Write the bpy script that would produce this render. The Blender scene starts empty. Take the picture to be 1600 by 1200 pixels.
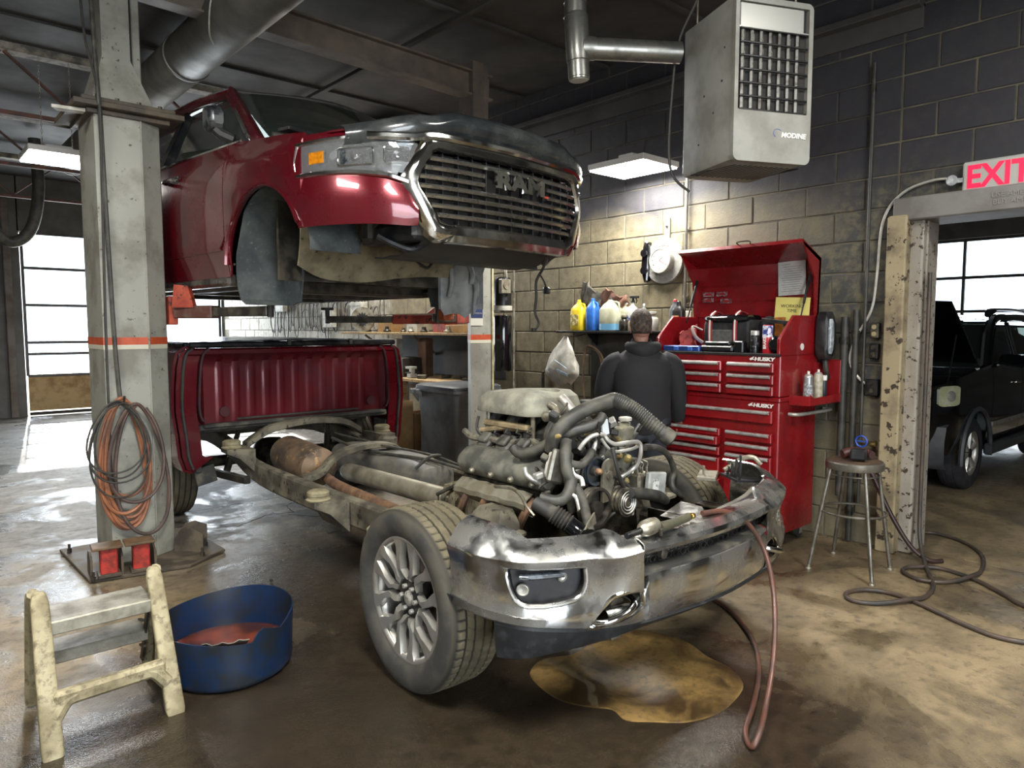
import bpy, bmesh, math, random
from math import sin, cos, pi, radians, sqrt, atan2
from mathutils import Vector, Matrix, noise
random.seed(7)
SC = bpy.context.scene
COL = SC.collection
# ------------------------------------------------------------------ camera
F, CH = 1110.0, 1.62
cam = bpy.data.objects.new('camera', bpy.data.cameras.new('camera'))
COL.objects.link(cam)
cam.data.sensor_width = 36.0
cam.data.lens = F / 1600 * 36.0
cam.data.clip_start = 0.05
cam.location = (0, 0, CH)
cam.rotation_euler = (pi / 2 - math.atan(88 / F), 0, radians(-41.5))
SC.camera = cam
# ------------------------------------------------------------------ colour management, sky, lamps
SC.view_settings.view_transform = 'Standard'
SC.view_settings.look = 'None'
SC.view_settings.gamma = 1.0
SC.view_settings.exposure = 0.8
SC.view_settings.use_curve_mapping = False
SC.cycles.use_denoising = True
SC.cycles.max_bounces = 8
SC.cycles.diffuse_bounces = 4
SC.cycles.glossy_bounces = 4
SC.cycles.transmission_bounces = 6
SC.cycles.caustics_reflective = False
SC.cycles.caustics_refractive = False
SC.cycles.sample_clamp_indirect = 6.0
wd = bpy.data.worlds.new('sky'); SC.world = wd; wd.use_nodes = True
wn = wd.node_tree.nodes; wl = wd.node_tree.links
bg = wn['Background']
bg.inputs[0].default_value = (0.80, 0.90, 1.0, 1)
bg.inputs[1].default_value = 2.6

def add_area(name, loc, size, power, rot=(0, 0, 0), col=(1, .97, .9), spread=pi):
    l = bpy.data.lights.new(name, 'AREA'); l.shape = 'RECTANGLE'
    l.size, l.size_y = size; l.energy = power; l.color = col; l.spread = spread
    o = bpy.data.objects.new(name, l); COL.objects.link(o)
    o.location = loc; o.rotation_euler = rot
    return o
sun = bpy.data.lights.new('sun', 'SUN'); sun.energy = 9.0; sun.angle = radians(0.6); sun.color = (1, .95, .86)
so = bpy.data.objects.new('sun', sun); COL.objects.link(so)
so.rotation_euler = (radians(-62), 0, radians(-8))
# daylight through the two garage doors (area lamps in the openings), then an added fill
add_area('door_and_fill_light', (3.7, 15.35, 2.0), (3.3, 2.5), 150, (radians(-90), 0, 0), (.86, .93, 1))
add_area('door_and_fill_light', (13.8, 3.9, 2.0), (2.4, 2.3), 110, (0, radians(90), 0), (.86, .93, 1))
add_area('door_and_fill_light', (-.4, -3.3, 1.8), (4.2, 3.0), 170, (radians(90), 0, 0), (.88, .94, 1))  # unseen fill lamp added at the near end to lift the shadows

# ------------------------------------------------------------------ helpers
M = {}
def V(*a): return Vector(a)
def thing(name, label, cat, loc=(0, 0, 0), rotz=0.0, group=None, rot=None):
    o = bpy.data.objects.new(name, None); COL.objects.link(o)
    o.empty_display_size = .1
    m = Matrix.Translation(loc) @ (rot.to_4x4() if rot is not None else Matrix.Rotation(rotz, 4, 'Z'))
    o.matrix_local = m; M[o] = m
    o['label'] = label; o['category'] = cat
    if group: o['group'] = group
    return o
def tag(o, label, cat, group=None):
    o['label'] = label; o['category'] = cat
    if group: o['group'] = group
    return o
def sub(name, parent):          # an empty part
    o = bpy.data.objects.new(name, None); COL.objects.link(o); o.empty_display_size = .05
    o.parent = parent; M[o] = M[parent].copy(); return o

class MB:
    """collects geometry; coordinates are in the frame of `of` (a thing) or the world"""
    def __init__(s, of=None):
        s.v = []; s.f = []; s.xf = M[of].copy() if of is not None else Matrix.Identity(4)
    def add(s, vs, fs, m=None):
        n = len(s.v); x = s.xf @ m if m is not None else s.xf
        s.v.extend([x @ Vector(p) for p in vs]); s.f.extend([tuple(n + i for i in f) for f in fs]); return s
    def box(s, c, size, rz=0, ch=None, m=None, rot=None):
        hx, hy, hz = size[0] / 2, size[1] / 2, size[2] / 2
        mm = Matrix.Translation(c)
        if rot is not None: mm = mm @ rot.to_4x4()
        elif rz: mm = mm @ Matrix.Rotation(rz, 4, 'Z')
        if m is not None: mm = m @ mm
        if ch is None: ch = min(size) * .12
        ch = min(ch, min(hx, hy, hz) * .9)
        if ch <= 0.0004:
            vs = [(x, y, z) for x in (-hx, hx) for y in (-hy, hy) for z in (-hz, hz)]
            fs = [(0, 1, 3, 2), (4, 6, 7, 5), (0, 4, 5, 1), (2, 3, 7, 6), (0, 2, 6, 4), (1, 5, 7, 3)]
            return s.add(vs, fs, mm)
        vs = []; idx = {}
        for sx in (-1, 1):
            for sy in (-1, 1):
                for sz in (-1, 1):
                    for a in range(3):
                        p = [sx * hx, sy * hy, sz * hz]; 
                        for b in range(3):
                            if b != a: p[b] -= (sx, sy, sz)[b] * ch
                        idx[(sx, sy, sz, a)] = len(vs); vs.append(p)
        fs = []
        for a in range(3):
            b, c2 = (a + 1) % 3, (a + 2) % 3
            for sg in (-1, 1):
                q = []
                for (u, w) in ((-1, -1), (1, -1), (1, 1), (-1, 1)):
                    k = [0, 0, 0]; k[a] = sg; k[b] = u; k[c2] = w; q.append(idx[(*k, a)])
                fs.append(tuple(q if sg > 0 else q[::-1]))
        for a in range(3):
            b, c2 = (a + 1) % 3, (a + 2) % 3
            for u in (-1, 1):
                for w in (-1, 1):
                    k1 = [0, 0, 0]; k1[a] = -1; k1[b] = u; k1[c2] = w
                    k2 = list(k1); k2[a] = 1
                    q = (idx[(*k1, b)], idx[(*k2, b)], idx[(*k2, c2)], idx[(*k1, c2)])
                    fs.append(q if u * w > 0 else q[::-1])
        for sx in (-1, 1):
            for sy in (-1, 1):
                for sz in (-1, 1):
                    q = (idx[(sx, sy, sz, 0)], idx[(sx, sy, sz, 1)], idx[(sx, sy, sz, 2)])
                    fs.append(q if sx * sy * sz > 0 else q[::-1])
        return s.add(vs, fs, mm)
    def cyl(s, p0, p1, r0, r1=None, n=16, caps=True, m=None):
        return s.rev([(0 if 0 else r0, 0), (r0 if r1 is None else r1, 1)], p0, p1, n, caps, m, rel=True)
    def rev(s, prof, p0, p1, n=24, caps=True, m=None, rel=False, arc=None):
        """lathe: profile [(r, t)], t along p0->p1 (metres, or fraction when rel)"""
        p0 = Vector(p0); p1 = Vector(p1); d = p1 - p0; L = d.length; d = d / L
        a = Vector((0, 0, 1)) if abs(d.z) < .9 else Vector((1, 0, 0))
        u = d.cross(a).normalized(); w = d.cross(u)
        vs = []; fs = []; k = len(prof)
        for (r, t) in prof:
            c = p0 + d * (t * L if rel else t)
            for i in range(n):
                an = 2 * pi * i / n; vs.append(c + u * (r * cos(an)) + w * (r * sin(an)))
        for j in range(k - 1):
            for i in range(n):
                i2 = (i + 1) % n; fs.append((j * n + i, j * n + i2, (j + 1) * n + i2, (j + 1) * n + i))
        if caps:
            if prof[0][0] > 1e-5: fs.append(tuple(range(n - 1, -1, -1)))
            if prof[-1][0] > 1e-5: fs.append(tuple((k - 1) * n + i for i in range(n)))
        return s.add(vs, fs, m)
    def tube(s, pts, r, n=8, smooth=6, closed=False, caps=True, m=None, flat=1.0, nrm=None):
        pts = [Vector(p) for p in pts]
        rr = r if isinstance(r, (list, tuple)) else None
        if smooth and len(pts) > 2:
            if rr: q = cr([(*p, rr[i]) for i, p in enumerate(pts)], smooth, closed); rr = [x[3] for x in q]
            else: q = cr([tuple(p) for p in pts], smooth, closed)
            pts = [Vector(x[:3]) for x in q]
        k = len(pts); vs = []; fs = []; t0 = None; u = None
        for i, p in enumerate(pts):
            if closed: t = pts[(i + 1) % k] - pts[i - 1]
            else: t = pts[min(i + 1, k - 1)] - pts[max(i - 1, 0)]
            if t.length < 1e-9: t = Vector((0, 0, 1))
            t.normalize()
            if nrm is not None:
                u = Vector(nrm) - t * Vector(nrm).dot(t); u.normalize()
            elif u is None:
                a = Vector((0, 0, 1)) if abs(t.z) < .9 else Vector((1, 0, 0)); u = t.cross(a).normalized()
            else:
                u = (u - t * u.dot(t));
                if u.length < 1e-6: u = t.orthogonal()
                u.normalize()
            w = t.cross(u); q = rr[i] if rr else r
            for j in range(n):
                an = 2 * pi * (j + .5) / n; vs.append(p + u * (q * cos(an)) + w * (q * sin(an) * flat))
        for i in range(k if closed else k - 1):
            i2 = (i + 1) % k
            for j in range(n):
                j2 = (j + 1) % n; fs.append((i * n + j, i * n + j2, i2 * n + j2, i2 * n + j))
        if caps and not closed:
            fs.append(tuple(range(n - 1, -1, -1))); fs.append(tuple((k - 1) * n + j for j in range(n)))
        return s.add(vs, fs, m)
    def bar(s, p0, p1, w, h, upv=(0, 0, 1), ch=None, m=None):
        p0 = Vector(p0); p1 = Vector(p1); d = p1 - p0; L = d.length; d.normalize()
        u = Vector(upv); u = (u - d * u.dot(d));
        if u.length < 1e-6: u = d.orthogonal()
        u.normalize(); sd = u.cross(d)
        r = Matrix((d, sd, u)).transposed()
        if r.determinant() < 0: r = Matrix((d, -sd, u)).transposed()
        return s.box((p0 + p1) / 2, (L, w, h), rot=r, ch=ch, m=m)
    def loft(s, rings, closed=True, caps=True, m=None, loop=False):
        k = len(rings); n = len(rings[0]); vs = [p for r in rings for p in r]; fs = []
        for i in range(k if loop else k - 1):
            i2 = (i + 1) % k
            for j in range(n if closed else n - 1):
                j2 = (j + 1) % n; fs.append((i * n + j, i * n + j2, i2 * n + j2, i2 * n + j))
        if caps and closed and not loop:
            fs.append(tuple(range(n - 1, -1, -1))); fs.append(tuple((k - 1) * n + j for j in range(n)))
        return s.add(vs, fs, m)
    def grid(s, nu, nv, fn, thick=0.0, m=None):
        """surface fn(i,j)->point; thick gives a shell (offset along normals)"""
        P = [[Vector(fn(i, j)) for j in range(nv)] for i in range(nu)]
        vs = [p for r in P for p in r]; fs = []
        for i in range(nu - 1):
            for j in range(nv - 1):
                fs.append((i * nv + j, (i + 1) * nv + j, (i + 1) * nv + j + 1, i * nv + j + 1))
        if thick:
            N = nu * nv; back = []
            for i in range(nu):
                for j in range(nv):
                    du = P[min(i + 1, nu - 1)][j] - P[max(i - 1, 0)][j]; dv = P[i][min(j + 1, nv - 1)] - P[i][max(j - 1, 0)]
                    nn = du.cross(dv); nn = nn.normalized() if nn.length > 1e-12 else Vector((0, 0, 1))
                    back.append(P[i][j] - nn * thick)
            vs += back
            fs += [tuple(N + q for q in f[::-1]) for f in fs]
            for i in range(nu - 1):
                for j in (0, nv - 1):
                    a, b = i * nv + j, (i + 1) * nv + j
                    fs.append((a, a + N, b + N, b) if j == 0 else (a, b, b + N, a + N))
            for j in range(nv - 1):
                for i in (0, nu - 1):
                    a, b = i * nv + j, i * nv + j + 1
                    fs.append((a, b, b + N, a + N) if i == 0 else (a, a + N, b + N, b))
        return s.add(vs, fs, m)
    def prism(s, poly, d, org=(0, 0, 0), ax=((1, 0, 0), (0, 0, 1)), off=None, ch=0.0, m=None):
        """polygon in the plane spanned by ax, extruded by vector d (or length along the normal)"""
        a, b = Vector(ax[0]), Vector(ax[1]); o = Vector(org)
        dv = Vector(d) if hasattr(d, '__len__') else a.cross(b) * d
        n = len(poly)
        if ch:
            cx = sum(p[0] for p in poly) / n; cy = sum(p[1] for p in poly) / n
            inn = inset(poly, ch)
            dn = dv.normalized() * ch
            R = [[o + a * x + b * y for x, y in inn], [o + a * x + b * y + dn for x, y in poly],
                 [o + a * x + b * y + dv - dn for x, y in poly], [o + a * x + b * y + dv for x, y in inn]]
        else:
            R = [[o + a * x + b * y for x, y in poly], [o + a * x + b * y + dv for x, y in poly]]
        return s.loft(R, m=m)
    def ball(s, c, r, n=12, k=8, sc=(1, 1, 1), m=None):
        c = Vector(c); vs = []; fs = []
        for i in range(1, k):
            a = pi * i / k
            for j in range(n):
                b = 2 * pi * j / n
                vs.append(c + Vector((r * sc[0] * sin(a) * cos(b), r * sc[1] * sin(a) * sin(b), r * sc[2] * cos(a))))
        vs.append(c + Vector((0, 0, r * sc[2]))); vs.append(c - Vector((0, 0, r * sc[2]))); T = len(vs) - 2
        for i in range(k - 2):
            for j in range(n): fs.append((i * n + j, (i + 1) * n + j, (i + 1) * n + (j + 1) % n, i * n + (j + 1) % n))
        for j in range(n): fs.append((T, j, (j + 1) % n)); fs.append((T + 1, (k - 2) * n + (j + 1) % n, (k - 2) * n + j))
        return s.add(vs, fs, m)
    def text(s, body, size, m, ext=0.002, align='CENTER', bold=0.0, sx=1.0, shear=0.0):
        cu = bpy.data.curves.new('t', 'FONT'); cu.body = body; cu.size = size; cu.extrude = ext
        cu.align_x = align; cu.align_y = 'CENTER'; cu.offset = bold; cu.shear = shear; cu.resolution_u = 3
        o = bpy.data.objects.new('t', cu); COL.objects.link(o)
        me = bpy.data.meshes.new_from_object(o)
        vs = [(v.co.x * sx, v.co.y, v.co.z) for v in me.vertices]; fs = [tuple(p.vertices) for p in me.polygons]
        bpy.data.objects.remove(o); bpy.data.meshes.remove(me); bpy.data.curves.remove(cu)
        return s.add(vs, fs, m)
    def build(s, name, mat, parent=None, ang=38, smooth=True, fix=False):
        if not s.v: return None
        lo = Vector([min(v[i] for v in s.v) for i in range(3)]); hi = Vector([max(v[i] for v in s.v) for i in range(3)])
        c = (lo + hi) / 2
        if parent is None: c.z = lo.z
        me = bpy.data.meshes.new(name)
        me.from_pydata([v - c for v in s.v], [], s.f)
        mats = mat if isinstance(mat, (list, tuple)) else [mat]
        for q in mats: me.materials.append(q)
        if fix:
            b = bmesh.new(); b.from_mesh(me); bmesh.ops.recalc_face_normals(b, faces=b.faces); b.to_mesh(me); b.free()
        me.validate()
        if smooth:
            me.shade_smooth(); me.set_sharp_from_angle(angle=radians(ang))
        me.update()
        o = bpy.data.objects.new(name, me); COL.objects.link(o)
        T = Matrix.Translation(c)
        if parent is not None:
            o.parent = parent; o.matrix_local = M[parent].inverted() @ T
        else: o.matrix_local = T
        M[o] = T
        return o
def cr(P, k=6, closed=False):
    """Catmull-Rom through tuples"""
    n = len(P); out = []; D = len(P[0])
    segs = n if closed else n - 1
    for i in range(segs):
        p0 = P[(i - 1) % n] if (closed or i > 0) else P[0]; p1 = P[i]; p2 = P[(i + 1) % n]
        p3 = P[(i + 2) % n] if (closed or i + 2 < n) else P[-1]
        for j in range(k):
            t = j / k
            out.append(tuple(.5 * (2 * p1[d] + (p2[d] - p0[d]) * t + (2 * p0[d] - 5 * p1[d] + 4 * p2[d] - p3[d]) * t * t + (3 * p1[d] - p0[d] - 3 * p2[d] + p3[d]) * t ** 3) for d in range(D)))
    if not closed: out.append(tuple(P[-1]))
    return out
def inset(poly, d):
    n = len(poly); out = []
    area = sum(poly[i][0] * poly[(i + 1) % n][1] - poly[(i + 1) % n][0] * poly[i][1] for i in range(n))
    sg = 1 if area > 0 else -1
    for i in range(n):
        a, b, c = Vector(poly[i - 1]), Vector(poly[i]), Vector(poly[(i + 1) % n])
        e1 = (b - a).normalized(); e2 = (c - b).normalized()
        n1 = Vector((-e1.y, e1.x)) * sg; n2 = Vector((-e2.y, e2.x)) * sg
        q = n1 + n2; q = q.normalized() if q.length > 1e-6 else n1
        out.append(tuple(b + q * d / max(.4, q.dot(n1))))
    return out
def rrect(w, h, r, k=4, cx=0, cy=0):
    out = []
    for (sx, sy, a0) in ((1, 1, 0), (-1, 1, 90), (-1, -1, 180), (1, -1, 270)):
        for i in range(k + 1):
            a = radians(a0 + 90 * i / k); out.append((cx + sx * (w / 2 - r) + r * cos(a), cy + sy * (h / 2 - r) + r * sin(a)))
    return out
def lerp(xs, ys, x):
    if x <= xs[0]: return ys[0]
    for i in range(len(xs) - 1):
        if x <= xs[i + 1]:
            t = (x - xs[i]) / (xs[i + 1] - xs[i]); return ys[i] + (ys[i + 1] - ys[i]) * t
    return ys[-1]
def slerp(xs, ys, x):
    """smooth version of lerp"""
    if x <= xs[0]: return ys[0]
    for i in range(len(xs) - 1):
        if x <= xs[i + 1]:
            t = (x - xs[i]) / (xs[i + 1] - xs[i]); t = t * t * (3 - 2 * t); return ys[i] + (ys[i + 1] - ys[i]) * t
    return ys[-1]
def frame(o, x, y):
    """matrix with origin o, local X along x, local Y along y"""
    x = Vector(x).normalized(); y = Vector(y); y = (y - x * y.dot(x)).normalized(); z = x.cross(y)
    m = Matrix((x, y, z)).transposed().to_4x4(); m.translation = Vector(o); return m
def copy_tree(o, parent=None, label=None, group=None):
    c = o.copy(); COL.objects.link(c); M[c] = M[o].copy()
    if parent is not None: c.parent = parent
    if label: c['label'] = label
    if group: c['group'] = group
    for ch in list(o.children): copy_tree(ch, c)
    return c
def move(o, loc, rotz=None):
    m = Matrix.Translation(loc) @ Matrix.Rotation(rotz or 0, 4, 'Z'); o.matrix_local = m; M[o] = m; return o

# ------------------------------------------------------------------ materials
def hexc(h, g=1.0):
    h = h.lstrip('#'); c = [int(h[i:i + 2], 16) / 255 for i in (0, 2, 4)]
    c = [(x / 12.92 if x <= .04045 else ((x + .055) / 1.055) ** 2.4) * g for x in c]
    return (*c, 1)
class NT:
    def __init__(s, name):
        s.m = bpy.data.materials.new(name); s.m.use_nodes = True
        s.n = s.m.node_tree.nodes; s.l = s.m.node_tree.links; s.b = s.n['Principled BSDF']
        s.tc = s.n.new('ShaderNodeTexCoord')
    def new(s, t, **k):
        o = s.n.new(t)
        for a, b in k.items(): setattr(o, a, b)
        return o
    def noise(s, scale, detail=4, rough=.55, dist=0, coord=None, vec=None, stretch=None):
        o = s.n.new('ShaderNodeTexNoise'); o.inputs['Scale'].default_value = scale; o.inputs['Detail'].default_value = detail
        o.inputs['Roughness'].default_value = rough; o.inputs['Distortion'].default_value = dist
        src = vec or s.tc.outputs[coord or 'Object']
        if stretch:
            mp = s.n.new('ShaderNodeMapping'); mp.inputs['Scale'].default_value = stretch; s.l.new(src, mp.inputs[0]); src = mp.outputs[0]
        s.l.new(src, o.inputs['Vector']); return o.outputs['Fac']
    def ramp(s, fac, stops):
        o = s.n.new('ShaderNodeValToRGB'); e = o.color_ramp.elements
        while len(e) < len(stops): e.new(.5)
        for q, (p, c) in zip(e, stops):
            q.position = p; q.color = c if hasattr(c, '__len__') else (c, c, c, 1)
        s.l.new(fac, o.inputs[0]); return o.outputs[0]
    def mix(s, f, a, b, mode='MIX'):
        o = s.n.new('ShaderNodeMix'); o.data_type = 'RGBA'; o.blend_type = mode
        for i, v in ((0, f), (6, a), (7, b)):
            if hasattr(v, 'is_linked') or isinstance(v, bpy.types.NodeSocket): s.l.new(v, o.inputs[i])
            elif i == 0: o.inputs[0].default_value = v
            else: o.inputs[i].default_value = v
        return o.outputs[2]
    def math(s, op, a, b=0.0, clamp=False):
        o = s.n.new('ShaderNodeMath'); o.operation = op; o.use_clamp = clamp
        for i, v in ((0, a), (1, b)):
            if isinstance(v, bpy.types.NodeSocket): s.l.new(v, o.inputs[i])
            else: o.inputs[i].default_value = v
        return o.outputs[0]
    def bump(s, h, strength=.3, dist=.01, prev=None):
        o = s.n.new('ShaderNodeBump'); o.inputs['Strength'].default_value = strength; o.inputs['Distance'].default_value = dist
        s.l.new(h, o.inputs['Height'])
        if prev is not None: s.l.new(prev, o.inputs['Normal'])
        return o.outputs[0]
    def set(s, **k):
        for a, v in k.items():
            q = s.b.inputs[a.replace('_', ' ')]
            if isinstance(v, bpy.types.NodeSocket): s.l.new(v, q)
            else: q.default_value = v
        return s
    def pos(s):
        g = s.n.new('ShaderNodeNewGeometry'); return g.outputs['Position']
    def sep(s, v):
        o = s.n.new('ShaderNodeSeparateXYZ'); s.l.new(v, o.inputs[0]); return o.outputs
MATS = {}
def pm(name, c1, c2=None, sc=6, lo=.42, hi=.62, rough=.5, rough2=None, metal=0.0, bump=0.0, bsc=60, coat=0.0, c3=None, sc3=25, lo3=.6, hi3=.68, spec=.5, stretch=None, metal2=None, bd=.004):
    """procedural principled: base colour c1 with noise patches of c2 and specks of c3"""
    if name in MATS: return MATS[name]
    t = NT(name); col = hexc(c1)
    if c2:
        # position based noise, so that alike pieces differ
        f = t.ramp(t.noise(sc, 6, .6, vec=t.pos(), stretch=stretch), [(lo, 0), (hi, 1)])
        colo = t.mix(f, col, hexc(c2))
        t.set(Base_Color=colo)
        if rough2 is not None:
            t.set(Roughness=t.math('ADD', t.math('MULTIPLY', f, rough2 - rough), rough))
        if metal2 is not None:
            t.set(Metallic=t.math('ADD', t.math('MULTIPLY', f, metal2 - metal), metal))
        if c3:
            f3 = t.ramp(t.noise(sc3, 5, .65, vec=t.pos()), [(lo3, 0), (hi3, 1)]); t.set(Base_Color=t.mix(f3, colo, hexc(c3)))
    else: t.set(Base_Color=col)
    if not (c2 and rough2 is not None): t.set(Roughness=rough)
    if metal2 is None: t.set(Metallic=metal)
    if coat: t.set(Coat_Weight=coat, Coat_Roughness=.06)
    t.b.inputs['Specular IOR Level'].default_value = spec
    if bump: t.set(Normal=t.bump(t.noise(bsc, 4, .6), bump, bd))
    MATS[name] = t.m
    return t.m
def emit(name, c, st):
    t = NT(name); t.set(Base_Color=hexc(c), Emission_Color=hexc(c), Emission_Strength=st); return t.m

paint_grey = pm('post_paint', '8f8e80', '6f6b5c', 5, .5, .68, .42, .6, c3='3b352c', sc3=22, lo3=.64, hi3=.70, bump=.05)
paint_grey_low = paint_grey
red_truck = pm('candy_red_paint', '620a18', '4d1019', 3, .45, .7, .25, .38, metal=.45, coat=1.0)
chrome = pm('chrome', 'd6d6d2', 'aeb0ad', 9, .4, .65, .07, .20, metal=1.0)
chrome_dirty = pm('dirty_chrome', 'd0d2d1', 'a3a19a', 7, .40, .62, .12, .36, metal=1.0, metal2=.85, c3='9a968c', sc3=34, lo3=.58, hi3=.80, bump=.03, bsc=25)
blackp = pm('black_plastic', '17171a', '2c2b2a', 12, .45, .6, .42, .6)
black_gloss = pm('gloss_black', '0b0c0f', None, rough=.12, coat=.6)
dusty_black = pm('dusty_black', '2b2a27', '5b574b', 9, .48, .66, .6, .8, bump=.15, bsc=70)
black_satin = pm('black_steel', '16171a', '23221f', 14, .5, .6, .32, .5, metal=.3)
grease = pm('greasy_metal', '211f1b', '4a4435', 13, .42, .62, .35, .7, metal=.5, c3='0e0d0c', sc3=30, lo3=.55, hi3=.62, bump=.3, bsc=50)
alu = pm('cast_aluminium', '9b9686', '6b6353', 14, .42, .62, .42, .6, metal=.75, bump=.3, bsc=90)
alu_bright = pm('bright_aluminium', 'bfbdb5', '8d887c', 10, .5, .7, .38, .5, metal=.6)
frame_mat = pm('dusty_frame', '4a463c', '77715f', 7, .42, .62, .6, .8, metal=.2, c3='2b2925', sc3=20, lo3=.58, hi3=.66, bump=.2, bsc=60)
dust_beige = pm('dusty_plastic', '8a8878', '67655a', 8, .4, .6, .7, .8, bump=.1, bsc=60)
rust = pm('rusty_pipe', '7f6049', '5c483b', 10, .42, .6, .6, .75, metal=.3, c3='957853', sc3=18, lo3=.56, hi3=.66, bump=.15)
rubber = pm('rubber', '252422', '3a3731', 16, .4, .6, .55, .75, bump=.08, bsc=120)
rubber_hose = pm('hose_rubber', '2e2d29', '4a483f', 12, .42, .6, .5, .65, bump=.08, bsc=100)
tread_mat = pm('dusty_tread', '6c634c', '4c4638', 7, .42, .6, .75, .85, bump=.15, bsc=90)
alloy = pm('alloy', 'bcb9b1', 'a19d92', 8, .45, .65, .30, .42, metal=.75)
alloy_dark = pm('alloy_dark', '4a4846', '35322f', 8, .4, .6, .4, .5, metal=.7)
dark_void = pm('dark_inside', '121110', '1f1d19', 8, .4, .6, .8)
orange_lift = pm('lift_red_paint', '7c2a1e', 'a5462c', 7, .45, .65, .5, .65, c3='3a2019', sc3=16, lo3=.55, hi3=.62)
steel_dark = pm('oily_steel', '413d38', '5d574b', 10, .45, .6, .4, .6, metal=.6, bump=.1)
chest_red = pm('chest_red', '7f1217', '6b0e13', 4, .45, .65, .25, .35, coat=.4)
wood = pm('pale_wood', 'a98e63', '86704c', 5, .4, .6, .7, .8, stretch=(1, 8, 8), bump=.1)
white_dirty = pm('dirty_white', 'b9b6ab', '8f8a7b', 9, .45, .65, .6, .7)
glass_t = NT('glass'); glass_t.set(Base_Color=(.9, .95, .95, 1), Roughness=.02, Transmission_Weight=1.0, IOR=1.1)
glass = glass_t.m
tinted_t = NT('tinted_glass'); tinted_t.set(Base_Color=hexc('4a5450'), Roughness=.04, Transmission_Weight=.75, IOR=1.35)
tinted = tinted_t.m
lens_t = NT('lamp_lens'); lens_t.set(Base_Color=(.85, .87, .88, 1), Roughness=.05, Transmission_Weight=.9, IOR=1.3)
lens = lens_t.m
# ================================================================== materials of the room
def block_material():
    t = NT('painted_block'); p = t.pos(); s = t.sep(p)
    n1 = t.noise(1.3, 5, .6, vec=p); n2 = t.noise(9, 5, .65, vec=p); n3 = t.noise(60, 4, .7, vec=p)
    tan = t.mix(t.ramp(n2, [(.38, 0), (.66, 1)]), hexc('776e56'), hexc('5c543f'))
    tan = t.mix(t.ramp(n3, [(.62, 0), (.72, .5)]), tan, hexc('b0a988'))
    # black painted band above about 2.8 m, soot towards the doorway
    h = t.math('ADD', s[2], t.math('MULTIPLY', t.math('SUBTRACT', n1, .5), .5))
    up = t.ramp(t.math('MULTIPLY', h, .25), [(.625, 0), (.69, 1)])
    black = t.mix(t.ramp(n2, [(.4, 0), (.7, 1)]), hexc('232227'), hexc('2f2d2e'))
    side = t.math('ADD', s[1], t.math('MULTIPLY', t.math('SUBTRACT', n1, .5), 2.2))
    soot = t.ramp(t.math('MULTIPLY', side, .1), [(.24, 1), (.36, 0)])
    low = t.ramp(t.math('MULTIPLY', h, .25), [(.13, .25), (.30, 1)])
    grime = t.mix(t.ramp(n2, [(.45, 0), (.62, 1)]), hexc('33322f'), hexc('58533f'))
    c = t.mix(t.math('MULTIPLY', soot, low), tan, grime); c = t.mix(up, c, black)
    # the far stretch of the wall is painted white
    far = t.ramp(t.math('MULTIPLY', s[1], .1), [(.86, 0), (.90, 1)])
    c = t.mix(t.math('MULTIPLY', far, t.math('SUBTRACT', 1.0, up)), c, t.mix(t.ramp(n2, [(.45, 0), (.68, 1)]), hexc('b9b4a6'), hexc('8a8474')))
    t.set(Base_Color=c, Roughness=.72, Normal=t.bump(n3, .5, .006, t.bump(n2, .3, .01)))
    return t.m
block_mat = block_material()
mortar_mat = pm('mortar', '5d5747', '2f2d28', 3, .4, .65, .85, bump=.4)
ceil_mat = pm('ceiling_dark', '403e3b', '2c2a29', 1.5, .4, .65, .7, .8, bump=.1)
beam_mat = pm('beam_brown', '6b5f54', '4f4842', 4, .4, .65, .6, .7)
duct_mat = pm('duct_grey', '77756c', '5d5b54', 3, .4, .65, .45, .6, metal=.3)
grey_wall = pm('grey_wall_paint', '6b6a68', '55524c', 2, .4, .65, .7)
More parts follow.
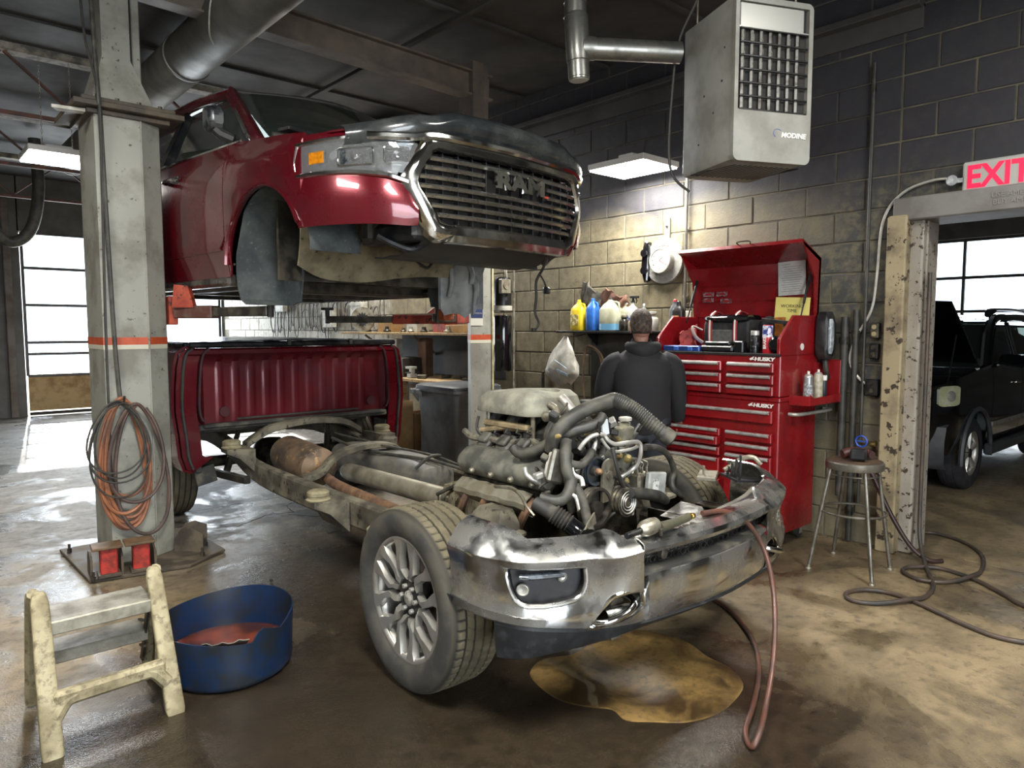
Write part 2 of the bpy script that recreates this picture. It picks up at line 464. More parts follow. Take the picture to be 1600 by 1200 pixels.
def floor_material():
    t = NT('stained_concrete'); p = t.pos(); s = t.sep(p)
    nb = t.noise(.7, 5, .6, vec=p); nm = t.noise(2.6, 6, .65, vec=p, dist=.4); nf = t.noise(14, 6, .7, vec=p); ng = t.noise(95, 3, .7, vec=p)
    tan = t.mix(t.ramp(nm, [(.40, 0), (.64, 1)]), hexc('8a795c'), hexc('63563f'))
    grey = t.mix(t.ramp(nm, [(.40, 0), (.62, 1)]), hexc('7f7b73'), hexc('5b564e'))
    # greyer and cleaner towards the far door
    far = t.ramp(t.math('ADD', t.math('MULTIPLY', s[1], .1), t.math('MULTIPLY', t.math('SUBTRACT', nb, .5), .35)), [(.44, 0), (.62, 1)])
    c = t.mix(far, tan, grey)
    c = t.mix(t.ramp(nf, [(.50, 0), (.66, .7)]), c, hexc('4a3e2e'))
    # oil soaked area around the truck's front end, spreading towards the camera
    def blob(x, y, sx, sy, r0, r1, wob=.9):
        dx = t.math('DIVIDE', t.math('SUBTRACT', s[0], x), sx); dy = t.math('DIVIDE', t.math('SUBTRACT', s[1], y), sy)
        d = t.math('SQRT', t.math('ADD', t.math('MULTIPLY', dx, dx), t.math('MULTIPLY', dy, dy)))
        d = t.math('ADD', d, t.math('MULTIPLY', t.math('SUBTRACT', nm, .5), wob))
        return t.ramp(t.math('MULTIPLY', d, .5), [(r0 * .5, 1), (r1 * .5, 0)])
    oil = t.math('MAXIMUM', blob(1.25, 1.9, 2.0, 1.75, .85, 1.15), blob(2.3, 3.9, 1.1, 1.5, .6, 1.15))
    oil = t.math('MAXIMUM', oil, t.math('MULTIPLY', blob(4.6, 2.3, .8, .4, .4, 1.0), .5))
    oilc = t.mix(t.ramp(nf, [(.42, 0), (.62, 1)]), hexc('231b14'), hexc('15110d'))
    c = t.mix(t.math('MULTIPLY', oil, .93), c, oilc)
    # wetness: smooth film in irregular pools
    wet = t.ramp(t.noise(1.15, 5, .62, vec=p, dist=.5), [(.49, 0), (.57, 1)])
    wetf = t.math('MAXIMUM', t.math('MULTIPLY', wet, t.ramp(t.math('MULTIPLY', s[0], .1), [(.5, 1), (.6, .45)])), t.math('MULTIPLY', oil, .85))
    c = t.mix(t.math('MULTIPLY', wet, .45), c, hexc('2e281f'))
    rough = t.math('SUBTRACT', .62, t.math('MULTIPLY', wetf, .46))
    rough = t.math('ADD', rough, t.math('MULTIPLY', t.math('SUBTRACT', nf, .5), .25))
    sp = t.ramp(ng, [(.70, 0), (.76, 1)])
    c = t.mix(t.math('MULTIPLY', sp, .5), c, hexc('a89b80'))
    t.set(Base_Color=c, Roughness=rough, Normal=t.bump(ng, .55, .004, t.bump(nf, .40, .010)))
    t.b.inputs['Specular IOR Level'].default_value = .55
    return t.m
floor_mat = floor_material()
wg = bpy.data.materials.new('window_glass'); wg.use_nodes = True
_n = wg.node_tree.nodes; _l = wg.node_tree.links; _n.remove(_n['Principled BSDF'])
_t = _n.new('ShaderNodeBsdfTransparent'); _t.inputs[0].default_value = (.93, .96, .97, 1)
_g = _n.new('ShaderNodeBsdfGlossy'); _g.inputs['Roughness'].default_value = .05
_m = _n.new('ShaderNodeMixShader'); _f = _n.new('ShaderNodeFresnel'); _f.inputs[0].default_value = 1.3
_l.new(_f.outputs[0], _m.inputs[0]); _l.new(_t.outputs[0], _m.inputs[1]); _l.new(_g.outputs[0], _m.inputs[2])
_l.new(_m.outputs[0], _n['Material Output'].inputs[0])
door_frame_mat = pm('door_frame_metal', '5b5a5c', '46413e', 6, .4, .6, .5)
ply_mat = pm('old_door_panel', 'b79b6e', '8f7145', 5, .45, .65, .7)

def struct(name, mb, mat, parent=None, **k):
    o = mb.build(name, mat, parent, **k)
    if parent is None: o['kind'] = 'structure'
    return o
# ================================================================== floor: one base and its cast slabs
WX, YN, YF, XL, XR = 5.45, -3.5, 15.5, -3.6, 14.0     # service wall, near end, far door wall, open side, far wall of next bay
CZ, EDGE = 4.15, 7.84
b = MB(); b.box(((XL + XR) / 2, (YN + YF) / 2, -.09), (XR - XL + 1, YF - YN + 1, .14), ch=0)
floor = struct('floor', b, dark_void)
slabm = {}
xs = [XL, -1.05, 1.95, 4.95, 7.95, 10.95, XR]; ys = [6.5 + 1.8 * k for k in range(6)]
ys = [y for y in ys if y < YF] + [YF]
cells = [(xs[i], xs[i + 1], ys[j], ys[j + 1]) for i in range(len(xs) - 1) for j in range(len(ys) - 1)] + [(XL, 5.60, YN, 6.5), (5.60, XR, YN, 6.5)]
for x0_, x1_, y0_, y1_ in cells:
    for _ in (0,):
        w, d = x1_ - x0_, y1_ - y0_
        if d < .3: continue
        key = (round(w, 2), round(d, 2))
        if key not in slabm:
            q = MB(); q.box((0, 0, -.03), (w - .007, d - .007, .06), ch=.0012); o = q.build('slab', floor_mat, floor); slabm[key] = o.data
        else:
            o = bpy.data.objects.new('slab', slabm[key]); COL.objects.link(o); o.parent = floor
        o.matrix_local = M[floor].inverted() @ Matrix.Translation((x0_ + w / 2, y0_ + d / 2, -.03))
# cracks running across the slabs
for pts in ([(2.9, 6.28), (2.7, 6.15), (2.62, 5.9), (2.4, 5.95), (2.1, 5.75), (1.95, 5.9)], [(2.55, 5.85), (2.85, 5.5), (2.8, 5.2), (3.05, 4.95)]):
    q = MB(); P = [(x, y) for x, y in pts]; R = []
    fine = []
    for a, c2 in zip(P, P[1:]):
        for k in range(5):
            f = k / 5; fine.append((a[0] + (c2[0] - a[0]) * f + random.uniform(-.02, .02), a[1] + (c2[1] - a[1]) * f + random.uniform(-.02, .02)))
    for a, c2 in zip(fine, fine[1:]): q.bar((*a, .0008), (*c2, .0008), random.uniform(.004, .012), .001, ch=0)
    q.build('crack', dark_void, floor)
# ================================================================== service wall, of blocks
BW, BH = .45, .225
b = MB()
b.box((WX + .143, (2.0 + YF) / 2, CZ / 2 + .2), (.30, YF - 2.0, CZ + .4), ch=0)
wall_right = struct('wall_right', b, mortar_mat)
b = MB(); b.box((WX + .143, (2.0 + YN) / 2, (2.40 + CZ + .4) / 2), (.30, 2.0 - YN, CZ + .4 - 2.40), ch=0)
wall_over = struct('wall_above_opening', b, mortar_mat)
blk = MB(); blk.box((0, 0, 0), (.05, BW - .009, BH - .009), ch=.006); blk_o = blk.build('block', block_mat, wall_right)
hlf = MB(); hlf.box((0, 0, 0), (.05, BW / 2 - .009, BH - .009), ch=.006); hlf_o = hlf.build('block', block_mat, wall_right)
blk_me, hlf_me = blk_o.data, hlf_o.data
bpy.data.objects.remove(blk_o); bpy.data.objects.remove(hlf_o)
stuff_b = MB(); nblk = 0
rows = int((CZ + .2) / BH)
def lay(mesh, y, z, w, parent):
    global nblk
    x = WX + .012 + random.uniform(-.003, .003)
    if y < 8.6 and nblk < 300:
        o = bpy.data.objects.new('block', mesh); COL.objects.link(o); o.parent = parent
        o.matrix_local = M[parent].inverted() @ Matrix.Translation((x, y, z)); nblk += 1
    else: stuff_b.box((x, y, z), (.05, w - .009, BH - .009), ch=.006)
for r in range(rows):
    z = (r + .5) * BH
    y = 2.02
    if r % 2: lay(hlf_me, y + BW / 4, z, BW / 2, wall_right); y += BW / 2
    while y + BW < YF:
        lay(blk_me, y + BW / 2, z, BW, wall_right); y += BW
    if z > 2.45:
        y = 2.02
        if r % 2: lay(hlf_me, y - BW / 4, z, BW / 2, wall_over); y -= BW / 2
        while y > -1.2: lay(blk_me, y - BW / 2, z, BW, wall_over); y -= BW
st = stuff_b.build('block_courses', block_mat, wall_right); st['kind'] = 'stuff'
# ledge angle along the top of the wall and pipe conduits fixed to it
b = MB(); b.box((WX - .06, (2.2 + 9) / 2 + 1, 3.82), (.12, 9.4, .05)); b.box((WX - .02, (2.2 + 9) / 2 + 1, 3.74), (.03, 9.4, .16)); struct('trim_1', b, ceil_mat)
# ceiling over the near half, decking ribs; a higher roof on open joists beyond
b = MB(); b.box(((XL + WX) / 2, (YN + EDGE) / 2, CZ + .06), (WX - XL, EDGE - YN, .12), ch=0); ceiling = struct('ceiling', b, ceil_mat)
for k in range(9):
    q = MB(); y = -2.6 + k * 1.22; q.box(((XL + WX) / 2, y, CZ - .012), (WX - XL - .1, .05, .024)); q.build('joist', ceil_mat, ceiling)
for x in (3.55,):
    q = MB(); q.box((x, (YN + EDGE) / 2, CZ - .085), (.05, EDGE - YN - .1, .04)); q.build('runner', ceil_mat, ceiling)
b = MB(); b.box(((XL + WX) / 2, (YF + EDGE) / 2, CZ + .22), (WX - XL, YF - EDGE, .12), ch=0); struct('ceiling_high', b, ceil_mat)
chord_mat = pm('dusty_chord', '98907f', '5a544c', 9, .42, .6, .7)
web_mat = pm('web_primer', '6e4a3e', '4c3c36', 9, .42, .6, .7)
for k, y in enumerate((7.97, 10.4, 12.9)):
    t = thing('roof_joist', 'open web steel roof joist with dusty pale top chord, ' + ('nearest the low ceiling edge', 'second back from the low ceiling', 'nearest the far garage door')[k], 'roof joist', ((XL + WX) / 2, y, 3.9))
    q = MB(); q.box(((XL + WX) / 2, y, 4.13), (WX - XL - .1, .16, .07)); q.build('top_chord', chord_mat, t)
    q = MB(); q.box(((XL + WX) / 2, y, 3.56), (WX - XL - .1, .06, .04)); q.build('bottom_chord', web_mat, t)
    x = XL + .2; f = 0
    q0 = None
    while x < WX - .5:
        q = MB(); z0, z1 = (3.58, 4.11) if f % 2 == 0 else (4.11, 3.58); q.bar((x, y, z0), (x + .62, y, z1), .045, .02)
        q.build('web', web_mat, t); x += .62; f += 1
# ================================================================== end walls
b = MB()
b.box(((XL + 1.92) / 2, YF + .15, 2.3), (1.92 - XL, .3, 4.8), ch=0); b.box((3.7, YF + .15, 4.05), (3.6, .3, 1.4), ch=0)
struct('wall_far', b, grey_wall)
b = MB()
for x in (.5, 1.15, 1.72): b.box((x, YF - .05, 1.95), (.12, .12, 3.9))
struct('trim_3', b, pm('pilaster', '77706a', '5a4d45', 3, .4, .65, .7))
b = MB(); b.box((XL - .15, (YN + YF) / 2, 2.3), (.3, YF - YN, 4.8), ch=0); struct('wall_left', b, grey_wall)
b = MB(); b.box(((XL - 2.6) / 2, YN - .15, 2.3), (-2.6 - XL, .3, 4.8), ch=0); b.box(((1.8 + XR) / 2, YN - .15, 2.3), (XR - 1.8, .3, 4.8), ch=0); b.box((-.4, YN - .15, 4.0), (4.4, .3, 1.4), ch=0); struct('wall_near', b, grey_wall)  # near opening added along with the fill lamp, to brighten the room
# next bay
b = MB(); b.box(((WX + .3 + XR) / 2, 6.6 + .15, 2.3), (XR - WX - .3, .3, 4.8), ch=0); struct('wall_next_bay', b, grey_wall)
b = MB(); b.box(((WX + .3 + XR) / 2, (YN + 6.6) / 2, CZ + .06), (XR - WX - .3, 6.6 - YN, .12), ch=0); struct('ceiling_next_bay', b, ceil_mat)
b = MB(); b.box((XR + .15, (5.1 + 6.6) / 2, 2.2), (.3, 1.5, 4.4), ch=0); b.box((XR + .15, (YN + 2.72) / 2, 2.2), (.3, 2.72 - YN, 4.4), ch=0)
b.box((XR + .15, 3.91, 3.75), (.3, 2.38, 1.2), ch=0); struct('wall_street', b, grey_wall)
b = MB(); b.box((6, 30, -.14), (60, 29, .1), ch=0); b.box((30, 0, -.141), (31.6, 30, .1), ch=0); b.box((0, -12, -.142), (30, 16.5, .1), ch=0); struct('ground_outside', b, pm('pavement', '9d9a93', '88847a', 1, .4, .6, .8))

def garage_door(name, axis, fixed, a0, a1, zs, cols, panel_h, panel_mat):
    """sectional door: rails, stiles, glazed panes and one solid panel along the ground"""
    r = thing(name, '', ''); del r['label'], r['category']; r['kind'] = 'structure'
    def pt(a, z, d=0): return (a, fixed + d, z) if axis == 'x' else (fixed + d, a, z)
    def bx(mb, a, z, sa, sz, t, d=0): mb.box(pt(a, z, d), (sa, t, sz) if axis == 'x' else (t, sa, sz), ch=.004)
    for z in zs:
        q = MB(); bx(q, (a0 + a1) / 2, z, a1 - a0, .05, .05); q.build('rail', door_frame_mat, r)
    for a in cols:
        q = MB(); bx(q, a, (zs[0] + zs[-1]) / 2, .045, zs[-1] - zs[0], .055); q.build('stile', door_frame_mat, r)
    for i in range(len(zs) - 1):
        for a, c2 in zip(cols, cols[1:]):
            q = MB(); bx(q, (a + c2) / 2, (zs[i] + zs[i + 1]) / 2, c2 - a - .045, zs[i + 1] - zs[i] - .05, .008); q.build('pane', wg, r)
    q = MB(); bx(q, (a0 + a1) / 2, (panel_h + zs[0]) / 2, a1 - a0, zs[0] - panel_h - .05, .04); q.build('panel', panel_mat, r)
    q = MB(); bx(q, (a0 + a1) / 2, panel_h * .5 + .01, a1 - a0, .06, .05); q.build('bottom_seal', rubber, r)
    return r
garage_door('door_1', 'x', YF + .05, 1.96, 5.42, [.74, 1.14, 1.35, 2.03, 2.70, 3.33], [1.96, 3.2, 4.28, 5.42], .07, ply_mat)
garage_door('door_2', 'y', XR + .05, 2.72, 5.1, [.62, 1.26, 1.90, 2.48, 3.12], [2.72, 4.10, 5.1], .07, door_frame_mat)
# pier of the opening, its lintel and casing
cream = pm('flaking_cream_paint', '8f8265', '695d49', 4, .5, .66, .6, .75, c3='2e2318', sc3=14, lo3=.57, hi3=.60, bump=.5, bsc=30)
pale_pier = pm('worn_pier_paint', '8d867b', '736a5e', 3, .45, .65, .55, .7, c3='33261c', sc3=24, lo3=.58, hi3=.61, stretch=(1, 1, .4), bump=.5, bsc=30)
b = MB(); b.box((5.40, 1.985, 1.2), (.13, .13, 2.40), ch=.01); struct('trim_4', b, cream)
b = MB(); b.box((5.575, 1.90, 1.2), (.30, .12, 2.40), ch=.012); b.box((5.50, 1.88, 1.2), (.03, .10, 2.4), ch=.006); struct('trim_5', b, pale_pier)
b = MB(); b.box((5.56, .2, 2.44), (.40, 3.65, .16), ch=.01); struct('trim_6', b, pm('lintel_grey', '75736f', '605d57', 3, .4, .6, .6))
# ================================================================== two post lift
lift = thing('vehicle_lift', 'grey two-post vehicle lift with an orange and white stripe, holding up the red cab', 'vehicle lift', (2.7, 5.25, 0))
stripe_o = pm('stripe_orange', 'b5502f', 'a03f22', 9, .4, .6, .5)
stripe_w = pm('stripe_white', 'bdb8a4', None, rough=.5)
post_mat = pm('post_grime', '908f84', '747167', 3, .48, .64, .42, .6, c3='453e32', sc3=26, lo3=.63, hi3=.69, bump=.06, bsc=40)
base_mat = pm('base_iron', '3b342c', '5a4f40', 9, .42, .6, .6, .8, bump=.3)
def ring(pts, z): return [(x, y, z) for x, y in pts]
def column(poly, z0, z1, mat=post_mat):
    q = MB(); q.loft([ring(poly, z0), ring(poly, z1)]); return q
near = [(x * 1.06, y * 1.06) for x, y in [(1.03, 5.0), (1.29, 5.0), (1.42, 5.08), (1.435, 5.12), (1.435, 5.42), (1.40, 5.46), (1.05, 5.46), (1.03, 5.44)]]
far = [(4.13, 5.25), (4.385, 5.25), (4.40, 5.265), (4.40, 5.50), (4.33, 5.51), (4.29, 5.50)]
for poly, sx in ((near, 1), (far, -1)):
    column(poly, .02, 3.03 if sx > 0 else 2.95).build('column', post_mat, lift, ang=20)
    for z0, z1, m in ((1.505, 1.555, stripe_o), (1.475, 1.505, stripe_w)):
        pp = inset([p for p in poly], -.0025); q = MB(); q.loft([ring(pp, z0), ring(pp, z1)]); q.build('stripe', m, lift, ang=20)
# rolled ridge up the near column and slot edge
q = MB(); q.tube([(1.369, 5.298, .03), (1.369, 5.298, 3.01)], .007, n=6, smooth=0); q.build('edge_seam', stripe_w if 0 else post_mat, lift)
q = MB(); q.box((4.39, 5.243, 1.5), (.022, .012, 2.9)); q.build('edge_strip', pm('worn_edge', 'b9b08c', '8f8560', 6, .45, .6, .5), lift)
# head plates, gussets and upper masts
for cx, cy, s, dz in ((1.30, 5.55, 1.0, .08), (4.27, 5.37, .75, 0)):
    q = MB(); q.box((cx, cy, 2.965 + dz), (.66 * s, .66 * s, .035)); q.box((cx, cy, 3.0 + dz), (.56 * s, .60 * s, .025)); q.box((cx, cy, 2.93 + dz), (.50 * s, .54 * s, .03)); q.build('flange', base_mat, lift)
    q = MB()
    for k in range(4): q.cyl((cx - .2 * s + .13 * k * s, cy - .27 * s, 3.0 + dz), (cx - .2 * s + .13 * k * s, cy - .27 * s, 3.03 + dz), .014, n=6)
    q.build('bolt_row', steel_dark, lift)
    q = MB(); q.loft([[(cx - .21 * s, cy - .22 * s, 3.01 + dz), (cx + .17 * s, cy - .22 * s, 3.01 + dz), (cx + .17 * s, cy + .22 * s, 3.01 + dz), (cx - .21 * s, cy + .22 * s, 3.01 + dz)],
                      [(cx - .12 * s, cy - .14 * s, 3.33 + dz), (cx + .05 * s, cy - .14 * s, 3.33 + dz), (cx + .05 * s, cy + .14 * s, 3.33 + dz), (cx - .12 * s, cy + .14 * s, 3.33 + dz)],
                      [(cx - .12 * s, cy - .14 * s, 4.06), (cx + .05 * s, cy - .14 * s, 4.06), (cx + .05 * s, cy + .14 * s, 4.06), (cx - .12 * s, cy + .14 * s, 4.06)]])
    q.box((cx + .10 * s, cy, 3.52), (.05, .2, 1.06)); q.build('mast', post_mat if dz else beam_mat, lift, ang=20)
q = MB()
for dz_, w_, h_ in ((0, .05, .20), (-.105, .15, .018), (.105, .15, .018)): q.bar((1.2, 5.47, 3.99 + dz_), (4.42, 5.34, 3.86 + dz_), w_, h_)
q.build('overhead_beam', pm('beam_dust', '6f6355', '544b42', 3, .4, .65, .55, .65, bump=.1), lift)
q = MB(); q.prism([(-.16, -.02), (.02, -.05), (.05, .02), (-.12, .05)], .02, org=(1.03, 5.36, 3.0), ax=((1, 0, 0), (0, 1, 0))); q.build('flange_glint_plate', white_dirty, lift)  # white colour stands in for light reflected off part of the flange
# base plates and stiffeners
q = MB(); q.prism([(.90, 5.06), (1.48, 4.95), (1.78, 5.15), (1.76, 5.95), (.88, 5.93)], .022, org=(0, 0, .002), ax=((1, 0, 0), (0, 1, 0)), ch=.004); q.build('base_plate', base_mat, lift)
q = MB(); q.box((4.25, 5.35, .013), (.62, .6, .022)); q.build('base_plate', base_mat, lift)
for (x, y, a) in ((.93, 5.12, -.1), (1.10, 5.09, -.1), (1.29, 5.06, -.1), (1.57, 5.22, .9), (1.66, 5.42, 1.5)):
    q = MB(); m = Matrix.Translation((x, y + .05, .024)) @ Matrix.Rotation(a + pi / 2, 4, 'Z')
    q.prism([(-.10, 0), (.10, 0), (.10, .09), (.05, .15), (-.02, .16), (-.10, .12)][::1], .014, org=(0, .007, 0), m=m); q.build('gusset', base_mat, lift)
for (x, y) in ((.92, 5.03), (1.6, 5.08), (1.70, 5.32), (1.70, 5.75), (.92, 5.8)):
    q = MB(); q.cyl((x, y, .02), (x, y, .055), .016, n=6); q.cyl((x, y, .05), (x, y, .085), .009, n=8); q.build('anchor_bolt', steel_dark, lift)
# arms under the cab
def arm(p0, p1, p2, w0, w1, red):
    a = sub('arm', lift)
    q = MB(); q.bar(p0, p1, w0, .09, ch=.008); q.build('outer_tube', red, a)
    q = MB(); q.bar(p1, p2, w1, .065, ch=.006); q.build('inner_tube', steel_dark, a)
    q = MB(); q.cyl((p2[0], p2[1], p2[2] - .04), (p2[0], p2[1], p2[2] + .10), .022, n=12); q.cyl((p2[0], p2[1], p2[2] + .09), (p2[0], p2[1], p2[2] + .115), .062, n=16); q.build('pad', rubber, a)
arm((1.58, 5.36, 1.73), (1.76, 5.12, 1.73), (1.96, 4.66, 1.73), .11, .08, pm('arm_grimy', '4b2a22', '5d4a42', 9, .42, .6, .5, .65))
arm((1.58, 5.7, 1.74), (1.66, 6.1, 1.74), (1.80, 6.6, 1.74), .12, .09, orange_lift)
arm((4.05, 5.30, 1.70), (3.75, 5.05, 1.70), (3.46, 4.84, 1.70), .13, .10, orange_lift)
arm((4.05, 5.45, 1.70), (3.72, 5.92, 1.70), (3.27, 6.42, 1.70), .13, .10, orange_lift)
q = MB(); q.box((1.555, 5.5, 1.74), (.06, .26, .20)); q.prism([(-.09, 0), (.07, 0), (.03, .15), (-.07, .16)], .05, org=(1.62, 5.27, 1.76), ax=((.7, -.7, 0), (0, 0, 1))); q.build('carriage', orange_lift, lift)
q = MB(); q.box((4.07, 5.36, 1.86), (.10, .22, .40)); q.prism([(0, 0), (.42, 0), (.36, .12), (.08, .05)], .05, org=(3.66, 5.3, 1.75), ax=((.8, -.3, 0), (0, 0, 1))); q.build('carriage', orange_lift, lift)
q = MB(); q.box((3.50, 4.78, 1.73), (.10, .10, .10)); q.build('arm_restraint', pm('arm_orange', 'b4613a', '8a3a24', 9, .4, .6, .6), lift)
# hydraulic power unit on the far column
hp = sub('power_unit', lift)
q = MB(); q.rev([(.085, 0), (.092, .01), (.092, .54), (.088, .55)], (4.62, 5.36, 1.19), (4.62, 5.36, 2), n=24); q.build('oil_tank', black_gloss, hp)
q = MB(); q.rev([(.094, 0), (.094, .045)], (4.62, 5.36, 1.79), (4.62, 5.36, 2), n=24); q.build('band', white_dirty, hp)
q = MB(); q.rev([(.088, 0), (.088, .24), (.07, .27), (.03, .28)], (4.62, 5.36, 1.84), (4.62, 5.36, 3), n=24); q.build('motor', black_satin, hp)
q = MB(); q.box((4.56, 5.26, 2.02), (.12, .05, .14)); q.cyl((4.56, 5.235, 2.03), (4.56, 5.225, 2.03), .04, n=16); q.build('switch_box', alu, hp)
q = MB(); q.box((4.50, 5.36, 1.775), (.2, .1, .02)); q.box((4.42, 5.36, 1.9), (.02, .16, .4)); q.build('bracket', steel_dark, hp)
q = MB(); q.tube([(4.56, 5.23, 2.1), (4.50, 5.2, 2.3), (4.42, 5.22, 2.6), (4.40, 5.3, 3.0)], .008, n=6); q.tube([(4.62, 5.3, 2.1), (4.50, 5.24, 2.28), (4.46, 5.22, 2.5)], .007, n=6); o = q.build('wire', white_dirty, hp)
q = MB(); q.tube([(4.73, 5.32, .9), (4.73, 5.32, 1.75), (4.73, 5.32, 2.35)], .011, n=8, smooth=0); q.build('hydraulic_pipe', alu, hp)
# red rubber faced jack adapters stored on the base
for i, x in enumerate((1.02, 1.205)):
    t = thing('jack_adapter', 'red lift pad adapter under a brown plate at the post foot, ' + ('left one' if i == 0 else 'right one'), 'jack adapter', (x, 5.085 - .02 * i, .025), -.12, 'jack adapters at the post foot')
    q = MB(t); q.box((0, 0, .012), (.13, .13, .02)); q.build('foot', base_mat, t)
    q = MB(t); q.box((0, 0, .10), (.10, .085, .17), ch=.008); q.build('block', pm('adapter_red', 'b3342a', '7d2a20', 20, .45, .6, .6), t)
    q = MB(t); q.box((-.01, -.01, .197), (.175, .15, .018), ch=.004); q.build('plate', pm('adapter_plate', '6b5238', '4d3d2b', 9, .4, .6, .6), t)
# hoses and cable hung on the near column
def coil(name, label, mat, cx, r, loops, ztop, col_w, zmin, y0, seed, cat='hose'):
    random.seed(seed); P = []
    for k in range(loops):
        w = col_w * random.uniform(.74, 1.0); zb = zmin + random.uniform(0, .24) * (k > 0); off = random.uniform(-.025, .025); ph = random.uniform(-.12, .12)
        for i in range(14):
            t = 2 * pi * i / 14; u = (1 - cos(t)) / 2
            P.append((cx + off * u - w * sin(t) * (.62 + .40 * u) + ph * .25 * u * u, y0 - .014 * (k % 4) - .02 * u, ztop + .012 * (k % 3) - (ztop - zb) * u))
    q = MB(); q.tube(P, r, n=8, smooth=3); o = q.build(name, mat); tag(o, label, cat); return o
coil('air_hose', 'dusty orange air hose hung in a thick coil on the near lift post', pm('hose_orange', '8f5a3c', '664636', 6, .42, .62, .5, .65), 1.17, .0125, 7, 1.13, .190, .27, 5.255, 3)
coil('air_hose', 'dark brown hose looped lowest around the coil on the near lift post', pm('hose_brown', '55423a', '3a302c', 6, .42, .62, .5, .6), 1.25, .0125, 2, 1.10, .215, .22, 5.215, 5)
coil('extension_cord', 'thin black cord hung with the orange hose on the near lift post', rubber, 1.13, .0062, 4, 1.12, .235, .50, 5.19, 9, 'cord')
q = MB(); q.tube([(1.17, 5.30, 1.12), (1.17, 5.2, 1.12), (1.17, 5.16, 1.17)], .008, n=6); q.build('hose_hook', steel_dark, lift)
q = MB(); q.tube([(1.17, 5.275, 1.13), (1.155, 5.285, 1.5), (1.14, 5.285, 2.2), (1.125, 5.27, 2.98), (1.11, 5.22, 3.06), (1.11, 5.27, 3.4), (1.11, 5.35, 4.1)], .014, n=8); q.build('lift_hose', rubber_hose, lift)
q = MB(); q.tube([(1.10, 5.285, .5), (1.105, 5.285, 1.6), (1.12, 5.285, 2.5), (1.11, 5.22, 3.08), (1.06, 5.3, 3.5), (1.06, 5.4, 4.1)], .008, n=6); q.build('lift_hose', rubber, lift)
"""poster on far column and big exhaust duct"""
t = thing('poster', 'dark blue and white printed poster stuck on the far lift post', 'poster', (4.17, 5.24, 1.62))
q = MB(); q.box((4.195, 5.243, 1.86), (.15, .004, .44), ch=0); q.build('sheet', pm('poster_paper', 'b9b6a8', None, rough=.6), t)
q = MB(); q.box((4.195, 5.240, 1.88), (.14, .003, .34), ch=0); q.build('print', pm('poster_blue', '1d2a4e', '24335c', 20, .4, .6, .5), t)
mk = lambda z, y=5.238, x=4.195: frame((x, y, z), (1, 0, 0), (0, 0, 1))
q = MB(); q.text('00', .07, mk(1.955, x=4.22), .0008, bold=.002); q.text('ALL AMERICAN', .017, mk(1.755), .0008); 
for k in range(3): q.box((4.195, 5.2385, 1.86 + k * .02 - .02), (.10 - .02 * k, .001, .006), ch=0)
q.build('lettering', white_dirty, t)
duct = thing('exhaust_duct', 'large round grey duct running under the ceiling above the lift', 'duct', (2.02, 6.2, 3.9))
ys = [3.6, 6.35, 8.6, 11.2]
for a, c in zip(ys, ys[1:]):
    q = MB(); q.rev([(.185, 0), (.19, .01), (.19, c - a - .02), (.185, c - a)], (2.02, a, 3.86), (2.02, c, 3.86), n=28); q.build('duct_section', duct_mat, duct)
for a in ys:
    q = MB(); q.rev([(.192, 0), (.2, .006), (.2, .03), (.192, .036)], (2.02, a - .018, 3.86), (2.02, a + 1, 3.86), n=28); q.build('duct_collar', duct_mat, duct)
q = MB(); q.tube([(2.02, 5.1, 4.14), (1.86, 5.15, 4.0), (1.82, 5.2, 3.86), (1.84, 5.3, 3.70), (1.9, 5.4, 3.66)], .006, n=6); q.build('cable', white_dirty, duct)
# ================================================================== bare truck chassis with engine, bumper and load bed
cx0, cy0 = 2.70, 2.62
chs = thing('truck_chassis', 'bare pickup chassis on its wheels, engine exposed, chrome front bumper and red load bed', 'truck', (cx0, cy0, 0))
L = lambda x, y, z: (cx0 + x, cy0 + y, z)      # chassis local -> world, +y towards the bed
# ---- frame rails (kicked up at both axles)
def rail(s):
    q = MB(); P = [(-.80, .52, .44), (-.45, .52, .46), (.0, .50, .50), (.55, .50, .46), (1.1, .52, .46), (2.3, .54, .47), (2.9, .54, .50), (3.35, .54, .60), (4.0, .52, .66), (4.6, .52, .60), (5.1, .52, .58)]
    P = cr(P, 3); R = []
    for (y, x, z) in P:
        hh = .085 if y < 2.5 else lerp([2.5, 3.5], [.085, .065], y); hw = .038
        R.append([L(s * x + sx * hw, y, z + sz * hh) for sx, sz in ((-1, -.82), (-.75, -1), (.75, -1), (1, -.82), (1, .82), (.75, 1), (-.75, 1), (-1, .82))])
    q.loft(R); q.build('frame_rail', frame_mat, chs, ang=30)
rail(-1); rail(1)
def xmember(P, w, h, name='crossmember', mat=frame_mat):
    q = MB(); P = cr(P, 5); R = []
    for i, p in enumerate(P):
        R.append([L(p[0], p[1] + a * w, p[2] + b * h) for a, b in ((-.5, -.35), (-.35, -.5), (.35, -.5), (.5, -.35), (.5, .35), (.35, .5), (-.35, .5), (-.5, .35))])
    q.loft(R); q.build(name, mat, chs, ang=30)
xmember([(-.50, 2.15, .53), (-.36, 2.15, .56), (-.2, 2.2, .66), (.05, 2.25, .70), (.3, 2.25, .68), (.42, 2.2, .58), (.5, 2.2, .52)], .10, .05)
xmember([(-.52, 3.15, .66), (-.42, 3.10, .74), (-.3, 3.05, .80), (.0, 3.05, .83), (.3, 3.05, .80), (.5, 3.1, .70)], .11, .06)
xmember([(-.5, 4.4, .62), (0, 4.4, .62), (.5, 4.4, .62)], .12, .08)
xmember([(-.5, .95, .36), (-.3, .95, .30), (.3, .95, .30), (.5, .95, .36)], .14, .06)
xmember([(-.5, -.62, .42), (0, -.62, .40), (.5, -.62, .42)], .14, .12)
